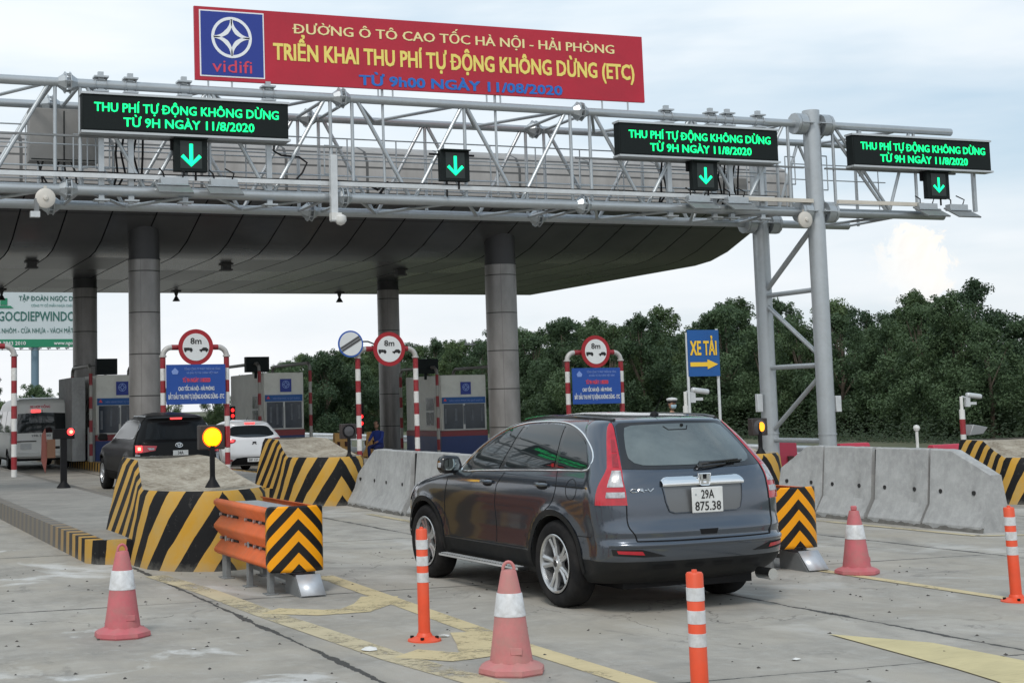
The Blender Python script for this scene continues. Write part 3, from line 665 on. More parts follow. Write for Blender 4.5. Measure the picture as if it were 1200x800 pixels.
for j in joints:
    for y, z in ((GY, TZ), (GR, TZ), (GY, BZ), (GR, BZ)):
        g = MB()
        for s_ in (-1, 1):
            g.cyl(P(j+s_*0.035, y, z), P(j+s_*0.055, y, z), 0.2, n=8); g.cyl(P(j+s_*0.055, y, z), P(j+s_*0.17, y, z), 0.17, 0.09, n=8)
        for k in range(8):
            t = 2*pi*k/8; g.cyl(P(j-0.07, y+0.16*cos(t), z+0.16*sin(t)), P(j+0.07, y+0.16*cos(t), z+0.16*sin(t)), 0.014, n=6)
        g.build('flange', GALV, ga)
for y, z in ((GY, TZ), (GR, TZ), (GY, BZ), (GR, BZ)):
    for s_ in (-1, 1):
        g = MB(); x = 20.16+s_*0.33
        g.cyl(P(x-0.12*s_, y, z), P(x+0.06*s_, y, z), 0.23, n=12); g.cyl(P(x+0.07*s_, y, z), P(x+0.13*s_, y, z), 0.23, n=12)
        g.box(P(x-0.1*s_, y, z), (0.3, 0.5, 0.02)); g.build('flange', GALV, ga)
# lattice
spans = [(-6.1, -0.95), (-0.95, 4.2), (4.2, 9.35), (9.35, 14.48), (14.48, 19.75)]
for (a, b_) in spans:
    for y in (GY, GR):
        w = b_-a; nodes = [a+0.28, a+0.28+(w-0.56)*0.25, a+w/2, a+w-0.28-(w-0.56)*0.25, b_-0.28]
        for i in range(4):
            z0, z1 = (TZ, BZ) if i % 2 == 0 else (BZ, TZ)
            g = MB(); g.cyl(P(nodes[i]+0.03, y, z0), P(nodes[i+1]-0.03, y, z1), 0.038, n=10); g.build('diagonal', GALV, ga)
        for x in (a+0.22, a+w/2, b_-0.22):
            g = MB(); g.cyl(P(x, y, BZ), P(x, y, TZ), 0.034, n=10); g.build('upright', GALV, ga)
    for z in (TZ, BZ):
        g = MB(); w = b_-a
        for i in range(4):
            xa = a+0.28+(w-0.56)*i/4; xb = a+0.28+(w-0.56)*(i+1)/4
            ya, yb = (GY, GR) if i % 2 == 0 else (GR, GY)
            g.cyl(P(xa, ya, z), P(xb, yb, z), 0.034, n=8)
        g.cyl(P(a+0.24, GY, z), P(a+0.24, GR, z), 0.034, n=8); g.cyl(P(b_-0.24, GY, z), P(b_-0.24, GR, z), 0.034, n=8)
        g.build('cross_bracing', GALV, ga)
for y in (GY, GR):
    for (xa, za, xb, zb) in ((20.55, TZ, 22.1, BZ), (22.1, BZ, 22.8, TZ), (20.75, TZ, 22.2, BZ)) if y == GY else ((20.55, BZ, 21.3, TZ), (21.3, TZ, 22.2, BZ)):
        g = MB(); g.cyl(P(xa, y, za), P(xb, y, zb), 0.036, n=8); g.build('diagonal', GALV, ga)
    g = MB(); g.cyl(P(20.7, y, BZ), P(20.7, y, TZ), 0.034, n=8); g.build('upright', GALV, ga)
    g = MB(); g.cyl(P(22.9, y, BZ), P(22.9, y, TZ), 0.034, n=8); g.build('upright', GALV, ga)
g = MB()
for z in (TZ, BZ):
    g.cyl(P(20.7, GY, z), P(21.8, GR, z), 0.03, n=8); g.cyl(P(21.8, GR, z), P(22.6, GY, z), 0.03, n=8); g.cyl(P(22.6, GY, z), P(22.6, GR, z), 0.03, n=8)
g.build('cross_bracing', GALV, ga)
# end post braces between the two legs
for (ya, za, yb, zb, r) in ((GR, 4.0, GY, 4.0, 0.055), (GR, 2.38, GY, 2.38, 0.055), (GR, 0.77, GY, 0.77, 0.055), (GR, 4.05, GY, 5.45, 0.06), (GR, 3.85, GY, 2.5, 0.05), (GR, 0.9, GY, 2.25, 0.05)):
    g = MB(); g.cyl(P(20.16, ya, za), P(20.16, yb, zb), r, n=12); g.build('brace', GALV, ga)
g = MB(); g.box(P(20.42, GY-0.05, 1.55), (0.14, 0.1, 0.34)); g.build('junction_box', GALV2, ga, bevel=0.01)
g = MB(); g.box(P(19.86, GR-0.05, 1.6), (0.14, 0.1, 0.4)); g.build('junction_box', GALV2, ga, bevel=0.01)
# walkway: front and rear kerb pipes, grating, hand rails
g = MB(); g.box2(P(X0, GY-0.16, 5.86), P(19.0, GY-0.10, 5.94)); g.build('walkway_edge', GALV2, ga)
g = MB(); g.box2(P(18.1, GY-0.22, 5.83), P(19.95, GY-0.15, 5.91)); g.build('cream_pipe', CREAMBAR, ga); g = MB(); g.box2(P(20.6, GY-0.22, 5.83), P(22.9, GY-0.15, 5.91)); g.build('cream_pipe', CREAMBAR, ga)
g = MB(); g.box2(P(X0, 26.55, 5.74), P(22.8, 27.3, 5.77)); g.build('walkway', GREYP, ga)
g = MB()
for z in (6.05, 6.3, 6.62, 7.05):
    g.cyl(P(X0, 27.35, z), P(19.6, 27.35, z), 0.014, n=6)
for z in (6.15, 6.55):
    g.cyl(P(X0, 26.5, z), P(19.6, 26.5, z), 0.014, n=6)
x = -5.8
while x < 19.6:
    g.cyl(P(x, 27.35, 5.76), P(x, 27.35, 7.05), 0.014, n=6); x += 1.05
    if int(x*10) % 3: g.cyl(P(x+0.4, 26.5, 5.76), P(x+0.4, 26.5, 6.55), 0.013, n=6)
for z in (6.05, 6.6, 6.95): g.cyl(P(20.55, 27.35, z), P(23.2, 27.35, z), 0.013, n=6)
for x in (20.6, 21.2, 21.8, 22.4, 23.0): g.cyl(P(x, 27.35, 5.76), P(x, 27.35, 6.95), 0.013, n=6)
for (x, z0, z1) in ((20.0-0.35, 6.3, 6.9), (20.5, 6.2, 6.95), (9.1, 6.15, 6.7), (14.6, 6.1, 6.6), (4.35, 6.1, 6.7), (4.75, 6.1, 6.7)):
    g.cyl(P(x, 26.3, z0), P(x, 26.3, z1), 0.014, n=6); g.cyl(P(x+0.25, 26.3, z0), P(x+0.25, 26.3, z1), 0.014, n=6)
    g.cyl(P(x, 26.3, z0), P(x+0.25, 26.3, z0), 0.014, n=6); g.cyl(P(x, 26.3, z1), P(x+0.25, 26.3, z1), 0.014, n=6)
g.build('handrail', GALV, ga)
# cable drops
g = MB()
for x0_ in (5.15, 5.27, 5.38, 5.5, 5.62, 16.6, 16.7, 17.95, 18.05, 18.15, 18.26, 18.4, 18.5):
    dx = random.uniform(-.06, .06)
    g.tube([P(x0_, 26.35, 6.75), P(x0_+dx, 26.4, 6.4), P(x0_-dx, 26.45, 6.05), P(x0_+dx*2, 26.5, 5.8)], 0.02, 6)
for x0_ in (3.8, 3.92, 4.2, 4.28, 4.4): g.tube([P(x0_, 26.95, 6.35), P(x0_+random.uniform(-.1,.1), 26.9, 6.1), P(x0_+.1, 26.85, 5.8)], 0.018, 6)
g.tube([P(8.05, 26.1, 6.72), P(8.02, 26.05, 6.5), P(8.15, 26.0, 6.42), P(8.5, 26.0, 6.4), P(8.65, 26.0, 6.3), P(8.55, 26.0, 6.1), P(8.35, 26.0, 5.9)], 0.02, 6)
x = X0
pts = []
while x < 19: pts.append(P(x, 25.95, 5.97+0.012*sin(x*3))); x += 0.7
g.tube(pts, 0.012, 5)
g.tube([P(9.9, 26.1, 5.95), P(10.1, 26.1, 5.85), P(10.3, 26.1, 6.0), P(10.1, 26.0, 5.75)], 0.03, 6)
g.build('cable', BLACK, ga)
# message boards with their support rails and clamps
VL = [('leftmost green LED message board with two lines of text, above the left arrow', 4.41, 8.21, (4.62, 8.02), (5.14, 7.55)),
      ('middle green LED message board, left of the tall gantry post', 15.22, 19.06, (15.44, 18.87), (15.93, 18.38)),
      ('rightmost green LED message board, beyond the tall gantry post', 21.0, 24.8, (21.21, 24.64), (21.72, 24.13)),
      ('green LED message board further left along the gantry, beyond the photo edge', -3.5, 0.3, (-3.3, 0.1), (-2.8, -0.35))]
VT = mat('board_edge', (0.50, 0.52, 0.53), 0.4, 0.5)
FACE = mat('led_board_face', (0.012, 0.016, 0.016), 0.6, 0, 0.15, 30, spec=0.15)
for lab, xa, xb, t1, t2 in VL:
    v = thing('message_board', lab, 'led board', (xa, 25.72, 6.68), 0, 'LED message boards on the gantry')
    w = xb-xa
    g = MB(); g.box2((0,0,0), (w,0.22,0.65)); g.build('housing', DARKM, v, bevel=0.01)
    g = MB(); g.box2((0.03,-0.006,0.03), (w-0.03,-0.001,0.62)); g.build('display', FACE, v)
    g = MB(); g.box2((-0.02,-0.03,0.65), (w+0.02,0.24,0.69)); g.box2((-0.02,-0.04,-0.045), (w+0.03,0.24,-0.005)); g.build('trim', VT, v)
    text_obj('THU PHÍ TỰ ĐỘNG KHÔNG DỪNG', 'lettering', LED, v, t1[0]-xa, t1[1]-xa, 0.35, 0.158, bold=0.015, y=-0.008, depth=0.01)
    text_obj('TỪ 9H NGÀY 11/8/2020', 'lettering', LED, v, t2[0]-xa, t2[1]-xa, 0.095, 0.158, bold=0.015, y=-0.008, depth=0.01)
    g = MB()
    for f in (0.10, 0.24, 0.50, 0.92) if xa < 10 else (0.34, 0.62, 0.73, 0.93):
        x = f*w
        if xa < 20:
            g.box2((x-0.05, 0.25, -1.25), (x+0.05, 0.33, 1.12)); g.box((x, 0.28, 1.02), (0.26, 0.22, 0.03)); g.box((x, 0.28, 0.76), (0.26, 0.22, 0.03)); g.box((x, 0.28, -1.2), (0.26, 0.22, 0.03))
            for q in (-0.1, 0.1): g.tube([(x+q, 0.28+0.1*cos(t), 0.89+0.1*sin(t)) for t in [2*pi*k/12 for k in range(12)]], 0.008, 5, closed=True)
    if xa > 20: g.box2((w*0.92, 0.25, -0.9), (w*0.92+0.08, 0.32, 0.75)); g.box2((w*0.1, 0.25, -0.2), (w*0.1+0.08, 0.32, 0.95))
    g.build('bracket', GALV, v)
for a, b_ in ((2.5, 9.35), (14.35, 19.9), (20.45, 24.0)): g = MB(); g.box2(P(a, 25.96, 6.60), P(b_, 26.02, 6.635)); g.build('support_rail', GREYP, ga)
pass
def arrow(mb, s, mi=0):
    mb.tube([(0,0,0.2*s), (0,0,-0.17*s)], 0.032*s/0.9, 8, mi); mb.tube([(-0.17*s,0,-0.02*s), (0,0,-0.19*s), (0.17*s,0,-0.02*s)], 0.032*s/0.9, 8, mi)
def signal(x, lab, thin=1.0, hang=False):
    v = thing('lane_signal', lab, 'lane signal', (x, 25.76, 6.32), 0, 'green arrow signals over the lanes')
    g = MB(); g.box2((-0.305,0,-0.305), (0.305,0.14,0.305)); g.box2((-0.305,-0.10,0.28), (0.305,0,0.305)); g.build('housing', DARKM, v, bevel=0.008)
    g = MB(); g.box2((-0.2,-0.006,-0.25), (0.2,-0.001,0.25)); g.build('display', mat('signal_face', (0.012,0.02,0.018), 0.4), v)
    g = MB(); arrow(g, 0.98*thin); o = g.build('arrow', LEDC, v, (0.0,-0.012,0.0)); o.scale = (1, 0.35, 1)
    g = MB(); g.cyl((0.1,0.07,-0.3), (0.1,0.07,-0.45), 0.02, n=8)
    if hang: g.cyl((-0.5,0.1,0.22), (0.45,0.1,0.22), 0.022, n=8); g.cyl((-0.14,0.1,-0.3), (-0.14,0.1,-0.6), 0.018, n=8)
    else: g.box2((-0.34,0.14,0.1), (0.34,0.2,0.3))
    g.build('bracket', BLACK, v)
    return v
signal(6.37, 'brightest green down arrow signal, below the leftmost message board')
signal(11.585, 'green down arrow signal hanging alone in the middle of the gantry', 0.92, True)
signal(17.25, 'green down arrow signal below the middle message board, left of the tall post', 0.85)
signal(23.31, 'green down arrow signal below the rightmost message board', 0.82)
v = thing('lane_signal', 'red cross lane signal left of the photo, reflected in the car window', 'lane signal', (-1.6, 25.76, 6.32))
g = MB(); g.box2((-0.305,0,-0.305), (0.305,0.14,0.305)); g.build('housing', DARKM, v)
g = MB(); g.tube([(-0.18,-0.02,-0.18),(0.18,-0.02,0.18)], 0.03, 6); g.tube([(-0.18,-0.02,0.18),(0.18,-0.02,-0.18)], 0.03, 6); g.build('cross', LEDR, v)
def reader(x, lab):
    v = thing('toll_reader', lab, 'toll reader', (x, 25.72, 5.70), 0, 'flat reader antennas tilted under the gantry')
    rot = Matrix.Rotation(radians(28), 3, 'X')
    g = MB(); g.box((0,-0.16,-0.02), (0.62,0.52,0.035), rot=rot); g.build('panel', GREYP, v, bevel=0.006)
    g = MB(); g.box((0,-0.12,0.045), (0.58,0.05,0.02), rot=rot); g.box((0.05,0.06,0.12), (0.5,0.16,0.14)); g.build('mount', GALV, v, bevel=0.006)
    g = MB(); g.tube([(-0.12,0.05,0.18), (-0.16,0,0.28), (-0.2,0.1,0.36)], 0.015, 6); g.tube([(0.2,0.05,0.16), (0.24,0.02,0.3), (0.1,0.12,0.4)], 0.015, 6); g.build('cable', BLACK, v)
reader(6.0, 'flat reader panel under the left message board, left one of the pair'); reader(6.92, 'flat reader panel under the left message board, right one of the pair')
reader(17.0, 'flat reader panel left of the tall post, left one of the pair'); reader(17.95, 'flat reader panel left of the tall post, right one of the pair')
reader(22.9, 'flat reader panel at the right end of the gantry, inner one'); reader(23.75, 'flat reader panel at the very right end of the gantry')
def horn(x, lab):
    g = MB(); g.lathe([(0.0,-0.05),(0.12,-0.05),(0.175,-0.02),(0.175,0.02),(0.1,0.05),(0,0.06)], axis='y', n=24); g.box((0,0.03,0.12), (0.05,0.05,0.2)); g.lathe([(0,-0.09),(0.04,-0.08),(0.05,-0.05)], axis='y', n=12)
    tag(g.build('round_antenna', mat('pale_disc', (0.55,0.52,0.47), 0.5, 0, 0.05), None, (x, 25.8, 5.46)), lab, 'antenna', 'round discs under the gantry')
horn(3.78, 'pale round disc under the gantry near the left edge'); horn(19.72, 'pale round disc under the gantry beside the tall post')
v = thing('ptz_camera', 'white dome camera at the foot of a square steel arm hanging from the gantry', 'camera', (9.08, 25.75, 6.42))
g = MB(); g.box2((-0.065,-0.05,-1.25), (0.065,0.05,0)); g.build('arm', GALV2, v)
g = MB(); g.box((0.03,0,-1.16), (0.2,0.14,0.14)); g.lathe([(0.0,-1.33),(0.07,-1.3),(0.11,-1.24),(0.11,-1.16),(0.05,-1.12)], (0.12,-0.02,0), n=16); g.build('camera', WHITE, v)
v = thing('ptz_camera', 'small bracket camera below the left end of the gantry', 'camera', (3.62, 25.8, 5.45))
g = MB(); g.box2((-0.03,-0.03,-0.3), (0.05,0.03,0)); g.build('arm', GREYP, v)
g = MB(); g.box((-0.02,-0.02,-0.28), (0.16,0.12,0.1)); g.build('camera', GALV2, v)
v = thing('control_cabinet', 'grey control cabinet on the gantry left of the message board', 'cabinet', (3.66, 26.9, 6.3))
g = MB(); g.box2((0,0,0), (1.25,0.35,0.98)); g.build('box', mat('cabinet_grey', (0.24,0.235,0.225), 0.5, 0, 0.08, 3), v, bevel=0.01)
g = MB(); g.box2((0.61,-0.012,0.04), (0.63,0,0.94)); g.box2((0.03,-0.01,0.03),(1.22,0,0.045)); g.build('door_seam', DARKM, v)
v = thing('control_cabinet', 'grey cabinet on the gantry just left of the tall post', 'cabinet', (18.75, 27.5, 5.85))
g = MB(); g.box2((0,0,0), (0.75,0.3,0.75)); g.build('box', MATS['cabinet_grey'], v, bevel=0.01)
g = MB(); g.box2((0.02,-0.01,0.36), (0.73,0,0.38)); g.box2((0.36,-0.01,0.02), (0.38,0,0.73)); g.build('door_seam', DARKM, v)

# banner on top of the gantry
bn = thing('banner', 'long red banner with blue logo panel and yellow lettering standing on top of the gantry', 'banner', (6.52, 25.98, 7.76))
bn.rotation_euler = (0, -0.0075, 0)
g = MB(); g.box2((0,0,0), (9.49,0.06,1.38)); g.build('panel', BANNER, bn)
g = MB(); g.box2((0.09,-0.008,0.07), (1.33,-0.002,1.32)); g.build('logo_border', LOGOWH, bn)
g = MB(); g.box2((0.115,-0.014,0.095), (1.305,-0.009,1.295)); lp = g.build('logo_panel', LOGOBL, bn)
g = MB(); cxl, czl = 0.70, 0.82
def flat_arc(g, cx, cz, r, a0, a1, w0, w1, n=24, y0=-0.02, y1=-0.015):
    vs = []
    for k in range(n+1):
        t = k/n; a = a0+(a1-a0)*t; w = w0+(w1-w0)*(1-abs(2*t-1)) 
        for rr in (r-w/2, r+w/2): vs += [(cx+rr*cos(a), y0, cz+rr*sin(a)), (cx+rr*cos(a), y1, cz+rr*sin(a))]
    fs = []
    for k in range(n):
        a = 4*k; fs += [(a, a+2, a+6, a+4), (a, a+4, a+5, a+1), (a+2, a+3, a+7, a+6)]
    g.add(vs, fs)
flat_arc(g, cxl, czl, 0.36, 0, 2*pi, 0.055, 0.055, 48)
for k in range(4):
    a = pi/4+k*pi/2; d = 0.36*1.26; flat_arc(g, cxl+d*cos(a), czl+d*sin(a), 0.315, a+pi-0.86, a+pi+0.86, 0.03, 0.085, 20)
g.build('logo_emblem', LOGOWH, lp)
text_obj('vidifi', 'logo_lettering', LOGORED, lp, 0.32, 1.08, 0.16, 0.235, bold=0.0, y=-0.018)
text_obj('ĐƯỜNG Ô TÔ CAO TỐC HÀ NỘI - HẢI PHÒNG', 'lettering', CREAMTXT, bn, 1.92, 8.82, 0.98, 0.185, bold=0.018, boldz=0, y=-0.006)
text_obj('TRIỂN KHAI THU PHÍ TỰ ĐỘNG KHÔNG DỪNG (ETC)', 'lettering', YELTXT, bn, 1.50, 9.27, 0.46, 0.31, bold=0.030, y=-0.006)
text_obj('TỪ 9h00 NGÀY 11/08/2020', 'lettering', BLUETXT, bn, 3.2, 7.58, 0.06, 0.19, bold=0.03, y=-0.006)
g = MB()
for x in (0.25, 0.7, 3.6, 3.9, 5.9, 6.2, 8.5, 9.1): g.cyl((x, 0.03, 0.02), (x, 0.03, -0.24), 0.018, n=8)
for x in (3.7, 6.1): g.cyl((x, 0.08, 0.3), (x, 0.08, -2.0), 0.028, n=8)
g.build('strut', GALV, bn)
# ------------------------------------------------------------------ precast barriers
JP = [(-0.29, 0.0), (-0.29, 0.07), (-0.155, 0.30), (-0.085, 0.985), (-0.07, 1.0), (0.07, 1.0), (0.085, 0.985), (0.155, 0.30), (0.29, 0.07), (0.29, 0.0)]
HOLE = mat('drain_hole_dark', (0.02, 0.02, 0.02), 0.9)
MORTAR = mat('ragged_mortar_bed', (0.11, 0.105, 0.095), 0.9, 0, 0.3, 8, 0.6, 20)
def jersey_mesh(Ln, h0=1.0, h1=1.0, fill=(1, 1)):
    """segment along +Y from 0 to Ln; h0/h1 = fraction of full height at the ends (sloped tops for the end pieces)"""
    g = MB(); n = len(JP); rows = 9; vs = []
    for k in range(rows):
        t = k/(rows-1); y = 0.046+t*(Ln-0.092); h = (1-(1-h0)*max(0, 1-t/0.65)) if h0 < h1 else (1-(1-h1)*max(0, (t-0.35)/0.65)) if h1 < h0 else 1.0
        for x, z in JP:
            zz = z if z < 0.31 else 0.30+(z-0.30)*(h*1.0-0.30)/0.70
            xx = x*(1+0.012*random.uniform(-1,1)); vs.append((xx, y, zz+random.uniform(-.003,.003)))
    g.add(vs, [(k*n+i, k*n+i+1, (k+1)*n+i+1, (k+1)*n+i) for k in range(rows-1) for i in range(n-1)]+[list(range(n))[::-1], [(rows-1)*n+i for i in range(n)]])
    for y in (Ln*0.26, Ln*0.78):
        for s in (-1, 1): g.cyl((s*0.10, y, 0.47), (s*0.1475, y, 0.47), 0.028, n=10, mi=1)
    for yy, hh, ok in ((0.0, h0, fill[0]), (Ln-0.05, h1, fill[1])):
        if ok: g.prism([(x*0.45, z*(hh*0.97 if z > 0.31 else 1)) for x, z in JP], yy, yy+0.05, 'xz', 1)
    # rough bed at the foot
    vs = []; R = 14
    for k in range(R+1):
        y = Ln*k/R; w = 0.30+random.uniform(0.0, 0.035); vs += [(-w, y, -0.01), (-w+0.02, y, 0.03+random.uniform(-.015,.025)), (-0.27, y, 0.06)]
    g.add(vs, [(3*k+i, 3*k+i+1, 3*k+i+4, 3*k+i+3) for k in range(R) for i in range(2)], 2)
    return g.mesh('concrete_barrier', [CONCB, HOLE, MORTAR], ang=25)
def jersey_row(x0, y0, Ln, count, far_end, near_end, labf, group, slopes, dx=0.0):
    full = jersey_mesh(Ln); nears = jersey_mesh(Ln*1.0, slopes[0], 1.0, (0, 1)); fars = jersey_mesh(Ln*1.0, 1.0, slopes[1], (1, 0))
    for k in range(count):
        me = nears if (k == 0 and near_end) else fars if (k == count-1 and far_end) else full
        o = bpy.data.objects.new('concrete_barrier', me); COL.objects.link(o)
        o.location = (x0+dx*k+(0.026 if k % 2 else -0.022)*(1 if Ln > 1.3 else 0.4), y0+k*Ln, 0); o.rotation_euler = (0, 0, (-0.030 if Ln > 1.3 else 0)+random.uniform(-.006, .006))
        tag(o, labf(k), 'concrete barrier', group)
ordn = ['first', 'second', 'third', 'fourth', 'fifth', 'sixth', 'seventh']
jersey_row(8.86, 15.8, 1.5, 6, True, True, lambda k: 'sloped end segment of the left grey barrier row, touching the second striped block' if k == 5 else f'{ordn[5-k]} grey barrier segment from the striped block end, left of the grey car' if k > 1 else f'grey barrier segment hidden behind the grey car, {"nearest" if k == 0 else "next but one"} to the camera', 'grey precast barriers left of the car', (0.7, 0.55), 0.045)
jersey_row(13.72, 14.42, 1.12, 4, True, True, lambda k: ['nearest grey barrier segment on the right, with a sloped top and open end face', 'second grey barrier segment from the near end on the right', 'third grey barrier segment from the near end on the right', 'farthest grey barrier on the right, sloped top, beside the small amber lamp'][k], 'grey precast barriers right of the car', (0.70, 0.66), 0.03)

# ------------------------------------------------------------------ crash cushions
CHEV = stripe_mat('chevron_orange_black', 0.205, 1.0, yel=(0.85, 0.34, 0.008), blk=(0.014, 0.013, 0.013), wear=0.0, phase=0.015, rough=0.35)
CHEV.node_tree.nodes['Principled BSDF'].inputs['Coat Weight'].default_value = 0.3
def cushion(loc, label, src=None):
    v = thing('crash_cushion', label, 'crash cushion', loc, 0, 'crash cushions in front of the islands')
    hw = 0.245
    # corrugated triple wave side beams
    for s in (-1, 1):
        zz = [0.235, 0.26, 0.29, 0.385, 0.415, 0.505, 0.535, 0.625, 0.655, 0.75, 0.78, 0.805]
        dd = [0.045, 0.08, 0.08, 0.0, 0.0, 0.08, 0.08, 0.0, 0.0, 0.08, 0.08, 0.045]
        for (ya, yb, ins) in ((0.02, 1.95, 0.055),):
            g = MB(); n = len(zz); vs = []
            for y in (ya, yb):
                for z, d in zip(zz, dd): vs.append((s*(hw-ins+d), y, z))
            g.add(vs, [(i, i+1, n+i+1, n+i) for i in range(n-1)])
            o = g.build('side_beam', ORANGEMET, v, ang=20); o.modifiers.new('s', 'SOLIDIFY').thickness = 0.005
        g = MB()
        for zc in (0.40, 0.64):
            for y in (0.35, 0.55, 0.85, 1.35, 1.5, 1.8):
                g.box((s*(hw-0.053), y, zc), (0.012, 0.15, 0.022), 1); 
                g.cyl((s*(hw-0.055), y+0.11, zc), (s*(hw-0.03), y+0.11, zc), 0.016, n=8)
        g.build('slot_bolts', [GALV, BLACK], v)
    g = MB()
    for y in (0.2, 0.9, 1.75):
        g.box((0, y, 0.70), (0.40, 0.07, 0.05)); g.box((0, y, 0.42), (0.40, 0.06, 0.12))
    g.box((0, 1.0, 0.765), (0.34, 1.6, 0.012)); g.build('diaphragm', GALV, v)
    for s in (-1, 1):
        for y, w in ((0.15, 0.09), (0.85, 0.08), (1.72, 0.16)):
            g = MB(); g.box((s*0.20, y, 0.15), (0.05, w, 0.31)); g.box((s*0.20, y, 0.006), (0.12, w+0.06, 0.012)); g.build('leg', GREYP, v, bevel=0.004)
    g = MB(); g.box((-0.02, 0.9, 0.22), (0.05, 1.7, 0.06)); g.box((0.08, 0.95, 0.10), (0.04, 1.7, 0.04)); g.box((0, 0.5, 0.18), (0.36, 0.04, 0.04)); g.build('base_rail', GREYP, v)
    g = MB(); g.prism([(-0.25, 0.0), (-0.10, 0.17), (0.2, 0.19), (0.2, 0.0)], -0.04, 0.20, 'yz'); 
    o = g.build('foot', GREYP, v)
    g = MB(); R = Matrix.Rotation(radians(-41), 3, 'X')
    g.add([(-0.035, -0.262, 0.012), (0.20, -0.262, 0.012), (0.20, -0.10, 0.186), (-0.035, -0.10, 0.186)], [(0,1,2,3)]); o = g.build('foot_plate', PALEM, v); o.modifiers.new('s','SOLIDIFY').thickness = 0.008
    # wrapped nose panel
    g = MB(); n = 28; vs = []; us = [0]; pts = []
    for k in range(n+1):
        a = pi*k/n; pts.append((-(hw+0.03)*cos(a)*(1 if abs(cos(a)) < 0.999 else 1), 0.03-0.13*sin(a)**0.8 if 0 < k < n else 0.05))
    for k in range(1, n+1): us.append(us[-1]+(Vector(pts[k])-Vector(pts[k-1])).length)
    mid = us[-1]/2; uvs = []
    rows = [0.215, 0.25, 0.30, 0.5, 0.7, 0.77, 0.80, 0.82]
    for j, z in enumerate(rows):
        for k, (x, y) in enumerate(pts):
            u = us[k]-mid; e = abs(u)/mid
            lift = 0.055*max(0, (e-0.72)/0.28)**2
            zz = z+lift*1.3*(1-(z-0.215)/0.3) if z < 0.5 else z-lift*((z-0.5)/0.32)
            vs.append((x, y, zz)); uvs.append((u, zz))
    m = n+1
    b = g.add(vs, [(j*m+k, j*m+k+1, (j+1)*m+k+1, (j+1)*m+k) for j in range(len(rows)-1) for k in range(n)])
    for i, q in enumerate(uvs): g.uv[b+i] = q
    o = g.build('nose_panel', CHEV, v, ang=60); o.modifiers.new('s','SOLIDIFY').thickness = 0.008
    g = MB(); g.box2((-0.22, 0.03, 0.62), (-0.05, 0.06, 0.78)); g.build('backing', ORANGEMET, v)
    return v
cushion((4.24, 13.30, 0), 'nearest orange crash cushion on the left, with a black and orange chevron nose')
cushion((9.22, 12.50, 0), 'crash cushion half hidden by the right rear corner of the grey car')

# ------------------------------------------------------------------ cones
def cone(loc, label, m, rz, lean=0.0, h=0.70, ring=True):
    v = thing('traffic_cone', label, 'traffic cone', loc, rz, 'faded traffic cones')
    g = MB(); g.lathe([(0.215, 0.0), (0.222, 0.012), (0.218, 0.04), (0.19, 0.058), (0.145, 0.075), (0.135, 0.085)], n=8, ang0=0.2); g.build('base', m, v, ang=30)
    g = MB(); g.lathe([(0.138, 0.075), (0.136, 0.10), (0.118, 0.22), (0.099, 0.365)], n=28); g.lathe([(0.0785, 0.5), (0.05, 0.64), (0.045, 0.65), (0.0, 0.652)], n=28); g.lathe([(0.095, 0.365), (0.076, 0.5)], n=28)
    g.build('body', m, v)
    g = MB(); g.lathe([(0.1005, 0.358), (0.1035, 0.362), (0.0835, 0.502), (0.080, 0.506), (0.074, 0.5)], n=28)
    g.build('reflective_collar', REFL, v)
    if ring: g = MB(); g.tube([(0.036*cos(t), 0, 0.652+0.048*sin(t)) for t in [pi*k/10 for k in range(11)]], 0.0105, 8); g.build('handle', m, v)
    else: g = MB(); g.box((0.0,0,0.675), (0.03,0.06,0.05)); g.build('handle', m, v, bevel=0.01)
    g = MB(); g.box((0.02, -0.125, 0.15), (0.075, 0.012, 0.045), rot=Matrix.Rotation(radians(-8), 3, 'X')); g.build('embossing', m, v, bevel=0.004)
    v.rotation_euler = (lean, 0, rz); return v
cone((2.28, 11.58, 0), 'pink red cone standing alone at the left, nearest to the striped block', CONE, 0.15)
cone((4.23, 8.75, 0), 'most faded cone, in front of the car between the two orange posts', CONE2, -0.35)
cone((9.49, 11.90, 0), 'cone on the right in front of the grey barriers', CONE, 0.8, ring=False).scale = (0.96, 0.96, 0.93)
# ------------------------------------------------------------------ flexible delineator posts
def delin(loc, label, h, r=0.042, lean=(0, 0)):
    v = thing('delineator_post', label, 'delineator', loc, 0, 'orange flexible posts')
    g = MB(); g.lathe([(0.125, 0.0), (0.123, 0.012), (0.06, 0.035), (r+0.012, 0.05), (r+0.006, 0.06)], n=28)
    for k in range(4):
        t = 2*pi*k/4+0.6; g.cyl((0.093*cos(t), 0.093*sin(t), 0.012), (0.093*cos(t), 0.093*sin(t), 0.036), 0.014, n=8, mi=1)
    g.build('base', [ORANGEPL, BLACK], v)
    g = MB(); g.lathe([(r+0.004, 0.045), (r+0.002, 0.1), (r, h-0.012), (r-0.006, h-0.002), (0.016, h), (0.014, h+0.012), (0, h+0.014)], n=24); g.build('tube', ORANGEPL, v)
    for z in (h-0.115, h-0.235, h-0.355):
        g = MB(); g.lathe([(r+0.0005, z-0.035), (r+0.0022, z-0.034), (r+0.0022, z+0.034), (r+0.0005, z+0.035)], n=24); g.build('reflective_band', REFL, v)
    v.rotation_euler = (lean[0], lean[1], 0.4); return v
delin((4.24, 10.22, 0), 'orange post with three silver bands between the left cone and the middle cone', 0.815, lean=(0.01, -0.015))
delin((4.43, 6.88, 0), 'orange post cut by the bottom edge of the photo', 0.80, 0.046, lean=(0, -0.01))
delin((9.29, 9.66, 0), 'leaning orange post at the right edge of the photo', 0.77, 0.044, lean=(-0.01, -0.03))

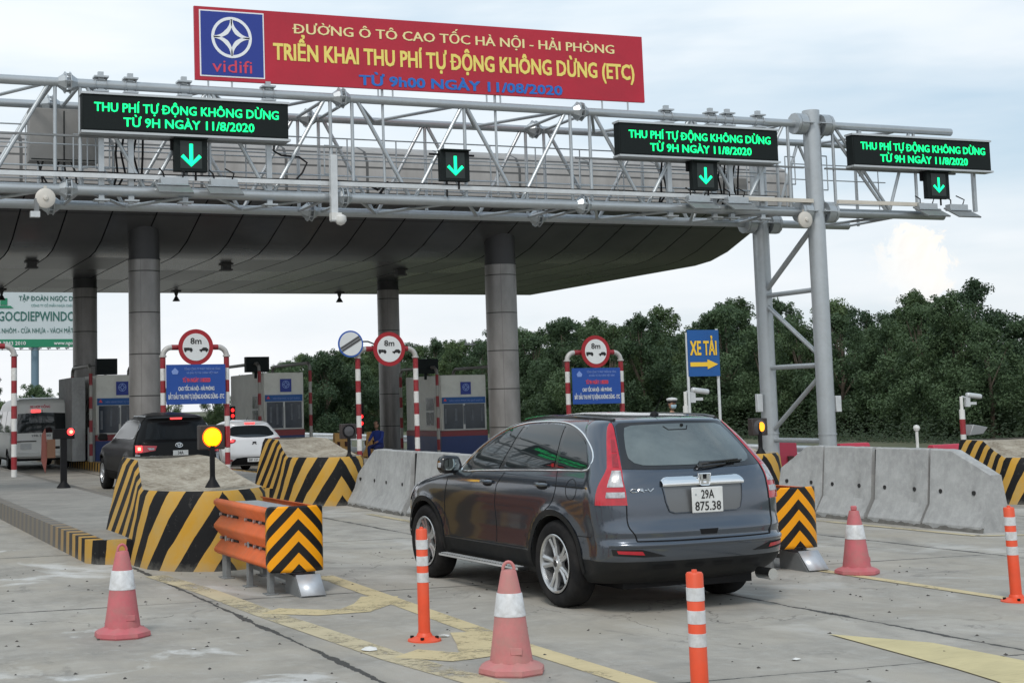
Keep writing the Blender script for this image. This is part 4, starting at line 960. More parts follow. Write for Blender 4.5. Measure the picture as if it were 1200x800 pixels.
# ------------------------------------------------------------------ warning lamps on the blocks
def warn(loc, label, kind, zt=0.66, rz=0.0):
    v = thing('warning_lamp', label, 'warning lamp', loc, rz, 'warning lamps on the island blocks')
    g = MB(); g.lathe([(0.085,0),(0.08,0.015),(0.035,0.09),(0.03,0.12)], n=20); g.box((0,0,0.28), (0.05,0.045,0.40)); g.build('post', BLACK, v)
    g = MB(); g.box((0.0, 0.05, zt-0.15), (0.29, 0.12, 0.27)); g.build('housing', mat('lamp_housing', (0.03,0.022,0.02), 0.5), v, bevel=0.012)
    if kind == 'lit':
        g = MB(); g.lathe([(0, -0.045),(0.085,-0.04),(0.098,-0.012)], (0, 0, zt-0.15), 'y', 28); g.build('lens', AMBER, v)
        g = MB(); g.lathe([(0.098,-0.016),(0.108,-0.014),(0.112,-0.009)], (0, 0, zt-0.15), 'y', 28); g.build('lens_rim', AMBER_RIM, v)
        g = MB(); g.box((0.185, 0.05, zt-0.15), (0.055, 0.1, 0.24)); g.build('side_lens', REDL2, v, bevel=0.01)
    elif kind == 'half':
        g = MB(); g.prism([(0.07*cos(t)*(0.55 if cos(t) < 0 else 0.8)+0.02, zt-0.15+0.075*sin(t)) for t in [2*pi*k/16 for k in range(16)]], -0.03, -0.012, 'xz'); g.build('lens', AMBER2, v)
        g = MB(); g.lathe([(0.0,-0.011),(0.11,-0.011),(0.115,-0.01)], (0, 0, zt-0.15), 'y', 20); g.build('lens_rim', LENS_DK, v)
    else:
        g = MB(); g.lathe([(0,-0.035),(0.085,-0.03),(0.10,-0.012)], (0, 0, zt-0.15), 'y', 24); g.build('lens', LENS_DK, v)
        g = MB(); g.lathe([(0.10,-0.014),(0.115,-0.03),(0.12,-0.011)], (0, 0, zt-0.15), 'y', 24); g.build('lens_rim', BLACK, v)
    return v
warn((4.17, 16.05, 0.875), 'large round amber lamp lit bright yellow on the nearest striped block', 'lit', 0.70)
warn((9.08, 25.2, 0.80), 'dark unlit round lamp on the second striped block, left of the grey barriers', 'off', 0.64)
warn((14.02, 19.75, 0.83), 'lamp with a small glowing orange patch beside the tall gantry posts', 'half', 0.58)

def sigpost():
    v = thing('lane_post', 'black post with a lit red lamp and a rusty diamond plate on the left island', 'post', (4.70, 29.7, 0.27))
    g = MB(); g.lathe([(0.14,0),(0.13,0.03),(0.06,0.12),(0.05,0.16)], n=16); g.box((0,0,0.55), (0.12,0.1,1.0)); g.build('post', BLACK, v)
    g = MB(); g.box((0.0, 0.0, 1.06), (0.42,0.12,0.2)); g.box((-0.22,0.02,0.8), (0.3,0.04,0.05)); g.build('head', BLACK, v, bevel=0.01)
    g = MB(); g.prism([(-0.36,0.3),(-0.31,0.72),(-0.36,1.18),(-0.43,1.05),(-0.44,0.55)], -0.03, 0.0, 'xz'); g.build('diamond_plate', RUSTP, v)
    g = MB(); g.box((-0.25,-0.05,0.78), (0.16,0.04,0.36)); g.build('side_plate', mat('brown_plate', (0.16,0.075,0.04), 0.6), v)
    g = MB(); g.lathe([(0,-0.11),(0.055,-0.1),(0.072,-0.07)], (0.13,0,1.1), 'y', 20); g.build('red_lamp', BRAKE, v)  # a lit lamp, so the disc glows
    g = MB(); g.lathe([(0,-0.12),(0.03,-0.115)], (0.13,0,1.1), 'y', 16); g.build('lamp_core', BRAKEC, v)
sigpost()

# ------------------------------------------------------------------ striped portal frames with signs
def striped_tube(g, pts_len_fn, r, segs, n=14):
    """segs = list of (p0, p1, material index)"""
    for p0, p1, mi in segs: g.cyl(p0, p1, r, n=n, mi=mi, caps=True)
def portal(loc, label, w, h, r=0.068, band=0.30, base=0.25):
    v = thing('height_frame', label, 'pipe frame', loc, 0, 'red and white pipe frames over the islands')
    hw = w/2; rc = 0.22; zt = h-rc
    for s in (-1, 1):
        g = MB(); z = zt; k = 0
        while z > base:
            z2 = max(base, z-band); g.cyl((s*hw, 0, z2), (s*hw, 0, z), r, n=14, mi=k % 2); z = z2; k += 1
        g.cyl((s*hw, 0, base), (s*hw, 0, base+0.02), r*1.9, n=14, mi=0)
        g.build('leg', [REDP, WHITE], v)
        g = MB(); g.tube([(s*(hw-rc+rc*cos(t)), 0, zt+rc*sin(t)) for t in [pi/2*k/8 for k in range(9)]], r*0.98, 12)
        g.cyl((s*hw, 0, zt-0.02), (s*hw, 0, zt+0.02), r*1.35, n=14); g.build('elbow', mat('pale_elbow', (0.45,0.44,0.42), 0.5, 0.1, 0.1, 5), v)
    g = MB(); x = -hw+rc; k = 0
    while x < hw-rc-0.01:
        x2 = min(hw-rc, x+band*1.15); g.cyl((x, 0, h), (x2, 0, h), r, n=14, mi=0 if k in (0, 1, 3, 4) else 1); x = x2; k += 1
    g.build('crossbar', [REDP, WHITE], v)
    return v
def carico(g, x, z, s, kind, y0, y1):
    if kind == 'truck':
        g.prism([(x-0.11*s, z-0.03*s), (x+0.03*s, z-0.03*s), (x+0.03*s, z+0.045*s), (x-0.11*s, z+0.045*s)], y0, y1, 'xz')
        g.prism([(x+0.035*s, z-0.04*s), (x+0.12*s, z-0.04*s), (x+0.12*s, z), (x+0.09*s, z+0.04*s), (x+0.035*s, z+0.04*s)], y0, y1, 'xz')
        ws = (-0.07, 0.08)
    else:
        g.prism([(x-0.12*s, z-0.04*s), (x+0.12*s, z-0.04*s), (x+0.12*s, z+0.0*s), (x+0.07*s, z+0.045*s), (x-0.02*s, z+0.045*s), (x-0.07*s, z+0.0), (x-0.12*s, z-0.005*s)], y0, y1, 'xz')
        ws = (-0.07, 0.07)
    for w in ws: g.prism([(x+w*s+0.026*s*cos(t), z-0.045*s+0.026*s*sin(t)) for t in [2*pi*k/12 for k in range(12)]], y0, y1, 'xz')
def round8(loc, label, R=0.445):
    v = thing('distance_sign', label, 'road sign', loc, 0, 'round 8 m distance signs')
    g = MB(); g.lathe([(0, 0.0), (R, 0.0), (R, 0.02), (0, 0.02)], axis='y', n=48); g.build('disc', SIGNRED, v)
    g = MB(); g.lathe([(0, -0.007), (R*0.76, -0.007), (R*0.76, -0.002)], axis='y', n=48); g.build('face', SIGNWH, v)
    text_obj('8m', 'lettering', PLBLK, v, -0.14, 0.14, 0.08, 0.15, bold=0.012, y=-0.012)
    g = MB(); carico(g, -0.20, -0.055, 0.95, 'truck', -0.014, -0.009); carico(g, 0.20, -0.055, 0.95, 'car', -0.014, -0.009); g.build('pictogram', PLBLK, v)
    g = MB(); g.box((0, 0.05, 0), (0.08, 0.06, 0.5)); g.build('bracket', GALV, v)
PALEBL = mat('pale_blue_print', (0.20, 0.30, 0.62), 0.5)
RED2 = mat('sign_red_lettering', (0.70, 0.06, 0.08), 0.5)
def board(loc, label, w=1.5, h=0.98):
    v = thing('notice_board', label, 'notice board', loc, 0, 'blue notice boards on the pipe frames')
    g = MB(); g.box2((-w/2, 0, 0), (w/2, 0.02, h)); g.build('panel', SIGNBL, v)
    g = MB()
    for zz, x0_, x1_ in ((0.86, -0.30, 0.62), (0.79, -0.25, 0.58)):
        pass
    text_obj('TỔNG CÔNG TY PHÁT TRIỂN HẠ TẦNG', 'lettering', PALEBL, v, -0.30*w/1.5, 0.62*w/1.5, h*0.86, h*0.055, y=-0.005)
    text_obj('VÀ ĐẦU TƯ TÀI CHÍNH VIỆT NAM', 'lettering', PALEBL, v, -0.24*w/1.5, 0.56*w/1.5, h*0.76, h*0.055, y=-0.005)
    text_obj('TỪ 9H NGÀY 11/8/2020', 'lettering', RED2, v, -0.34*w/1.5, 0.36*w/1.5, h*0.555, h*0.10, bold=0.03, y=-0.005)
    text_obj('CAO TỐC HÀ NỘI - HẢI PHÒNG', 'lettering', SIGNWH, v, -0.45*w/1.5, 0.46*w/1.5, h*0.345, h*0.095, bold=0.02, y=-0.005)
    text_obj('BẮT ĐẦU THU PHÍ TỰ ĐỘNG KHÔNG DỪNG - ETC', 'lettering', SIGNWH, v, -0.70*w/1.5, 0.71*w/1.5, h*0.135, h*0.11, bold=0.02, y=-0.005)
    g = MB(); lx, lz = -0.53*w/1.5, h*0.83
    g.prism([(lx, lz+0.09), (lx+0.09, lz), (lx+0.06, lz-0.07), (lx-0.06, lz-0.07), (lx-0.09, lz)], -0.008, -0.003, 'xz'); g.build('logo', PALEBL, v)
portal((3.72, 36, 0), 'red and white pipe frame at the left edge in front of the white minibus', 1.63, 3.36)
portal((8.94, 36, 0), 'red and white pipe frame in front of the left grey column', 1.62, 3.30)
portal((14.07, 36, 0), 'red and white pipe frame in the middle, in front of the thin grey column', 1.62, 3.22)
portal((20.22, 36, -0.2), 'red and white pipe frame above the grey car, in front of the trees', 1.68, 3.27)
round8((8.94, 35.88, 3.30), 'round 8m sign on the left pipe frame'); round8((14.10, 35.88, 3.21), 'round 8m sign on the middle pipe frame, beside the blue rimmed sign'); round8((20.22, 35.88, 3.09), 'round 8m sign on the pipe frame in front of the trees')
board((8.93, 35.86, 1.89), 'blue notice board on the left pipe frame, above the black car'); board((20.2, 35.86, 1.66), 'blue notice board on the pipe frame above the grey car')
v = thing('end_limit_sign', 'round white sign with blue rim and grey diagonal band on the middle pipe frame', 'road sign', (13.03, 35.87, 3.35))
g = MB(); g.lathe([(0, 0), (0.345, 0), (0.345, 0.02), (0, 0.02)], axis='y', n=40); g.build('disc', mat('sign_rim_blue', (0.02,0.10,0.42), 0.5), v)
g = MB(); g.lathe([(0, -0.006), (0.305, -0.006), (0.305, -0.001)], axis='y', n=40); g.build('face', SIGNWH, v)
g = MB(); 
for q in (-0.036, 0.036): g.box((q*0.5, -0.009, -q*0.86), (0.60, 0.004, 0.062), rot=Matrix.Rotation(radians(-31), 3, 'Y'))
g.build('diagonal_band', mat('band_grey', (0.09,0.09,0.09), 0.5), v)
g = MB(); g.tube([(0.2, 0.04, 0.06), (0.5, 0.06, 0.06), (0.72, 0.08, -0.02)], 0.02, 8); g.cyl((0,0.04,-0.3), (0.2,0.1,-0.25), 0.02, n=8); g.build('bracket', BLACK, v)

# XE TẢI board on two posts
v = thing('truck_lane_sign', 'blue board reading XE TẢI with a yellow arrow on two grey posts', 'road sign', (13.73, 20.8, 0.25))
g = MB(); g.box2((-0.30, -0.02, 1.84), (0.30, 0.0, 2.60)); g.build('panel', SIGNBL2, v)
text_obj('XE TẢI', 'lettering', SIGNYE, v, -0.265, 0.245, 2.19, 0.23, bold=0.028, y=-0.028)
g = MB(); g.prism([(-0.27, 2.0), (0.06, 2.0), (0.06, 1.955), (0.26, 2.035), (0.06, 2.115), (0.06, 2.07), (-0.27, 2.07)], -0.03, -0.022, 'xz'); g.build('arrow', SIGNYE, v)
for s in (-1, 1): g = MB(); g.cyl((s*0.29, 0.025, 0), (s*0.29, 0.025, 2.56 if s < 0 else 2.62), 0.024, n=12); g.build('post', GALV2, v)
# camera poles
def campole(loc, label, withplate=True):
    v = thing('camera_pole', label, 'security camera', loc, 0, 'short striped camera poles')
    g = MB()
    for k, (a, b_) in enumerate(((0, 0.22), (0.22, 0.48), (0.48, 0.76), (0.76, 0.9), (0.9, 1.18), (1.18, 1.36), (1.36, 1.6))):
        g.cyl((0,0,a), (0,0,b_), 0.05 if b_ < 1.5 else 0.03, n=12, mi=(k+1) % 2 if b_ < 1.5 else 0)
    g.build('pole', [WHITE, REDP], v)
    g = MB(); R = Matrix.Rotation(radians(7), 3, 'Y')
    g.box((0.30, 0, 1.61), (0.34, 0.10, 0.09), rot=R); g.build('camera', GALV2, v, bevel=0.03)
    g = MB(); g.box((0.474, 0, 1.588), (0.012, 0.08, 0.065), rot=R); g.build('lens', DARKM, v)
    g = MB(); g.box((0.14, 0, 1.5), (0.1, 0.05, 0.18)); g.box((0.24,0,1.47), (0.2,0.04,0.05)); g.cyl((0.02,0,1.6), (0.16,0,1.56), 0.02, n=8); g.build('bracket', GALV2, v)
    g = MB(); g.prism([(0.06, 0.88), (0.16, 1.08), (0.5, 1.02), (0.38, 0.90)], -0.1, 0.1, 'xz'); g.build('flood_light', mat('lamp_body_grey', (0.27,0.275,0.28), 0.4, 0.3), v, bevel=0.01)
campole((14.06, 21.9, 0.25), 'camera on a short red and white pole just behind the XE TẢI board')
campole((20.0, 21.85, 0.05), 'camera on a short red and white pole behind the striped block at the right edge')

# ------------------------------------------------------------------ toll booths
def booth(x, y, w, dp, label, zb=0.25, hide=False, h=2.65):
    v = thing('toll_booth', label, 'toll booth', (x, y, zb), 0, 'cream toll booths on the islands')
    g = MB(); g.box2((-w/2, 0, 0.80), (w/2, dp, h)); g.build('wall', CREAMB, v, bevel=0.03)
    g = MB(); g.box2((-w/2-0.012, -0.012, 0), (w/2+0.012, dp+0.01, 0.62)); g.build('lower_panel', BOOTHBL, v)
    g = MB(); g.box2((-w/2-0.016, -0.016, 0.62), (w/2+0.016, dp+0.012, 0.80)); g.build('red_band', BOOTHRD, v)
    f = MB(); f.box2((-w/2+0.06, -0.03, 0.82), (w/2-0.06, -0.005, 1.72)); fr = f.build('window', mat('window_frame_white', (0.5,0.5,0.48), 0.5), v, bevel=0.004)
    for a, b_ in ((-w/2+0.09, -w*0.03), (w*0.02, w/2-0.09)):
        g = MB(); g.box2((a, -0.035, 0.86), (b_, -0.031, 1.70)); g.build('pane', BGLASS, fr)
    g = MB()
    for k in range(5):
        xx = -w/2+0.16+k*(w-0.36)/4+random.uniform(-.06,.06); g.box2((xx-random.uniform(0.02,0.05), -0.039, 0.92+random.uniform(0,.3)), (xx+random.uniform(0.01,0.05), -0.036, 1.66-random.uniform(0,.15)))
    g.build('curtain', CURT, fr)
    g = MB(); g.box2((-w/2+0.04, -0.045, 1.72), (w/2-0.06, -0.004, 1.93)); sb = g.build('name_board', SIGNBL2, v)
    text_obj('HÂN HẠNH PHỤC VỤ QUÝ KHÁCH', 'lettering', PALEBL, sb, -w/2+0.3, w/2-0.16, 1.785, 0.06, y=-0.048)
    g = MB(); g.prism([(-w/2+0.08, 1.8), (-w/2+0.2, 1.8), (-w/2+0.14, 1.9)], -0.052, -0.047, 'xz'); g.build('logo', RED2, sb)
    lx = 0.05*w
    g = MB(); g.box2((lx-0.19, -0.02, 2.02), (lx+0.19, -0.003, 2.44)); lb = g.build('logo_panel', LOGOBL, v)
    g = MB(); flat_arc(g, lx, 2.26, 0.115, 0, 2*pi, 0.022, 0.022, 24, -0.026, -0.022)
    for k in range(4):
        a = pi/4+k*pi/2; flat_arc(g, lx+0.15*cos(a), 2.26+0.15*sin(a), 0.10, a+pi-0.8, a+pi+0.8, 0.012, 0.03, 8, -0.026, -0.022)
    g.build('logo_emblem', PALEBL, lb)
    # side window / door towards the lane
    g = MB(); g.box2((-w/2-0.03, 0.5, 0.95), (-w/2-0.004, 1.25, 1.95)); wn = g.build('window', MATS['window_frame_white'], v)
    g = MB(); g.box2((-w/2-0.036, 0.56, 1.5), (-w/2-0.031, 1.19, 1.9)); g.box2((-w/2-0.036, 0.56, 1.0), (-w/2-0.031, 0.85, 1.44)); g.box2((-w/2-0.036, 0.9, 1.0), (-w/2-0.031, 1.19, 1.44)); g.build('pane', BGLASS, wn)
    # guard frames along both sides
    for s, lb_ in ((-1, 'left'), (1, 'right')):
        u = thing('booth_guard', f'pipe guard frame on the {lb_} side of the {label[:60].split(",")[0]}', 'pipe frame', (x+s*(w/2+0.18), y-0.15, zb), 0, 'pipe guards beside the booths')
        L_ = dp+0.2; hh = 2.95
        for yy in (0, L_):
            g = MB(); z = hh-0.25; k = 0
            while z > 0: g.cyl((0, yy, max(0, z-0.36)), (0, yy, z), 0.055, n=12, mi=k % 2); z -= 0.36; k += 1
            g.build('leg', [mat('shaded_red_paint', (0.27,0.03,0.035), 0.6, 0, 0.15, 4), mat('shaded_grimy_white_paint', (0.36,0.35,0.32), 0.6, 0, 0.15, 4)], u)  # shade under the canopy is put into these pipe colours
        g = MB(); g.tube([(0, 0, hh-0.25), (0, 0.04, hh-0.1), (0, 0.22, hh)]+[(0, L_-0.22, hh), (0, L_-0.04, hh-0.1), (0, L_, hh-0.25)], 0.055, 10); g.build('top_pipe', mat('bare_pipe', (0.22,0.21,0.19), 0.55, 0.3, 0.2, 4), u)
    return v
booth(9.02, 46, 1.5, 3.2, 'left toll booth, half hidden behind the left grey column')
booth(14.36, 46, 1.36, 4.0, 'middle toll booth, behind the white hatchback')
booth(20.75, 46, 1.7, 3.1, 'right toll booth, behind the roof of the grey car and the barriers', zb=0.05, h=2.68)
booth(3.85, 46, 1.5, 3.2, 'toll booth just beyond the left edge, beside the white minibus')  # out of view, added to block bright sky reflections
def disp(loc, w, label):
    g = MB(); g.box2((0, 0, 0), (w, 0.25, 0.5)); g.box2((w*0.4, 0.1, -0.2), (w*0.4+0.08, 0.18, 0))
    tag(g.build('display_box', DARKM, None, loc, bevel=0.01), label, 'display', 'dark display boxes above the booths')
disp((8.35, 46.3, 2.92), 0.66, 'dark display box above the left booth, left of the big column')
disp((13.2, 46.3, 2.93), 0.78, 'dark display box above the middle booth'); disp((19.2, 46.3, 2.80), 0.78, 'dark display box above the right booth')
g = MB(); g.box2((0, 0, 0), (0.42, 2.6, 2.6)); g.box2((0.45, -0.3, 0), (0.95, -0.15, 1.05))
tag(g.build('equipment_pillar', CONCB, None, (7.6, 46.4, 0.25), bevel=0.02), 'grey concrete pillar beside the left booth and the white van', 'pillar')
v = thing('traffic_light', 'three small red lamps stacked on a dark post, left of the middle booth', 'traffic light', (11.65, 42.6, 0.25))
g = MB(); g.cyl((0,0,0), (0,0,1.6), 0.04, n=10); g.box((0,0,1.28), (0.24,0.14,0.75)); g.build('housing', BLACK, v)
for z in (1.50, 1.28, 0.99): g = MB(); g.lathe([(0,-0.11),(0.07,-0.1),(0.075,-0.07)], (0,0,z), 'y', 14); g.build('lamp', LEDR, v)
v.location = (0.2745*45.4, 45.4, 0.52); v.scale = (0.72, 0.72, 0.8)
v = thing('traffic_light', 'small red lamp on a dark post beside the thin middle column', 'traffic light', (16.6, 45.0, 0.0))
g = MB(); g.cyl((0,0,0), (0,0,1.6), 0.04, n=10); g.box((0,0,1.35), (0.24,0.14,1.0)); g.build('housing', BLACK, v)
for z in (1.42, 1.2): g = MB(); g.lathe([(0,-0.11),(0.06,-0.1),(0.065,-0.07)], (0.03,0,z), 'y', 14); g.build('lamp', LEDR, v)
# ------------------------------------------------------------------ vehicles
def paint(name, col, metal, rough=0.28, coat=1.0, dirt=0.6):
    m = bpy.data.materials.new(name); m.use_nodes = True; nt = m.node_tree; b = nt.nodes['Principled BSDF']
    b.inputs['Metallic'].default_value = metal; b.inputs['Roughness'].default_value = rough
    b.inputs['Coat Weight'].default_value = coat; b.inputs['Coat Roughness'].default_value = 0.05
    t = N(nt, 'ShaderNodeTexCoord'); ob = t.outputs['Object']
    s = N(nt, 'ShaderNodeSeparateXYZ'); L(nt, ob, s.inputs[0])
    n = noise(nt, ob, 3, 7, 0.65)
    low = mth(nt, 'MULTIPLY', ramp(nt, mth(nt, 'ADD', s.outputs[2], mth(nt, 'MULTIPLY', n, 0.5)), [(0.55, 0.30), (0.95, 0.0)]), dirt)
    c = mixc(nt, low, col, (0.16, 0.145, 0.12))
    L(nt, c, b.inputs['Base Color'])
    L(nt, mth(nt, 'ADD', 0.03, mth(nt, 'MULTIPLY', n, 0.08)), b.inputs['Coat Roughness'])
    return m
def curve(tab, sm=0.02, lo=None, hi=None):
    z = np.array([a for a, b in tab]); v = np.array([b for a, b in tab])
    Z = np.linspace(z[0], z[-1], 600); V = np.interp(Z, z, v)
    k = max(1, int(sm/((z[-1]-z[0])/599))); ker = np.exp(-0.5*(np.arange(-3*k, 3*k+1)/k)**2); ker /= ker.sum()
    Vp = np.concatenate([2*V[0]-V[1:3*k+1][::-1], V, 2*V[-1]-V[-3*k-1:-1][::-1]]); V = np.convolve(Vp, ker, 'valid')
    return lambda q: float(np.interp(q, Z, V))
class Shell:
    def __init__(s, wt, rt, ft, Lr=0.32, mr=3.0, nr=2.2, Lf=0.9, mf=2.6, nf=2.0, arches=(), fl=0.016, ar=0.43, sm=0.02, barrel=0.025):
        s.w = curve(wt, sm); s.yr = curve(rt, sm); s.yf = curve(ft, sm); s.z0 = wt[0][0]; s.z1 = wt[-1][0]
        s.Lr0, s.mr, s.nr, s.Lf0, s.mf, s.nf = Lr, mr, nr, Lf, mf, nf; s.arches = arches; s.fl = fl; s.ar = ar; s.barrel = barrel
    def par(s, z):
        yr, yf, w = s.yr(z), s.yf(z), max(0.02, s.w(z)); hl = (yf-yr)/2
        return yr, yf, w, min(s.Lr0, hl*0.6), min(s.Lf0, hl*0.9)
    def flare(s, y, z):
        f = 0
        for (ya, za) in s.arches:
            r = sqrt((y-ya)**2+(z-za)**2); f += s.fl*math.exp(-((r-s.ar)/0.055)**2)
        return f
    def W(s, y, z):
        yr, yf, w, Lr, Lf = s.par(z)
        u = (y-(yr+yf)/2)/((yf-yr)/2); wb = w*(1-s.barrel*u*u)
        if y < yr+Lr:
            q = min(1, max(0, (yr+Lr-y)/Lr)); x = w*(1-s.barrel*(1-Lr*2/(yf-yr))**2)*(1-q**s.nr)**(1/s.mr)
        elif y > yf-Lf:
            q = min(1, max(0, (y-yf+Lf)/Lf)); x = w*(1-s.barrel*(1-Lf*2/(yf-yr))**2)*(1-q**s.nf)**(1/s.mf)
        else: x = wb
        return x+s.flare(y, z)
    def R(s, x, z, off=0.0):
        yr, yf, w, Lr, Lf = s.par(z); q = min(1, abs(x)/w); return yr+Lr-Lr*(1-q**s.mr)**(1/s.nr)-off
    def Fy(s, x, z, off=0.0):
        yr, yf, w, Lr, Lf = s.par(z); q = min(1, abs(x)/w); return yf-Lf+Lf*(1-q**s.mf)**(1/s.nf)+off
    def Q(s, t, z, sgn=-1, off=0.0):
        """corner wrap: t 0 (centre of rear) .. 1 (start of side) .. then metres along the side"""
        yr, yf, w, Lr, Lf = s.par(z)
        def pt(t):
            if t <= 1:
                th = t*pi/2; x = w*sin(th)**(2/s.mr); y = yr+Lr-Lr*max(0, cos(th))**(2/s.nr); return x, y
            y = yr+Lr+(t-1); return s.W(y, z), y
        x, y = pt(t); e = 0.01; xa, ya = pt(max(0.0, t-e)); xb, yb = pt(t+e); d = Vector((xb-xa, yb-ya)); d.normalize() if d.length > 0 else None
        nx_, ny_ = d.y, -d.x
        return (sgn*(x+nx_*off), y+ny_*off, z)
    def mesh(s, nz=90, na=18):
        zs = []
        for i in range(nz+1):
            t = i/nz; zs.append(s.z0+(s.z1-s.z0)*(t if t < 0.0 else t))
        g = MB(); rings = []
        for z in zs:
            yr, yf, w, Lr, Lf = s.par(z); h = []
            for k in range(na+1):
                x, y, _ = s.Q(k/na, z, 1); h.append((x if k else 0.0, y))
            ns = 54
            for k in range(1, ns): 
                y = yr+Lr+(yf-Lf-yr-Lr)*k/ns; h.append((s.W(y, z), y))
            for k in range(na+1):
                th = pi/2*(1-k/na); x = w*(1-s.barrel*(1-Lf*2/(yf-yr))**2)*max(0, sin(th))**(2/s.mf); y = yf-Lf+Lf*max(0, cos(th))**(2/s.nf); h.append((x+s.flare(y, z) if x > 0.3 else x, y))
            h[0] = (0, h[0][1]); h[-1] = (0, h[-1][1])
            ring = [(x, y, z) for x, y in h]+[(-x, y, z) for x, y in h[-2:0:-1]]
            rings.append(ring)
        n = len(rings[0]); vs = [v for r in rings for v in r]
        fs = [(k*n+i, k*n+(i+1) % n, (k+1)*n+(i+1) % n, (k+1)*n+i) for k in range(nz) for i in range(n)]
        fs += [list(range(n))[::-1], [nz*n+i for i in range(n)]]
        g.add(vs, fs); return g
def body(shell, name, mats, parent, arches, wr, lowz=None, depth=0.34, nz=90):
    """shell with wheel arches cut out; mats = [paint, dark cladding]"""
    g = shell.mesh(nz)
    if lowz is not None:
        for i, f in enumerate(g.f):
            if max(g.v[k][2] for k in f) <= lowz+1e-4: g.m[i] = 1
    o = g.build(name, mats, parent, ang=42)
    c = MB()
    for (y, z) in arches:
        for s_ in (-1, 1):
            wmax = 1.3; c.cyl((s_*(shell.w(z)-depth), y, z), (s_*wmax, y, z), wr, n=56)
    me = c.mesh('cut', [mats[1]]); co = bpy.data.objects.new('cut', me); COL.objects.link(co); co.parent = parent
    md = o.modifiers.new('b', 'BOOLEAN'); md.object = co; md.operation = 'DIFFERENCE'; md.solver = 'EXACT'; md.material_mode = 'TRANSFER'
    bpy.context.view_layer.update(); dg = bpy.context.evaluated_depsgraph_get()
    me2 = bpy.data.meshes.new_from_object(o.evaluated_get(dg)); me2.name = name
    o.modifiers.clear(); o.data = me2; bpy.data.objects.remove(co)
    me2.polygons.foreach_set('use_smooth', [True]*len(me2.polygons)); me2.set_sharp_from_angle(angle=radians(38))
    return o
def resample(poly, step=0.03, closed=True, smooth=True):
    P_ = [Vector(p) for p in poly]; out = []; n = len(P_)
    rng = n if closed else n-1
    for i in range(rng):
        a, b = P_[i], P_[(i+1) % n]; k = max(1, int((b-a).length/step))
        if smooth and n > 4:
            p0 = P_[(i-1) % n] if closed or i > 0 else a; p3 = P_[(i+2) % n] if closed or i+2 < n else b
            for j in range(k):
                t = j/k; out.append(0.5*((2*a)+(b-p0)*t+(2*p0-5*a+4*b-p3)*t*t+(3*a-p0-3*b+p3)*t**3))
        else:
            for j in range(k): out.append(a.lerp(b, j/k))
    if not closed: out.append(P_[-1])
    return out
def panel(poly, fn, name, m, parent, step=0.04, smooth=True, grid=0.05):
    pts = resample(poly, step, True, smooth); n = len(pts)
    x0 = min(p[0] for p in pts); x1 = max(p[0] for p in pts); y0 = min(p[1] for p in pts); y1 = max(p[1] for p in pts)
    v2 = [Vector((p[0], p[1])) for p in pts]; ed = [(i, (i+1) % n) for i in range(n)]
    i = 1
    while x0+i*grid < x1:
        j = 1
        while y0+j*grid < y1: v2.append(Vector((x0+i*grid+0.0003*j, y0+j*grid+0.0002*i))); j += 1
        i += 1
    vo, eo, fo, *_ = geometry.delaunay_2d_cdt(v2, ed, [list(range(n))], 1, 1e-6)
    g = MB(); g.add([fn(p[0], p[1]) for p in vo], [list(f) for f in fo])
    me = g.mesh(name, m, True, 60)
    o = bpy.data.objects.new(name, me); COL.objects.link(o); o.parent = parent; return o
def pipe(poly, fn, r, name, m, parent, closed=True, smooth=True, step=0.03, n=6):
    g = MB(); g.tube([fn(p[0], p[1]) for p in resample(poly, step, closed, smooth)], r, n, closed=closed); return g.build(name, m, parent)

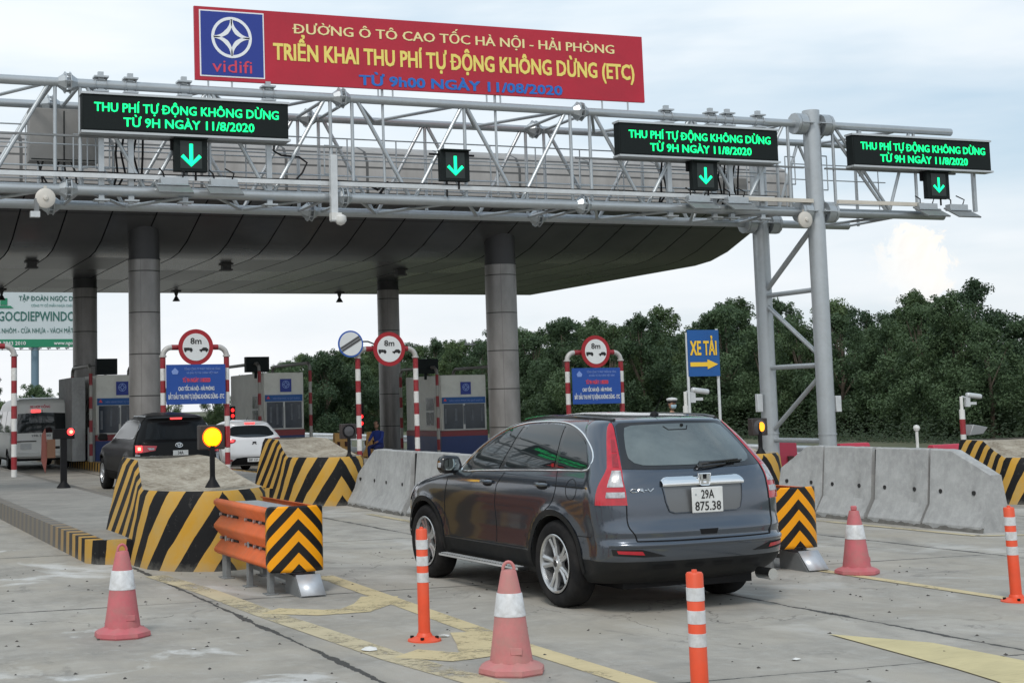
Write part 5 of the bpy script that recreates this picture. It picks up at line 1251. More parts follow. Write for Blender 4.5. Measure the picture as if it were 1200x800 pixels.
def wheel(parent, y, s, x_out, R, rimR, width=0.225, spokes=5, twin=True, m=ALLOY, ymir=1):
    """wheel on side s; x_out = outer face of the tyre"""
    w = bpy.data.objects.new('wheel', None); COL.objects.link(w); w.parent = parent; w.location = (s*x_out, y, R); w.empty_display_size = 0.1
    if s > 0: w.rotation_euler = (0, 0, pi)
    # local: outer face at x=0 facing -X, wheel extends towards +X
    g = MB(); W_ = width
    g.lathe([(rimR+0.004, 0.02), (rimR+0.02, 0.008), (R-0.055, 0.0), (R-0.028, 0.008), (R-0.008, 0.028), (R, 0.05), (R, W_-0.05), (R-0.01, W_-0.02), (R-0.05, W_), (rimR, W_-0.01), (rimR-0.02, W_/2), (rimR+0.004, 0.02)], axis='x', n=56, caps=False)
    for q in (-0.035, 0.0, 0.035):
        pass
    g.build('tyre', RUBBER, w, ang=50)
    g = MB()
    g.lathe([(rimR+0.006, 0.004), (rimR, 0.0), (rimR-0.014, 0.006), (rimR-0.022, 0.03), (rimR-0.03, 0.09), (rimR-0.035, W_-0.02), (rimR-0.05, W_-0.02), (rimR-0.045, 0.09), (rimR-0.036, 0.028)], axis='x', n=48, caps=False)
    hub = 0.066
    for k in range(spokes):
        a = 2*pi*k/spokes+0.31
        for q in ((-1, 1) if twin else (0,)):
            da0 = q*0.10; da1 = q*0.165 if twin else 0
            pa = Vector((0.026, sin(a+da0*1.6)*hub*0.8, cos(a+da0*1.6)*hub*0.8)); pb = Vector((0.014, sin(a+da1)*(rimR-0.018), cos(a+da1)*(rimR-0.018)))
            tn = Vector((0, cos(a), -sin(a))); wa = 0.019 if twin else 0.035; wb = 0.0235 if twin else 0.045
            vs = []
            for p_, ww, dp in ((pa, wa, 0.03), (pa.lerp(pb, 0.5)+Vector((0.008,0,0)), (wa+wb)/2*0.92, 0.03), (pb, wb, 0.025)):
                vs += [p_-tn*ww+Vector((0.006,0,0)), p_+Vector((-0.002,0,0)), p_+tn*ww+Vector((0.006,0,0)), p_+tn*ww+Vector((dp,0,0)), p_-tn*ww+Vector((dp,0,0))]
            fs = [(i*5+j, i*5+(j+1) % 5, (i+1)*5+(j+1) % 5, (i+1)*5+j) for i in range(2) for j in range(5)]+[(4,3,2,1,0), (10,11,12,13,14)]
            g.add(vs, fs)
    g.lathe([(0, 0.012), (0.03, 0.012), (0.034, 0.018), (0.05, 0.022), (0.074, 0.03), (0.078, 0.06)], axis='x', n=28, caps=False)
    g.build('rim', m, w, ang=30)
    g = MB(); g.lathe([(0, 0.09), (rimR-0.07, 0.09), (rimR-0.06, 0.12), (0, 0.12)], axis='x', n=32); g.lathe([(0.03,0.0115),(0.0,0.0105)], axis='x', n=16)
    g.build('brake_disc', mat('brake_disc', (0.06,0.06,0.06), 0.5, 0.5), w)
    return w

# ---------------------------------------------------------------- the dark grey SUV
CARGREY = paint('metallic_grey_paint', (0.078, 0.095, 0.122), 0.76, 0.22)
CLAD = mat('dark_grey_cladding', (0.011, 0.012, 0.013), 0.6, 0, 0.15, 6, dirt=(0.04,0.037,0.033), ds=4, da=0.4, spec=0.22)
def grey_suv():
    v = thing('suv_car', 'large dark grey SUV in the middle, number plate 29A 875.38', 'car', (6.784, 11.327, 0), 0.0324)
    A = [(0, 0.363), (2.62, 0.363)]
    S = Shell(
        wt=[(0.24,0.80),(0.30,0.85),(0.38,0.872),(0.45,0.882),(0.50,0.880),(0.60,0.878),(0.70,0.886),(0.80,0.897),(0.88,0.901),(0.95,0.898),(1.02,0.889),(1.08,0.872),(1.13,0.850),(1.20,0.826),(1.30,0.782),(1.40,0.733),(1.48,0.684),(1.53,0.645),(1.56,0.60),(1.58,0.54),(1.597,0.46),(1.61,0.36),(1.62,0.20)],
        rt=[(0.24,-0.70),(0.30,-0.84),(0.36,-0.93),(0.45,-0.985),(0.53,-1.0),(0.575,-1.0),(0.60,-0.975),(0.62,-0.965),(0.66,-0.985),(0.70,-0.965),(0.76,-0.945),(0.86,-0.94),(0.95,-0.932),(1.05,-0.912),(1.13,-0.885),(1.17,-0.862),(1.20,-0.835),(1.30,-0.753),(1.40,-0.665),(1.50,-0.572),(1.535,-0.545),(1.555,-0.56),(1.568,-0.55),(1.58,-0.46),(1.597,-0.1),(1.61,0.25),(1.62,0.5)],
        ft=[(0.24,3.36),(0.34,3.50),(0.50,3.555),(0.65,3.55),(0.78,3.50),(0.88,3.40),(0.95,3.24),(1.0,2.98),(1.04,2.72),(1.07,2.5),(1.10,2.38),(1.20,2.24),(1.30,2.08),(1.40,1.88),(1.48,1.68),(1.53,1.52),(1.56,1.34),(1.585,1.15),(1.605,0.9),(1.62,0.7)],
        Lr=0.34, mr=3.0, nr=2.3, Lf=0.72, mf=2.9, nf=2.1, arches=A, fl=0.018, ar=0.43)
    b = body(S, 'body', [CARGREY, CLAD], v, A, 0.405, 0.44)
    side = lambda sg, off: (lambda y, z: (sg*(S.W(y, z)+off), y, z))
    rear = lambda off: (lambda x, z: (x, S.R(x, z, off), z))
    DLO = [(1.80,1.095),(1.66,1.245),(1.50,1.345),(1.32,1.43),(1.11,1.495),(0.89,1.532),(0.67,1.545),(0.42,1.548),(0.18,1.54),(-0.03,1.51),(-0.22,1.455),(-0.38,1.38),(-0.49,1.30),(-0.535,1.23),(-0.52,1.175),(-0.44,1.155),(-0.2,1.15),(0.6,1.13),(1.4,1.105)]
    for sg in (-1, 1):
        panel(DLO, side(sg, 0.004), 'window_surround', GLOSSB, v)
        pipe(DLO, side(sg, 0.006), 0.0085, 'chrome_strip', CHROME, v)
        G1 = [(1.70,1.12),(1.60,1.24),(1.46,1.34),(1.30,1.415),(1.10,1.475),(0.95,1.502),(0.87,1.516),(0.93,1.34),(1.03,1.13),(1.3,1.125)]
        G2 = [(0.79,1.522),(0.50,1.53),(0.30,1.528),(0.13,1.515),(0.08,1.34),(0.04,1.17),(0.4,1.155),(0.94,1.14),(0.85,1.34)]
        G3 = [(0.06,1.503),(-0.06,1.482),(-0.15,1.455),(-0.28,1.405),(-0.38,1.345),(-0.465,1.27),(-0.485,1.22),(-0.47,1.19),(-0.42,1.175),(-0.25,1.17),(-0.02,1.165),(0.02,1.34)]
        for G_, nm in ((G1, 'front_window'), (G2, 'rear_window'), (G3, 'quarter_window')):
            panel(G_, side(sg, 0.008), nm, GLASS, v, smooth=False)
        # seams
        for ln in ([(0.90,1.10),(1.02,0.98),(1.06,0.8),(1.07,0.47)], [(2.06,1.03),(2.13,0.8),(2.18,0.6),(2.2,0.46)], [(-0.02,1.14),(-0.05,1.0),(0.03,0.86),(0.22,0.75),(0.36,0.66),(0.42,0.5)], [(2.2,0.455),(0.42,0.455)], [(-0.32,0.62),(-0.9,0.62)]):
            pipe(ln, side(sg, 0.0), 0.0038, 'door_seam', BLACK, v, closed=False, step=0.03, smooth=len(ln) > 4)
        pipe([(0.0,1.02),(-0.4,1.015),(-0.80,1.01)], side(sg, 0.001), 0.006, 'body_groove', BLACK, v, closed=False, smooth=False)
        if sg < 0: pipe([(-0.30+0.085*cos(t), 0.995+0.085*sin(t)) for t in [2*pi*k/24 for k in range(24)]], side(sg, 0.0), 0.0032, 'fuel_flap', BLACK, v, smooth=False)
        for yy, zz in ((1.20, 1.01), (0.18, 1.02)):
            g = MB(); pts = [(yy-0.11, zz), (yy-0.06, zz), (yy+0.06, zz), (yy+0.11, zz-0.002)]
            offs = [0.008, 0.036, 0.036, 0.008]
            g.tube([(sg*(S.W(a, b_)+o_), a, b_) for (a, b_), o_ in zip(pts, offs)], [0.012, 0.017, 0.017, 0.012], 8); g.build('door_handle', CARGREY, v)
            panel([(yy-0.09, zz-0.03), (yy, zz-0.045), (yy+0.09, zz-0.03), (yy+0.08, zz+0.02), (yy, zz+0.03), (yy-0.08, zz+0.02)], side(sg, 0.002), 'handle_recess', BLACK, v)
        # cladding strip round arches and along the sill
        for (ya, za) in A:
            out = [(ya+0.455*cos(t), za+0.455*sin(t)) for t in [radians(a_) for a_ in range(-8, 190, 6)]]; inn = [(ya+0.408*cos(t), za+0.408*sin(t)) for t in [radians(a_) for a_ in range(189, -10, -6)]]
            panel(out+inn, side(sg, 0.006), 'arch_trim', CLAD, v, smooth=False, grid=0.2)
        g = MB(); x = sg*0.90; g.box2((sg*0.86, 0.50, 0.262), (sg*0.965, 2.16, 0.29)); g.build('running_board', CLAD, v, bevel=0.008)
        g = MB()
        for k in range(30): g.box((sg*0.925, 0.56+k*0.053, 0.2925), (0.07, 0.022, 0.006))
        g.box2((sg*0.963, 0.52, 0.268), (sg*0.968, 2.14, 0.286)); g.build('tread_strips', GALV2, v)
        # mirror
        mr = MB(); mr.prism([(0,0),(0.20,0.0),(0.235,0.05),(0.22,0.15),(0.16,0.175),(0.02,0.165),(-0.01,0.08)], -0.05, 0.06, 'xz')
        o = mr.build('door_mirror', GLOSSB, v, loc=(sg*0.80, 1.96, 1.06), bevel=0.028)
        if sg < 0: o.scale = (-1, 1, 1)
        g = MB(); g.prism([(0.04,0.03),(0.175,0.035),(0.195,0.07),(0.185,0.125),(0.14,0.14),(0.05,0.135),(0.03,0.08)], -0.054, -0.049, 'xz')
        g2 = g.build('mirror_glass', mat('mirror_glass', (0.35,0.38,0.36), 0.03, 1.0), o)
        g = MB(); g.box((0.218, -0.01, 0.08), (0.03, 0.06, 0.05)); g.build('indicator', CLEARL, o, bevel=0.008)
        # roof rail
        rl = MB(); rl.tube([(sg*(S.W(a, b_)-0.02), a, b_+0.015) for a, b_ in ((-0.42,1.545),(-0.2,1.562),(0.2,1.575),(0.6,1.580),(1.0,1.57),(1.25,1.545))], 0.014, 6); rl.build('roof_rail', GLOSSB, v)
        wheel(v, 0, sg, 0.895, 0.3635, 0.241, twin=True); wheel(v, 2.62, sg, 0.895, 0.3635, 0.241, twin=True)
        # tail lamp: (t, z) wrap around the rear corner
        def tt(x, z): 
            q = min(0.999, abs(x)/S.w(z)); return math.asin(q**(S.mr/2))/(pi/2)
        inn = [(0.69,0.885),(0.69,1.0),(0.69,1.10),(0.675,1.165),(0.635,1.28),(0.59,1.40),(0.548,1.50),(0.535,1.545)]
        outt = [(0.62,1.52),(0.64,1.40),(0.66,1.28),(0.68,1.185),(0.735,1.12),(0.80,1.04),(0.845,0.96),(0.86,0.885)]
        inz = [(tt(x, z), z) for x, z in inn]
        def lamp(t0z, t1z, nm, m, off):
            """region between two (t,z) chains with equal z samples"""
            g = MB(); rows = len(t0z); nn = 10; vs = []
            for (a, z), (b_, z2) in zip(t0z, t1z):
                for k in range(nn+1): vs.append(S.Q(a+(b_-a)*k/nn, z, sg, off*(1.0 if 0 < k < nn else 0.6)))
            g.add(vs, [(i*(nn+1)+k, i*(nn+1)+k+1, (i+1)*(nn+1)+k+1, (i+1)*(nn+1)+k) for i in range(rows-1) for k in range(nn)])
            return g.build(nm, m, v, ang=60)
        zi = [p[1] for p in inz]; 
        def ti(z): return float(np.interp(z, [p[1] for p in inz], [p[0] for p in inz]))
        def to(z): 
            oz = outt[::-1]; return float(np.interp(z, [p[1] for p in oz], [p[0] for p in oz]))
        def rng(a, b_, n=8): return [a+(b_-a)*k/n for k in range(n+1)]
        Z = rng(0.885, 1.535, 22)
        lamp([(ti(z), z) for z in Z], [(to(z), z) for z in Z], 'tail_lamp', REDL, 0.012)
        mid = lambda z: ti(z)+(to(z)-ti(z))*(0.60 if z > 1.16 else 0.62)
        lamp([(ti(z)+0.012, z) for z in rng(1.03, 1.16, 5)], [(mid(z), z) for z in rng(1.03, 1.16, 5)], 'clear_section', CLEARL, 0.016)
        lamp([(ti(z)+0.012, z) for z in rng(0.945, 0.99, 3)], [(mid(z), z) for z in rng(0.945, 0.99, 3)], 'reverse_lamp', CLEARL, 0.016)
        lamp([(ti(z)+0.02, z) for z in rng(1.185, 1.29, 4)], [(mid(z), z) for z in rng(1.185, 1.29, 4)], 'lamp_section', REDL2, 0.0155)
        lamp([(ti(z)+0.02, z) for z in rng(1.30, 1.405, 4)], [(mid(z), z) for z in rng(1.30, 1.405, 4)], 'lamp_section', REDL2, 0.0155)
        # reflector in the bumper
        panel([(sg*0.60, 0.492), (sg*0.79, 0.505), (sg*0.80, 0.530), (sg*0.62, 0.522)], rear(0.008), 'reflector', REDL, v, smooth=False)
        panel([(sg*0.42, 0.478), (sg*0.60, 0.475), (sg*0.82, 0.49), (sg*0.83, 0.54), (sg*0.62, 0.536)], rear(0.003), 'reflector_recess', CLAD, v, smooth=False)
        # tailgate seam
        sm_ = [(0.535,1.55),(0.55,1.50),(0.592,1.40),(0.637,1.28),(0.68,1.165),(0.695,1.10),(0.697,0.9),(0.70,0.76),(0.69,0.70),(0.655,0.645),(0.645,0.60)]
        pipe([(sg*x, z) for x, z in sm_], rear(0.001), 0.0055, 'tailgate_seam', BLACK, v, closed=False)
    pipe([(-0.645,0.60),(-0.3,0.597),(0.3,0.597),(0.645,0.60)], rear(0.001), 0.006, 'tailgate_seam', BLACK, v, closed=False, smooth=False)
    # rear glass: black band then lighter inner glass
    panel([(-0.672,1.168),(-0.63,1.28),(-0.583,1.40),(-0.536,1.51),(-0.50,1.535),(0,1.545),(0.50,1.535),(0.536,1.51),(0.583,1.40),(0.63,1.28),(0.672,1.168),(0.4,1.158),(0,1.155),(-0.4,1.158)], rear(0.003), 'rear_window_surround', GLOSSB, v, smooth=False)
    panel([(-0.56,1.215),(-0.585,1.25),(-0.565,1.33),(-0.515,1.44),(-0.48,1.495),(-0.42,1.512),(0,1.52),(0.42,1.512),(0.48,1.495),(0.515,1.44),(0.565,1.33),(0.585,1.25),(0.56,1.215),(0.50,1.195),(0.2,1.188),(-0.2,1.188),(-0.50,1.195)], rear(0.006), 'rear_window', GLASSR, v)
    pipe([(-0.14,1.50),(-0.105,1.47),(0.075,1.47),(0.10,1.50)], rear(0.008), 0.004, 'high_brake_light', BLACK, v, closed=False, smooth=False)
    g = MB(); c0 = Vector(rear(0.015)(0.045, 1.505)); g.lathe([(0,-0.01),(0.012,-0.008),(0.012,0.01)], c0, 'y', 12); g.build('washer_nozzle', BLACK, v)
    # wiper
    g = MB(); g.tube([rear(0.03)(0.0+0.0, 1.165), rear(0.05)(0.0, 1.195), rear(0.055)(0.12, 1.20), rear(0.045)(0.40, 1.215)], [0.022, 0.02, 0.014, 0.008], 8)
    g.tube([rear(0.022)(x, 1.19+0.022*(x+0.05)*1.5) for x in (0.0, 0.12, 0.24, 0.36, 0.46)], 0.008, 6)
    g.tube([rear(0.02)(-0.03, 1.163), rear(0.035)(0.10, 1.175), rear(0.03)(0.26, 1.185)], [0.02, 0.018, 0.008], 8); g.build('wiper', GLOSSB, v)
    # chrome garnish + emblem
    gar = [(-0.395,1.02),(-0.385,1.075),(-0.35,1.095),(0,1.102),(0.35,1.095),(0.385,1.075),(0.395,1.02),(0.2,1.017),(-0.2,1.017)]
    g = MB(); n_ = 28; vs = []
    for k in range(n_+1):
        x = -0.395+0.79*k/n_; e = max(0, (abs(x)-0.34)/0.055); zt = 1.100-0.03*e*e; 
        for z, off in ((1.02, 0.004), (1.024, 0.026), (1.045, 0.034), (zt-0.022, 0.030), (zt-0.004, 0.020), (zt, 0.004)): vs.append(rear(off)(x, z))
    g.add(vs, [(k*6+i, k*6+i+1, k*6+i+7, k*6+i+6) for k in range(n_) for i in range(5)]); g.build('chrome_garnish', CHROME, v, ang=50)
    g = MB(); ex, ez, ey = 0.0, 1.068, S.R(0, 1.068, 0.036)
    fr = [(-0.058,0.046),(0.058,0.046),(0.046,-0.04),(0.034,-0.048),(-0.034,-0.048),(-0.046,-0.04)]
    g.tube([(ex+a, ey, ez+b_) for a, b_ in resample(fr, 0.02, True, False)], 0.008, 6, closed=True)
    g.prism([(ex-0.046, ez+0.042), (ex-0.020, ez+0.042), (ex-0.013, ez-0.042), (ex-0.034, ez-0.042)], ey-0.006, ey+0.002, 'xz')
    g.prism([(ex+0.020, ez+0.042), (ex+0.046, ez+0.042), (ex+0.034, ez-0.042), (ex+0.013, ez-0.042)], ey-0.006, ey+0.002, 'xz')
    g.box((ex, ey-0.002, ez-0.004), (0.045, 0.008, 0.015)); g.build('emblem', CHROME, v)
    g = MB(); g.prism([(ex-0.05, ez+0.04), (ex+0.05, ez+0.04), (ex+0.036, ez-0.044), (ex-0.036, ez-0.044)], ey+0.001, ey+0.006, 'xz'); g.build('emblem_backing', BLACK, v)
    # plate recess, plate, badge
    panel([(-0.385,1.018),(-0.37,0.90),(-0.345,0.825),(-0.30,0.808),(0.30,0.808),(0.345,0.825),(0.37,0.90),(0.385,1.018)], rear(0.003), 'plate_recess', mat('recess_grey', (0.16,0.165,0.17), 0.35, 0.5), v, smooth=False)
    pipe([(-0.385,1.018),(-0.37,0.90),(-0.345,0.825),(-0.30,0.808),(0.30,0.808),(0.345,0.825),(0.37,0.90),(0.385,1.018)], rear(0.006), 0.006, 'recess_edge', CARGREY, v, closed=False, smooth=False)
    py_ = S.R(0, 0.91, 0.035)
    g = MB(); g.box((0, 0, 0), (0.30, 0.012, 0.205)); pl = g.build('number_plate', PLATE, v, loc=(0.0, py_, 0.905), bevel=0.008)
    text_obj('29A', 'lettering', PLBLK, pl, -0.062, 0.062, 0.012, 0.070, bold=0.008, y=-0.0075, depth=0.003)
    text_obj('875.38', 'lettering', PLBLK, pl, -0.125, 0.125, -0.083, 0.072, bold=0.008, y=-0.0075, depth=0.003)
    g = MB(); g.cyl((-0.115, -0.009, 0.045), (-0.115, -0.006, 0.045), 0.008, n=10); g.build('plate_bolt', GALV, pl)
    g = MB()
    def bd(x, z): return rear(0.008)(x, z)
    bx0 = -0.66
    def stroke(pts): g.tube([bd(bx0+a*0.062, 0.985+b_*0.026) for a, b_ in pts], 0.0042, 5)
    stroke([(0.75,0.9),(0.3,1.0),(0,0.5),(0.25,0.05),(0.8,0.05)])
    stroke([(0.95,0.0),(1.1,0.95),(1.6,0.95),(1.7,0.6),(1.1,0.5)]); stroke([(1.3,0.5),(1.75,0.0)])
    stroke([(1.85,0.5),(2.2,0.5)]); stroke([(2.3,1.0),(2.55,0.05),(3.1,1.0)]); g.build('model_badge', CHROME, v)
    # tailgate handle recess, bumper step, lower diffuser, exhaust, aerial
    panel([(-0.09,0.675),(0.09,0.675),(0.075,0.632),(-0.075,0.632)], rear(0.004), 'tailgate_handle', BLACK, v, smooth=False)
    g = MB(); vs = []; n_ = 40
    for k in range(n_+1):
        x = -0.845+1.69*k/n_
        for z, off in ((0.545,0.004),(0.56,0.022),(0.578,0.028),(0.592,0.014)): vs.append(rear(off)(x, z))
    g.add(vs, [(k*4+i, k*4+i+1, k*4+i+5, k*4+i+4) for k in range(n_) for i in range(3)]); g.build('bumper_step', CARGREY, v, ang=60)
    for x in (-0.42, -0.14, 0.14, 0.42): 
        panel([(x-0.10,0.405),(x+0.10,0.405),(x+0.08,0.375),(x-0.08,0.375)], rear(0.005), 'bumper_vent', BLACK, v, smooth=False)
    g = MB(); g.lathe([(0.041,-0.06),(0.047,-0.06),(0.047,0.12),(0.034,0.12),(0.038,-0.05),(0.0,-0.03)], (0.585, -0.95, 0.275), 'y', 20, mis=[0,0,0,1,1]); g.build('exhaust', [CHROME, BLACK], v)
    g = MB(); g.box((0, 0.2, 0.23), (1.2, 1.6, 0.08)); g.cyl((-0.62, 0, 0.3), (0.62, 0, 0.3), 0.05, n=10); g.box((0.35, -0.55, 0.26), (0.5, 0.3, 0.14)); g.build('underbody', BLACK, v)
    g = MB(); g.lathe([(0.04,0),(0.035,0.015),(0.018,0.03),(0.01,0.034)], (0.02,-0.22,1.588), n=12); g.tube([(0.02,-0.22,1.61),(0.03,-0.34,1.76)], [0.0035,0.002], 5); g.build('aerial', BLACK, v)
    # windscreen
    panel([(-0.68,1.13),(-0.66,1.2),(-0.60,1.38),(-0.52,1.52),(0,1.56),(0.52,1.52),(0.60,1.38),(0.66,1.2),(0.68,1.13),(0,1.12)], lambda x, z: (x, S.Fy(x, z, 0.004), z), 'windscreen', GLASS, v, smooth=False)
    panel([(-0.72,0.76),(-0.5,0.80),(-0.45,0.70),(-0.6,0.64),(-0.74,0.68)], lambda x, z: (x, S.Fy(x, z, 0.006), z), 'headlamp', CLEARL, v)
    panel([(0.72,0.76),(0.5,0.80),(0.45,0.70),(0.6,0.64),(0.74,0.68)], lambda x, z: (x, S.Fy(x, z, 0.006), z), 'headlamp', CLEARL, v)
    panel([(3.22,0.78),(3.02,0.93),(2.86,0.95),(2.92,0.86),(3.10,0.74)], side(-1, 0.006), 'headlamp', CLEARL, v)
    panel([(-0.4,0.66),(0.4,0.66),(0.38,0.5),(-0.38,0.5)], lambda x, z: (x, S.Fy(x, z, 0.004), z), 'grille', BLACK, v)
    # side turn lamp above the door on the front wing
    return v
grey_suv()

# ---------------------------------------------------------------- black SUV queueing in lane 1
def black_suv():
    BL = paint('black_paint', (0.004, 0.004, 0.0045), 0.0, 0.35, 0.12, 0.05)
    BL.node_tree.nodes['Principled BSDF'].inputs['Specular IOR Level'].default_value = 0.12
    BGL = mat('black_suv_glass', (0.006,0.007,0.008), 0.12, 0, spec=0.25)
    v = thing('suv_car', 'black SUV with lit brake lights queueing behind the nearest striped block', 'car', (7.18, 31.35, 0), 0.0)
    v.scale = (1, 1, 0.95)
    A = [(0, 0.385), (2.75, 0.385)]
    S = Shell(wt=[(0.28,0.84),(0.40,0.90),(0.6,0.915),(0.85,0.925),(1.0,0.92),(1.1,0.90),(1.2,0.865),(1.35,0.80),(1.5,0.735),(1.6,0.68),(1.68,0.62),(1.74,0.52),(1.78,0.38),(1.80,0.2)],
        rt=[(0.28,-0.9),(0.4,-1.05),(0.55,-1.1),(0.68,-1.08),(0.75,-1.04),(1.0,-1.0),(1.15,-0.97),(1.3,-0.88),(1.5,-0.76),(1.62,-0.70),(1.66,-0.76),(1.70,-0.74),(1.74,-0.5),(1.78,0.0),(1.80,0.3)],
        ft=[(0.28,3.5),(0.5,3.65),(0.8,3.66),(0.98,3.5),(1.06,3.1),(1.12,2.7),(1.18,2.45),(1.35,2.2),(1.5,1.95),(1.62,1.65),(1.70,1.35),(1.76,1.0),(1.80,0.7)],
        Lr=0.3, mr=3.4, nr=2.3, Lf=0.8, mf=2.6, nf=2.0, arches=A, fl=0.02, ar=0.46)
    BL2 = mat('black_lower_trim', (0.006,0.006,0.006), 0.7, spec=0.1)
    body(S, 'body', [BL, BL2], v, A, 0.43, 0.5, nz=60)
    rear = lambda off: (lambda x, z: (x, S.R(x, z, off), z))
    for sg in (-1, 1):
        sd_ = lambda y, z: (sg*(S.W(y, z)+0.006), y, z)
        panel([(1.9,1.22),(1.7,1.40),(1.4,1.52),(1.0,1.60),(0.6,1.625),(0.1,1.625),(-0.3,1.60),(-0.52,1.52),(-0.56,1.40),(-0.5,1.28),(-0.3,1.23),(0.6,1.22)], sd_, 'side_window', BGL, v)
        pipe([(1.9,1.22),(1.7,1.40),(1.4,1.52),(1.0,1.60),(0.6,1.625),(0.1,1.625),(-0.3,1.60),(-0.52,1.52),(-0.56,1.40),(-0.5,1.28),(-0.3,1.23),(0.6,1.22)], sd_, 0.009, 'chrome_strip', CHROME, v)
        g = MB(); g.prism([(0,0),(0.2,0),(0.23,0.06),(0.2,0.17),(0.02,0.16)], -0.05, 0.05, 'xz'); o = g.build('door_mirror', BL, v, loc=(sg*0.9, 2.1, 1.17), bevel=0.02); o.scale = (sg, 1, 1)
        for yy in (0, 2.75): wheel(v, yy, sg, 0.91, 0.385, 0.23, spokes=6, twin=False)
        panel([(sg*0.46,1.075),(sg*0.70,1.09),(sg*0.885,1.10),(sg*0.885,0.90),(sg*0.72,0.94),(sg*0.50,0.975)], rear(0.012), 'tail_lamp', REDL, v, smooth=False)
        panel([(sg*0.76,1.085),(sg*0.87,1.085),(sg*0.88,0.95),(sg*0.76,0.96)], rear(0.018), 'brake_light', BRAKE, v)
        panel([(sg*0.79,1.05),(sg*0.84,1.05),(sg*0.84,0.985),(sg*0.79,0.985)], rear(0.022), 'brake_light_core', BRAKEC, v)
        panel([(sg*0.52,1.03),(sg*0.66,1.035),(sg*0.62,0.99),(sg*0.52,0.99)], rear(0.017), 'reverse_lamp', CLEARL, v, smooth=False)
        panel([(sg*0.80,0.89),(sg*0.89,0.90),(sg*0.89,0.72),(sg*0.82,0.72)], rear(0.012), 'lower_lamp', CLEARL, v, smooth=False)
        rl = MB(); rl.tube([(sg*(S.W(a, b_)-0.02), a, b_+0.03) for a, b_ in ((-0.4,1.68),(0.2,1.69),(0.9,1.69),(1.2,1.67))], 0.016, 6); rl.build('roof_rail', GALV2, v)
    panel([(-0.68,1.22),(-0.64,1.40),(-0.58,1.57),(0,1.60),(0.58,1.57),(0.64,1.40),(0.68,1.22),(0,1.20)], rear(0.005), 'rear_window', BGL, v, smooth=False)
    panel([(-0.13,1.675),(0.13,1.675),(0.12,1.64),(-0.12,1.64)], rear(0.012), 'high_brake_light', BRAKE, v, smooth=False)
    g = MB(); y_ = S.R(0, 1.08, 0.02)
    g.tube([(0.075*cos(t), y_, 1.08+0.05*sin(t)) for t in [2*pi*k/20 for k in range(20)]], 0.008, 5, closed=True); g.tube([(0.05*cos(t), y_, 1.10+0.02*sin(t)) for t in [2*pi*k/16 for k in range(16)]], 0.007, 5, closed=True); g.tube([(0.025*cos(t), y_, 1.08+0.048*sin(t)) for t in [2*pi*k/16 for k in range(16)]], 0.007, 5, closed=True); g.build('emblem', CHROME, v)
    g = MB(); g.box((0,0,0), (0.32,0.012,0.2)); pl = g.build('number_plate', PLATE, v, loc=(0.02, S.R(0, 0.86, 0.03), 0.87))
    text_obj('34A', 'lettering', PLBLK, pl, -0.06, 0.06, 0.01, 0.07, bold=0.01, y=-0.008, depth=0.003); text_obj('076.68', 'lettering', PLBLK, pl, -0.13, 0.13, -0.085, 0.07, bold=0.01, y=-0.008, depth=0.003)
    panel([(-0.62,0.86),(-0.36,0.86),(-0.36,0.83),(-0.62,0.83)], rear(0.008), 'model_badge', CHROME, v, smooth=False)
black_suv()

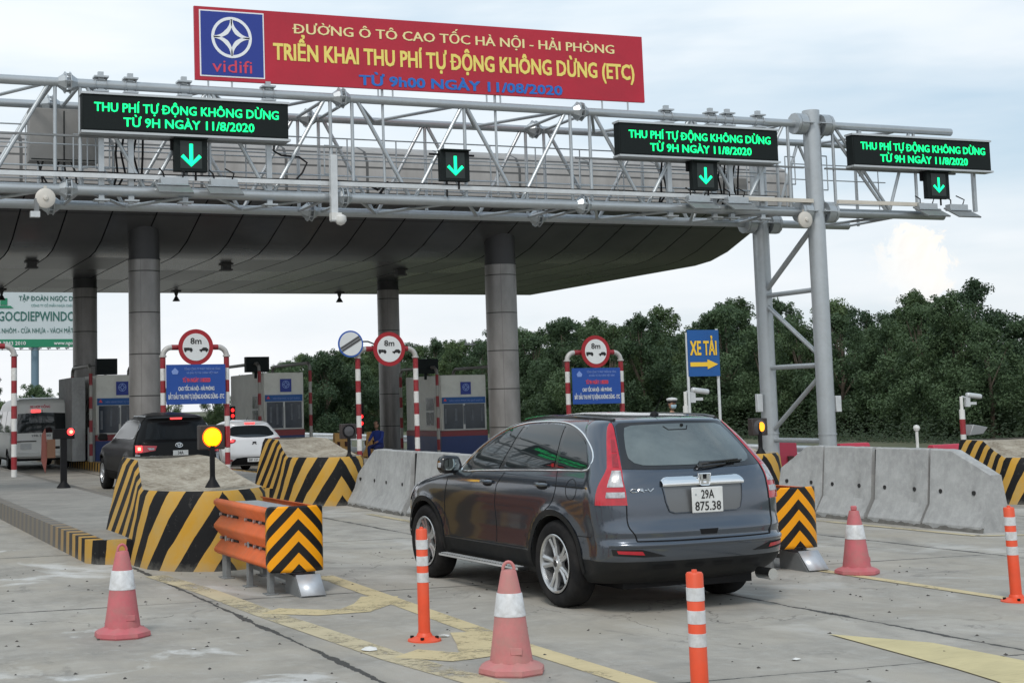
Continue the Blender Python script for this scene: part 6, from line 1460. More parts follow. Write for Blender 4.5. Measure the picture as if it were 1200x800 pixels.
# ---------------------------------------------------------------- white hatchback in lane 2
def white_hatch():
    WH = paint('white_car_paint', (0.66, 0.67, 0.68), 0.0, 0.35)
    v = thing('hatchback_car', 'white hatchback with lit brake lights waiting in front of the middle booth', 'car', (11.15, 39.2, 0), 0.02)
    A = [(0, 0.31), (2.55, 0.31)]
    S = Shell(wt=[(0.22,0.74),(0.35,0.83),(0.55,0.855),(0.75,0.86),(0.88,0.85),(0.98,0.82),(1.1,0.755),(1.2,0.70),(1.3,0.645),(1.37,0.58),(1.42,0.46),(1.45,0.3),(1.46,0.15)],
        rt=[(0.22,-0.6),(0.35,-0.72),(0.5,-0.78),(0.6,-0.77),(0.8,-0.72),(0.95,-0.68),(1.05,-0.6),(1.2,-0.42),(1.32,-0.28),(1.37,-0.33),(1.40,-0.28),(1.44,0.2),(1.46,0.5)],
        ft=[(0.22,3.1),(0.5,3.25),(0.7,3.2),(0.82,2.9),(0.92,2.4),(0.98,2.2),(1.15,1.9),(1.3,1.5),(1.4,1.1),(1.46,0.8)],
        Lr=0.3, mr=2.6, nr=2.2, Lf=0.7, mf=2.4, nf=2.0, arches=A, fl=0.015, ar=0.37)
    body(S, 'body', [WH, CLAD], v, A, 0.345, 0.26, nz=50)
    rear = lambda off: (lambda x, z: (x, S.R(x, z, off), z))
    for sg in (-1, 1):
        sd_ = lambda y, z: (sg*(S.W(y, z)+0.006), y, z)
        panel([(1.8,0.97),(1.5,1.15),(1.1,1.28),(0.6,1.33),(0.2,1.32),(-0.1,1.24),(-0.25,1.10),(-0.1,1.0),(0.6,0.97)], sd_, 'side_window', GLASS, v)
        for yy in (0, 2.55): wheel(v, yy, sg, 0.85, 0.31, 0.2, spokes=6, twin=False)
        panel([(sg*0.50,0.93),(sg*0.66,0.96),(sg*0.79,0.95),(sg*0.80,0.86),(sg*0.70,0.82),(sg*0.54,0.86)], rear(0.012), 'tail_lamp', REDL, v)
        panel([(sg*0.54,0.92),(sg*0.76,0.93),(sg*0.76,0.88),(sg*0.58,0.87)], rear(0.018), 'brake_light', BRAKE, v)
        panel([(sg*0.60,0.40),(sg*0.76,0.41),(sg*0.76,0.36),(sg*0.60,0.36)], rear(0.012), 'reflector', REDL2, v, smooth=False)
        g = MB(); g.prism([(0,0),(0.17,0),(0.19,0.05),(0.17,0.13),(0.02,0.12)], -0.05, 0.05, 'xz'); o = g.build('door_mirror', WH, v, loc=(sg*0.82, 1.75, 0.93), bevel=0.02); o.scale = (sg, 1, 1)
    panel([(-0.62,1.05),(-0.58,1.15),(-0.48,1.27),(0,1.30),(0.48,1.27),(0.58,1.15),(0.62,1.05),(0.35,0.995),(0,0.985),(-0.35,0.995)], rear(0.008), 'rear_window', GLASS, v)
    panel([(-0.15,1.375),(0.15,1.375),(0.14,1.335),(-0.14,1.335)], rear(0.015), 'high_brake_light', BRAKE, v, smooth=False)
    panel([(-0.62,0.34),(-0.5,0.44),(-0.3,0.46),(0.3,0.46),(0.5,0.44),(0.62,0.34),(0.6,0.25),(-0.6,0.25)], rear(0.010), 'bumper_insert', BLACK, v, smooth=False)
    g = MB(); g.box((0,0,0), (0.42,0.012,0.10)); pl = g.build('number_plate', PLATE, v, loc=(0, S.R(0, 0.39, 0.03), 0.385)); text_obj('30F 137.24', 'lettering', PLBLK, pl, -0.18, 0.18, -0.03, 0.06, bold=0.01, y=-0.008, depth=0.003)
    g = MB(); y_ = S.R(0, 0.84, 0.02); g.tube([(-0.06,y_,0.80),(0.0,y_,0.86),(0.05,y_,0.80)], 0.012, 5); g.tube([(-0.05,y_,0.86),(0.05,y_,0.86)], 0.012, 5); g.build('emblem', BLACK, v)
    g = MB(); g.tube([(0,0.0,1.44),(0,-0.15,1.52)], 0.006, 5); g.build('aerial', BLACK, v)
white_hatch()

# ---------------------------------------------------------------- white minibus
def minibus():
    WH = paint('white_van_paint', (0.82, 0.82, 0.78), 0.0, 0.45, 0.5, 0.3)
    v = thing('minibus', 'white minibus with a lit brake light at the far left edge of the photo', 'van', (6.88, 48.6, 0), 0.0)
    v.scale = (1, 1, 0.945)
    A = [(0, 0.34), (3.75, 0.34)]
    S = Shell(wt=[(0.3,0.9),(0.45,0.965),(0.8,0.98),(1.2,0.985),(1.5,0.955),(1.9,0.90),(2.15,0.86),(2.28,0.80),(2.36,0.68),(2.40,0.5)],
        rt=[(0.3,-0.98),(0.45,-1.05),(0.6,-1.02),(1.2,-0.99),(1.6,-0.95),(2.0,-0.90),(2.2,-0.86),(2.33,-0.75),(2.40,-0.4)],
        ft=[(0.3,4.5),(0.7,4.6),(1.0,4.45),(1.2,4.15),(1.6,3.75),(2.0,3.35),(2.2,3.0),(2.40,2.2)],
        Lr=0.18, mr=4.0, nr=2.3, Lf=0.8, mf=2.8, nf=2.0, arches=A, fl=0.012, ar=0.40, barrel=0.01)
    body(S, 'body', [WH, CLAD], v, A, 0.375, 0.42, nz=50)
    rear = lambda off: (lambda x, z: (x, S.R(x, z, off), z))
    for sg in (-1, 1):
        sd_ = lambda y, z: (sg*(S.W(y, z)+0.006), y, z)
        for a, b_ in ((-0.75, 0.45), (0.55, 1.75), (1.85, 2.9)): panel([(a,1.25),(a,1.95),(b_,1.95),(b_,1.25)], sd_, 'side_window', GLASS, v, smooth=False)
        for yy in (0, 3.75): wheel(v, yy, sg, 0.965, 0.34, 0.2, spokes=6, twin=False, m=GREYP)
        panel([(sg*0.86,1.25),(sg*0.96,1.25),(sg*0.965,0.66),(sg*0.87,0.66)], rear(0.012), 'tail_lamp', REDL, v, smooth=False)
        panel([(sg*0.865,1.06),(sg*0.955,1.06),(sg*0.96,0.93),(sg*0.87,0.93)], rear(0.016), 'clear_section', CLEARL, v, smooth=False)
        for z in (0.62, 1.5): g = MB(); g.box((sg*0.93, S.R(0.85, z, 0.02), z), (0.07, 0.05, 0.06)); g.build('hinge', BLACK, v)
        g = MB(); g.prism([(0,0),(0.12,0),(0.14,0.32),(0.02,0.3)], -0.05, 0.05, 'xz'); o = g.build('door_mirror', BLACK, v, loc=(sg*1.0, 3.6, 1.3), bevel=0.02); o.scale = (sg, 1, 1)
    panel([(-0.78,1.22),(-0.76,1.86),(0.0,1.90),(0.76,1.86),(0.78,1.22)], rear(0.006), 'rear_window', GLASS, v, smooth=False)
    panel([(-0.34,1.985),(-0.06,1.985),(-0.06,1.90),(-0.34,1.90)], rear(0.014), 'high_brake_light', BRAKE, v, smooth=False)
    text_obj('XE HỢP ĐỒNG', 'lettering', LOGORED, v, -0.38, 0.25, 2.05, 0.075, bold=0.03, y=S.R(0, 2.09, 0.012))
    text_obj('29B-148.03', 'lettering', mat('sticker_grey', (0.2,0.2,0.2), 0.6), v, -0.35, 0.25, 1.10, 0.065, bold=0.02, y=S.R(0, 1.13, 0.012))
    pipe([(0.0,0.5),(0.0,2.0)], rear(0.002), 0.008, 'door_seam', BLACK, v, closed=False, smooth=False)
    g = MB(); g.box((-0.52, S.R(0.5, 0.72, 0.02), 0.78), (0.34,0.012,0.2)); g.build('number_plate', PLATE, v)
    g = MB(); g.box((-0.5, S.R(0.5, 0.93, 0.02), 0.95), (0.6,0.03,0.03)); g.box((0.12, S.R(0.1, 0.9, 0.03), 0.88), (0.1,0.04,0.05)); g.build('door_handle', BLACK, v)
    g = MB(); g.box((0, -1.06, 0.5), (1.85, 0.12, 0.14)); g.build('bumper', WH, v, bevel=0.03)
minibus()
# ------------------------------------------------------------------ road edge: guard rail, water barriers
def beam_rail(pts, label):
    v = thing('guard_rail', label, 'guard rail', (pts[0][0], pts[0][1], -0.27))
    ox_, oy_ = pts[0]
    prof = [(0,0.0),(0.06,0.05),(0.06,0.10),(0,0.15),(0.06,0.20),(0.06,0.26),(0,0.31)]
    vs = []; n = len(prof)
    for (x, y) in pts: vs += [(x-ox_-d, y-oy_, 0.44+z) for d, z in prof]
    g = MB(); g.add(vs, [(k*n+i, k*n+i+1, (k+1)*n+i+1, (k+1)*n+i) for k in range(len(pts)-1) for i in range(n-1)])
    o = g.build('rail', GALV2, v, ang=20); o.modifiers.new('s','SOLIDIFY').thickness = 0.006
    y = pts[0][1]
    while y < 120:
        x = np.interp(y, [p[1] for p in pts], [p[0] for p in pts]); g = MB(); g.cyl((x-ox_+0.08, y-oy_, 0), (x-ox_+0.08, y-oy_, 0.72), 0.06, n=8); g.build('post', GALV, v); y += 2.0
beam_rail([(23.7, 18), (23.7, 60), (24.2, 100), (26, 160)], 'long galvanised guard rail along the road edge in front of the trees')
v = thing('bollard_lamp', 'small white post with a ball top behind the guard rail on the right', 'bollard', (24.6, 28.4, -0.27)); 
g = MB(); g.cyl((0,0,0), (0,0,1.12), 0.035, n=10); g.build('post', WHITE, v); g = MB(); g.lathe([(0,1.10),(0.06,1.12),(0.08,1.18),(0.06,1.24),(0,1.26)], n=14); g.build('ball', WHITE, v)
def wbar(loc, rz, m, label, L_=1.4, h=0.85, grp='plastic water barriers'):
    v = thing('water_barrier', label, 'plastic barrier', loc, rz, grp)
    g = MB(); g.prism([(-0.24,0),(-0.22,0.14),(-0.13,0.3),(-0.09,h-0.05),(-0.06,h),(0.06,h),(0.09,h-0.05),(0.13,0.3),(0.22,0.14),(0.24,0)], -L_/2, L_/2, 'xz'); o = g.build('shell', m, v, bevel=0.02)
    g = MB()
    for x in (-0.3, 0.3): g.box2((x*0-0.135, x-0.12, 0.35), (0.135, x+0.12, 0.5))
    g.build('forklift_slot', mat('slot_shadow_'+m.name, tuple(c*0.45 for c in m.node_tree.nodes['Principled BSDF'].inputs['Base Color'].default_value[:3]) if not m.node_tree.nodes['Principled BSDF'].inputs['Base Color'].is_linked else (0.1,0.05,0.03), 0.7), v)
    return v
def wb2(loc, rz, m, label, L_=1.4, h=0.85):
    v = thing('water_barrier', label, 'plastic barrier', loc, rz, 'plastic water barriers')
    g = MB(); b = [(-0.24,0),(-0.22,0.14),(-0.13,0.3),(-0.09,h-0.05),(-0.06,h),(0.06,h),(0.09,h-0.05),(0.13,0.3),(0.22,0.14),(0.24,0)]
    g.prism(b, -L_/2, L_/2, 'yz'); g.build('shell', m, v, bevel=0.02)
    g = MB()
    for x in (-0.27*L_, 0.27*L_): g.box2((x-0.08*L_, -0.17, 0.40), (x+0.08*L_, 0.17, 0.56))
    for x in (-0.27*L_, 0.27*L_): g.box2((x-0.06*L_, -0.245, 0.0), (x+0.06*L_, 0.245, 0.09))
    g.build('slot', mat('barrier_slot_dark', (0.08,0.03,0.025), 0.8), v); return v
wb2((22.0, 30.3, -0.27), 0.0, REDBARR, 'red plastic barrier seen between the two legs of the tall gantry frame', 1.0, 0.9)
wb2((22.4, 28.0, -0.27), 0.1, REDBARR, 'red plastic barrier just right of the tall post, top only showing', 0.9, 0.9)
wb2((22.75, 25.4, -0.27), 0.2, REDBARR, 'red plastic barrier left of the striped block at the right edge', 1.0, 0.9)
wb2((17.0, 48, 0), 0.05, YELBARR, 'yellow plastic barrier on the far lane, left one of two', 0.52, 0.86)
wb2((18.25, 48.4, 0), 0.9, YELBARR, 'yellow plastic barrier on the far lane, beside the person in blue', 0.45, 0.86)

# ------------------------------------------------------------------ people
SKIN = mat('skin', (0.36, 0.20, 0.13), 0.55)
def person(loc, rz, J, R, label, cloth, legs, head, hat=None, mask=None):
    v = thing('person', label, 'person', loc, rz)
    names = list(J.keys()); ed = [('pel','spi'),('spi','che'),('che','nec'),('nec','hd0'),('che','shL'),('shL','elL'),('elL','wrL'),('wrL','haL'),('che','shR'),('shR','elR'),('elR','wrR'),('wrR','haR'),('pel','hiL'),('hiL','knL'),('knL','anL'),('anL','toL'),('pel','hiR'),('hiR','knR'),('knR','anR'),('anR','toR')]
    me = bpy.data.meshes.new('body'); me.from_pydata([J[n] for n in names], [(names.index(a), names.index(b)) for a, b in ed], [])
    o = bpy.data.objects.new('body', me); COL.objects.link(o); sk = o.modifiers.new('s', 'SKIN'); sk.use_smooth_shade = True
    sb = o.modifiers.new('u', 'SUBSURF'); sb.levels = 2; sb.render_levels = 2
    for i, n in enumerate(names):
        r = R.get(n, 0.05); me.skin_vertices[0].data[i].radius = (r, r); me.skin_vertices[0].data[i].use_root = (n == 'pel')
    bpy.context.view_layer.update(); dg = bpy.context.evaluated_depsgraph_get()
    m2 = bpy.data.meshes.new_from_object(o.evaluated_get(dg)); o.modifiers.clear(); o.data = m2
    for m in (cloth, legs, SKIN, BLACK): m2.materials.append(m)
    wr = [Vector(J['wrL']), Vector(J['wrR'])]; an = [Vector(J['anL']), Vector(J['anR'])]; pz = J['pel'][2]
    for p in m2.polygons:
        c = p.center; p.use_smooth = True
        dl = min((c-Vector(J[a])).length for a in ('hiL','knL','anL','hiR','knR','anR')); du = min((c-Vector(J[a])).length for a in ('spi','che','shL','elL','shR','elR','wrL','wrR','nec'))
        p.material_index = 1 if dl < du else 0
        if min((c-w).length for w in wr) < 0.05 or (c-Vector(J['haL'])).length < 0.08 or (c-Vector(J['haR'])).length < 0.08: p.material_index = 2
        if (c-Vector(J['hd0'])).length < 0.07: p.material_index = 2
        if c.z < min(a.z for a in an)+0.02: p.material_index = 3
    o.parent = v
    hx, hy, hz = head
    # fingers
    for s_ in ('L', 'R'):
        h = Vector(J['ha'+s_]); w = Vector(J['wr'+s_]); d = (h-w).normalized(); a = d.orthogonal().normalized(); g = MB()
        for k, (q, ln) in enumerate(((-0.03, 0.065), (-0.01, 0.08), (0.01, 0.078), (0.03, 0.06))): g.tube([h+a*q, h+a*q+d*ln*0.6, h+a*q+d*ln+d.cross(a)*0.02], [0.010, 0.009, 0.007], 6)
        g.tube([w+d*0.03+a*0.03, w+d*0.07+a*0.06], [0.011, 0.009], 6); g.build('fingers', SKIN, v)
    g = MB(); rows = []
    prof = [(-0.115,0.03,0.02),(-0.10,0.052,0.01),(-0.07,0.066,0.008),(-0.03,0.073,0.0),(0.02,0.077,0.0),(0.07,0.076,0.005),(0.10,0.062,0.008),(0.12,0.035,0.01),(0.126,0.0,0.01)]
    vs = []; n = 20
    for z, r, dy in prof:
        for k in range(n):
            t = 2*pi*k/n; vs.append((hx+r*cos(t), hy+r*1.2*sin(t)+dy*-1, hz+z))
    g.add(vs, [(i*n+k, i*n+(k+1) % n, (i+1)*n+(k+1) % n, (i+1)*n+k) for i in range(len(prof)-1) for k in range(n)])
    g.prism([(hx-0.012, hz-0.03), (hx+0.012, hz-0.03), (hx, hz+0.02)], hy-0.11, hy-0.085, 'xz')
    for s_ in (-1, 1): g.box((hx+s_*0.078, hy, hz-0.005), (0.012, 0.03, 0.05))
    hd = g.build('head', SKIN, v)
    g = MB()
    for s_ in (-1, 1): g.box((hx+s_*0.03, hy-0.089, hz+0.012), (0.026, 0.008, 0.010))
    g.build('eyes', PLBLK, hd)
    g = MB(); g.box((hx, hy-0.086, hz-0.058), (0.045, 0.01, 0.008)); g.build('mouth', mat('lips', (0.25,0.09,0.08), 0.5), hd)
    g = MB(); vs = []; hp = [(-0.04,0.078,0.04),(0.0,0.084,0.025),(0.05,0.086,0.015),(0.09,0.074,0.01),(0.12,0.045,0.01),(0.138,0.0,0.01)]
    for z, r, dy in hp:
        for k in range(n): t = 2*pi*k/n; vs.append((hx+r*cos(t), hy+r*1.2*sin(t)+dy, hz+z))
    g.add(vs, [(i*n+k, i*n+(k+1) % n, (i+1)*n+(k+1) % n, (i+1)*n+k) for i in range(len(hp)-1) for k in range(n)]); g.build('hair', mat('black_hair', (0.012,0.011,0.01), 0.7), hd)
    if hat:
        g = MB(); g.lathe([(0.098,0.045),(0.10,0.075),(0.125,0.10),(0.118,0.125),(0.06,0.145),(0,0.15)], (hx, hy, hz), n=24, mis=[1,0,0,0,0]); g.box((hx, hy-0.11, hz+0.05), (0.13, 0.07, 0.012), rot=Matrix.Rotation(radians(18), 3, 'X'), mi=1); g.build('cap', [hat, BLACK], hd)
    if mask:
        g = MB(); vs = []
        for z, r in ((-0.10,0.060),(-0.07,0.074),(-0.04,0.083),(-0.012,0.08)):
            for k in range(13): t = -pi/2+(k-6)/6*1.15; vs.append((hx+r*cos(t)*1.02, hy+r*1.25*sin(t)-0.012, hz+z))
        g.add(vs, [(i*13+k, i*13+k+1, (i+1)*13+k+1, (i+1)*13+k) for i in range(3) for k in range(12)]); o = g.build('face_mask', mask, hd); o.modifiers.new('s','SOLIDIFY').thickness = 0.004
    return v
Rst = dict(pel=0.13, spi=0.12, che=0.15, nec=0.055, hd0=0.05, shL=0.075, elL=0.048, wrL=0.032, haL=0.036, shR=0.075, elR=0.048, wrR=0.032, haR=0.036, hiL=0.10, knL=0.065, anL=0.045, toL=0.04, hiR=0.10, knR=0.065, anR=0.045, toR=0.04)
Jst = dict(pel=(0,0,0.93), spi=(0,0,1.08), che=(0,0.0,1.28), nec=(0,0,1.44), hd0=(0,-0.01,1.52), shL=(-0.19,0,1.36), elL=(-0.25,0.03,1.08), wrL=(-0.22,-0.12,0.88), haL=(-0.2,-0.17,0.82), shR=(0.19,0,1.36), elR=(0.26,0.03,1.08), wrR=(0.23,-0.1,0.87), haR=(0.21,-0.15,0.81), hiL=(-0.10,0,0.86), knL=(-0.11,-0.02,0.48), anL=(-0.12,0.02,0.08), toL=(-0.14,-0.14,0.045), hiR=(0.10,0,0.86), knR=(0.11,-0.02,0.48), anR=(0.12,0.02,0.08), toR=(0.14,-0.14,0.045))
KHAKI = mat('tan_uniform', (0.30, 0.24, 0.15), 0.8, 0, 0.08, 6); DKTR = mat('dark_trousers', (0.05,0.05,0.05), 0.8)
person((17.93, 28.5, -0.02), 0.1, Jst, Rst, 'officer in a white peaked cap and pale blue face mask standing behind the grey car', KHAKI, DKTR, (0, -0.015, 1.64), hat=mat('white_cap', (0.66,0.66,0.66), 0.6), mask=mat('pale_blue_mask', (0.35,0.50,0.58), 0.8))
Jsit = dict(pel=(0,0,0.50), spi=(0,-0.02,0.66), che=(0,-0.08,0.86), nec=(0,-0.12,1.02), hd0=(0,-0.14,1.10), shL=(-0.18,-0.08,0.95), elL=(-0.22,-0.24,0.74), wrL=(-0.16,-0.42,0.66), haL=(-0.14,-0.48,0.64), shR=(0.18,-0.08,0.95), elR=(0.22,-0.24,0.74), wrR=(0.16,-0.42,0.66), haR=(0.14,-0.48,0.64), hiL=(-0.10,-0.04,0.50), knL=(-0.13,-0.45,0.50), anL=(-0.13,-0.42,0.09), toL=(-0.14,-0.58,0.045), hiR=(0.10,-0.04,0.50), knR=(0.13,-0.45,0.50), anR=(0.13,-0.42,0.09), toR=(0.14,-0.58,0.045))
person((17.75, 46.3, -0.1), -0.9, Jsit, Rst, 'person in blue clothes sitting beside the thin grey middle column', mat('blue_shirt', (0.03,0.06,0.30), 0.8), mat('blue_trousers', (0.03,0.04,0.16), 0.8), (0, -0.155, 1.22))
v = thing('stool', 'low plastic stool under the person in blue', 'stool', (17.75, 46.3, -0.1), -0.9)
g = MB(); g.box((0,0.0,0.385), (0.32,0.32,0.03)); g.build('seat', SIGNBL, v, bevel=0.01)
for a in (-1, 1):
    for b_ in (-1, 1): g = MB(); g.cyl((a*0.15, b_*0.15, 0), (a*0.12, b_*0.12, 0.37), 0.02, n=8); g.build('leg', SIGNBL, v)

# ------------------------------------------------------------------ far billboard, utility pole
v = thing('billboard', 'huge far off white billboard with a green band seen under the canopy at the left', 'billboard', (28.0, 200, 0))
BBW = mat('billboard_white', (0.50, 0.56, 0.58), 0.6, 0, 0.04, 0.3); BBG = mat('billboard_green', (0.01, 0.20, 0.10), 0.6); BBT = mat('billboard_dark_green_lettering', (0.02, 0.12, 0.10), 0.6)
g = MB(); g.box2((-7.2, 0, 10.9), (7.4, 1.2, 18.2)); g.build('panel', BBW, v)
g = MB(); g.box2((-7.25, -0.05, 10.7), (7.45, 1.25, 11.75)); g.build('green_band', BBG, v)
text_obj('NGOCDIEPWINDOW', 'lettering', BBT, v, -5.9, 6.6, 14.2, 1.25, bold=0.012, y=-0.05, depth=0.04)
text_obj('TẬP ĐOÀN NGỌC DIỆP', 'lettering', BBT, v, -2.2, 6.0, 16.9, 0.62, bold=0.01, y=-0.05, depth=0.04)
text_obj('CỬA NHÔM - CỬA NHỰA - VÁCH MẶT DỰNG', 'lettering', BBT, v, -5.9, 7.0, 12.6, 0.62, bold=0.0, y=-0.05, depth=0.04)
text_obj('CÔNG TY CỔ PHẦN NHỰA CHÂU ÂU', 'lettering', mat('billboard_faint', (0.2,0.35,0.34), 0.6), v, -0.6, 5.6, 16.1, 0.32, y=-0.05, depth=0.04)
text_obj('024.3943 2010', 'lettering', SIGNWH, v, -5.5, -1.3, 11.0, 0.48, bold=0.01, y=-0.1, depth=0.04); text_obj('www.ngocdiep.vn', 'lettering', SIGNWH, v, 2.4, 7.0, 11.0, 0.48, bold=0.01, y=-0.1, depth=0.04)
g = MB(); g.prism([(-5.3,15.9),(-2.9,15.9),(-3.3,16.2),(-4.9,16.2)], -0.1, -0.02, 'xz'); g.prism([(-4.6,16.3),(-3.7,16.3),(-3.7,17.2),(-4.6,17.2)], -0.1, -0.02, 'xz'); g.build('logo', BBG, v)
g = MB(); g.cyl((0,0.6,-0.5), (0,0.6,11), 0.52, n=20); g.build('post', mat('billboard_post_blue_grey', (0.12,0.19,0.25), 0.5), v)
g = MB()
for k in range(12): x = -6.8+k*1.2; g.tube([(x,0.4,10.6), (x,-0.6,10.35), (x,-0.9,10.5)], 0.05, 5); g.box((x,-0.95,10.5), (0.5,0.25,0.15))
g.box2((-7.2,-0.7,10.28), (7.4,-0.6,10.34)); g.build('lamp_arms', GREYP, v)
v = thing('utility_pole', 'distant utility pole with crossarms above the trees left of the thick middle column', 'pole', (0.4705*110, 110, -0.27))
g = MB(); g.cyl((-0.45,0,0), (-0.45,0,7.1), 0.16, 0.12, n=10); g.cyl((0.45,0,0), (0.45,0,7.1), 0.16, 0.12, n=10); g.build('post', CONCB, v)
g = MB(); g.box((-0.2,0,6.9), (3.4,0.14,0.14)); g.box((0,0,6.2), (2.2,0.14,0.14)); 
for x in (-1.8,-1.2,0,1.2): g.cyl((x,0,6.95), (x,0,7.25), 0.06, n=6)
g.build('crossarm', GREYP, v)

# ------------------------------------------------------------------ trees
def leaf_mat(name, a, b_):
    m = bpy.data.materials.new(name); m.use_nodes = True; nt = m.node_tree; b = nt.nodes['Principled BSDF']; b.inputs['Roughness'].default_value = 0.6; b.inputs['Specular IOR Level'].default_value = 0.25
    t = N(nt, 'ShaderNodeTexCoord'); oi = N(nt, 'ShaderNodeObjectInfo')
    n = noise(nt, t.outputs['Object'], 1.3, 4, 0.6); n2 = noise(nt, t.outputs['Object'], 9, 2, 0.6)
    f = mth(nt, 'ADD', mth(nt, 'MULTIPLY', n, 0.7), mth(nt, 'ADD', mth(nt, 'MULTIPLY', n2, 0.3), mth(nt, 'MULTIPLY', mth(nt, 'SUBTRACT', oi.outputs['Random'], 0.5), 0.35)))
    c = mixc(nt, ramp(nt, f, [(0.32, 0), (0.68, 1)]), a, b_); L(nt, c, b.inputs['Base Color'])
    tr = N(nt, 'ShaderNodeBsdfTranslucent'); L(nt, mixc(nt, 0.5, c, (0.10, 0.16, 0.04)), tr.inputs[0]); mx = N(nt, 'ShaderNodeMixShader'); mx.inputs[0].default_value = 0.22
    L(nt, b.outputs[0], mx.inputs[1]); L(nt, tr.outputs[0], mx.inputs[2]); out = [n for n in nt.nodes if n.type == 'OUTPUT_MATERIAL'][0]; L(nt, mx.outputs[0], out.inputs[0])
    return m
LEAF = leaf_mat('foliage', (0.036, 0.064, 0.036), (0.088, 0.138, 0.068)); BARK = mat('bark', (0.10, 0.08, 0.06), 0.9, 0, 0.3, 4)
def crown_mesh(seed, h=7.5, w=3.2, n=5200, leaf=0.16, low=0.06):
    rnd = random.Random(seed); cl = []
    for i in range(64):
        t = rnd.uniform(low, 1.0); rr = w*(0.55+0.45*sin(pi*min(1, t*1.15)))*(1 if t < 0.55 else sqrt(max(0.03, 1-((t-0.55)/0.46)**2))); a = rnd.uniform(0, 2*pi); d = rr*sqrt(rnd.uniform(0.05, 1))
        cl.append((Vector((d*cos(a), d*sin(a), h*t*(0.97 if t < 0.9 else 1.0))), rnd.uniform(0.5, 1.15)*(1.15-0.6*t)))
    for i in range(7):
        a = rnd.uniform(0, 2*pi); d = rnd.uniform(0, w*0.5); cl.append((Vector((d*cos(a), d*sin(a), h*rnd.uniform(0.93, 1.04))), rnd.uniform(0.25, 0.45)))
    vs = np.empty((n*3, 3)); wts = [r**2 for _, r in cl]; tot = sum(wts); cum = np.cumsum([x/tot for x in wts])
    for i in range(n):
        c, r = cl[min(len(cl)-1, int(np.searchsorted(cum, rnd.random())))]
        d = Vector((rnd.gauss(0,1), rnd.gauss(0,1), rnd.gauss(0,0.85)+0.15)).normalized(); p = c+d*r*(rnd.random()**0.4)*Vector((1,1,0.8)).length/1.6
        nrm = (d*0.8+Vector((rnd.gauss(0,.6), rnd.gauss(0,.6), rnd.gauss(0,.6)))).normalized(); u = nrm.orthogonal().normalized(); u = (Matrix.Rotation(rnd.uniform(0, 6.28), 3, nrm) @ u); vv = nrm.cross(u); s = leaf*rnd.uniform(0.6, 1.4)
        vs[3*i] = p+u*s; vs[3*i+1] = p-u*s*0.5+vv*s*0.55; vs[3*i+2] = p-u*s*0.5-vv*s*0.55
    me = bpy.data.meshes.new('crown'); me.from_pydata(vs.tolist(), [], [(3*i, 3*i+1, 3*i+2) for i in range(n)]); me.materials.append(LEAF); return me, cl
def trunk_mesh(seed, h, cl):
    rnd = random.Random(seed); g = MB(); g.tube([(0,0,-0.3), (0.1,0,h*0.3), (-0.05,0.1,h*0.6), (0,0,h*0.9)], [0.16, 0.12, 0.08, 0.03], 8)
    for c, r in rnd.sample(cl, 12): z = c.z*0.55; g.tube([(0,0,z), (c.x*0.5, c.y*0.5, (z+c.z)/2), tuple(c)], [0.06, 0.04, 0.015], 5)
    return g.mesh('trunk', BARK)
VAR = []
for sd_, (h, w, n, lf) in enumerate(((7.4, 3.2, 26000, 0.10), (8.2, 3.4, 28000, 0.10), (6.8, 3.2, 24000, 0.095), (7.8, 2.9, 24000, 0.10), (6.2, 3.5, 26000, 0.095))):
    me, cl = crown_mesh(sd_+11, h, w, n, lf); VAR.append((me, trunk_mesh(sd_+11, h, cl)))
def tree(x, y, k, s, label, grp='trees beyond the road'):
    v = thing('tree', label, 'tree', (x, y, -0.3), random.uniform(0, 6.28), grp); v.scale = (s*random.uniform(.93, 1.07), s*random.uniform(.93, 1.07), s)
    for me, nm in zip(VAR[k], ('crown', 'trunk')):
        o = bpy.data.objects.new(nm, me); COL.objects.link(o); o.parent = v
        if nm == 'crown' and random.random() < 0.35:
            o.material_slots[0].link = 'OBJECT'; o.material_slots[0].material = LEAF2
    return v
LEAF2 = leaf_mat('pale_foliage', (0.045, 0.075, 0.034), (0.105, 0.155, 0.066))
rt = random.Random(5)
TL = 'dark green bushy tree in the dense belt that runs behind the guard rail'
def vx(y): return 46+0.02*y
# belt along the road edge (near right to far centre), two to three deep
yy = 30.0; i = 0
while yy < 175:
    for row in range(3):
        x = vx(yy)+row*3.6+rt.uniform(-1.2, 1.2); y = yy+rt.uniform(-1.5, 1.5)+row*1.5
        # height follows the treetop line of the photo: lower in front, the taller clumps rise behind
        f = 0.67+0.21*min(1, max(0, (y-42)/38))+0.03*row+rt.uniform(-0.04, 0.06)
        tree(x, y, rt.randrange(5), f, TL)
        i += 1
    yy += 2.1+yy*0.009
# the same kind of belt on the far left, outside the photo: it shows in the car's paint and windows
for q in range(22):
    tree(-24-4*(q % 2)+rt.uniform(-1, 1), -22+q*5.2+rt.uniform(-1, 1), rt.randrange(5), rt.uniform(0.5, 0.7), 'tree in the belt left of the road, outside the photo')
for q in range(16):  # row added out of view to darken the black SUV's reflections
    tree(-62+q*5.2+rt.uniform(-1, 1), 150+rt.uniform(-4, 4), rt.randrange(5), rt.uniform(0.7, 0.9), 'unseen low tree added far left to darken reflections on the black SUV')
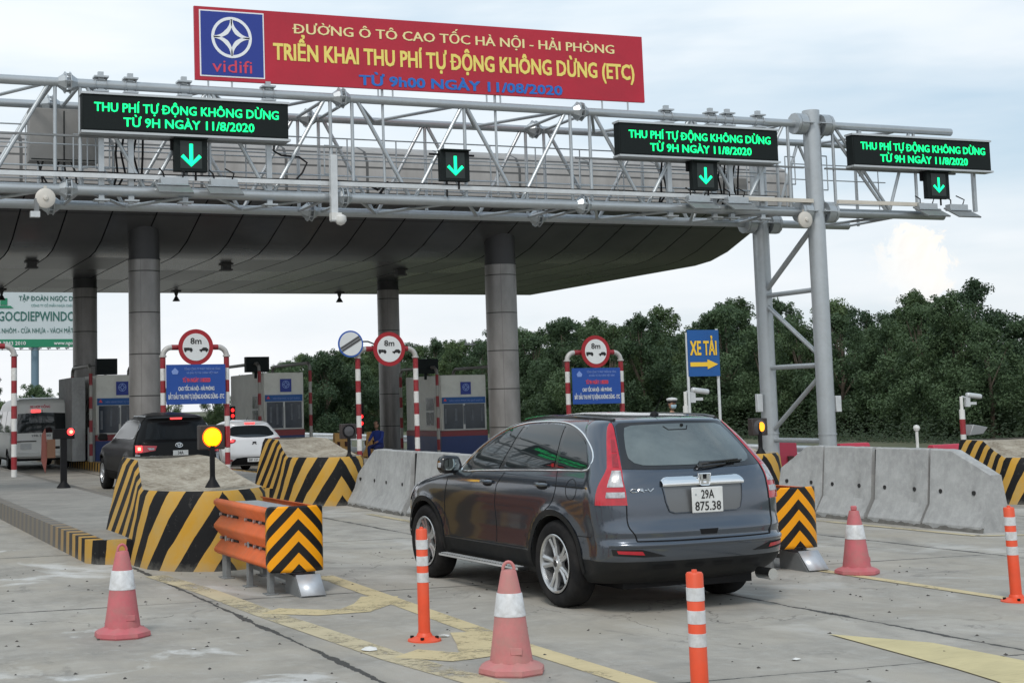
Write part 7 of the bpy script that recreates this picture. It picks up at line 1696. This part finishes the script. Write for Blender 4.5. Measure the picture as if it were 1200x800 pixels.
# tree seen left of the thin middle column and low trees by the minibus
for (x, y, s, k, lab) in ((38.6, 112, 1.0, 4, 'rounded tree between the middle booth and the blue rimmed round sign'), (42.0, 114, 0.82, 4, 'lower tree to the right of the rounded one behind the middle booth'), (36.0, 113, 0.8, 4, 'low tree to the left of the rounded one behind the middle booth'),
                     (14.6, 104, 0.62, 4, 'low rounded tree at the foot of the billboard post'), (17.0, 106, 0.5, 2, 'low tree right of the billboard post'), (12.4, 104, 0.45, 4, 'low tree at the far left edge above the minibus'), (19.5, 110, 0.5, 0, 'low tree behind the left booth'), (10.0, 108, 0.5, 2, 'low tree beyond the left edge of the photo'),
                     (24, 120, 0.5, 4, 'low tree behind the black SUV'), (28, 122, 0.55, 2, 'low tree behind the blue board on the left'), (32, 122, 0.55, 3, 'low tree left of the middle booth')):
    tree(x, y, k, s, lab)
# low scrub under the belt, one mass
me, _ = crown_mesh(99, 1.0, 2.0, 3000, 0.15, 0.0)
g = MB(); vs = []; fs = []
rs = random.Random(3)
for q in range(42000):
    y = rs.uniform(26, 170); x = vx(y)-3.2+rs.uniform(-2.2, 2.6); z = -0.28+abs(rs.gauss(0, 1))*0.95*max(0.15, (x-vx(y)+5.4)/4.5)
    a = Vector((rs.gauss(0,1), rs.gauss(0,1), rs.gauss(0,1))).normalized()*0.10; b_ = a.orthogonal().normalized()*0.045; p = Vector((x, y, z)); k = len(vs)
    vs += [p+a, p-a*0.5+b_, p-a*0.5-b_]; fs.append((k, k+1, k+2))
SCR = leaf_mat('dark_scrub', (0.018, 0.032, 0.017), (0.04, 0.062, 0.03))
g.add(vs, fs); tag(g.build('undergrowth', SCR, smooth=False), 'low scrub and tall grass along the foot of the tree belt', 'undergrowth', kind='stuff')

# ------------------------------------------------------------------ litter and grit on the slabs
lm = mat('crumpled_paper', (0.62,0.62,0.60), 0.8)
def litter(x, y, s, m, label, nm='litter'):
    rl = random.Random(int(x*100)); g = MB(); n = 7; vs = [(s*rl.uniform(.5,1.1)*cos(2*pi*k/n), s*rl.uniform(.4,.8)*sin(2*pi*k/n), rl.uniform(0.004, s*0.35)) for k in range(n)]+[(0, 0, s*0.4)]
    g.add(vs, [(k, (k+1) % n, n) for k in range(n)]+[list(range(n))[::-1]]); tag(g.build(nm, m, None, (x, y, 0.001), smooth=False), label, 'litter')
litter(3.72, 9.98, 0.085, lm, 'crumpled white paper at the foot of the orange post left of the middle cone'); litter(4.43, 10.3, 0.05, lm, 'small scrap of paper just right of the left orange post')
litter(6.05, 8.25, 0.045, lm, 'small white curved shard on the slab below the car'); litter(2.62, 10.7, 0.02, lm, 'tiny white pebble in front of the left cone')
GRIT = mat('dark_grit', (0.06,0.055,0.05), 0.9)
g = MB(); rs = random.Random(12); 
for q in range(420):
    x = rs.uniform(1.2, 10.5); y = rs.uniform(6.2, 17); s = rs.choice([0.006, 0.008, 0.011, 0.016]); z = 0.001
    a = rs.uniform(0, 6.28); g.add([(x+s*cos(a), y+s*sin(a), z), (x+s*cos(a+2.2), y+s*sin(a+2.2), z), (x+s*1.6*cos(a+4.1), y+s*1.6*sin(a+4.1), z), (x, y, z+s*0.7)], [(0,1,3),(1,2,3),(2,0,3)])
tag(g.build('grit', GRIT, smooth=False), 'scattered dark grit and leaf scraps on the concrete', 'grit', kind='stuff')
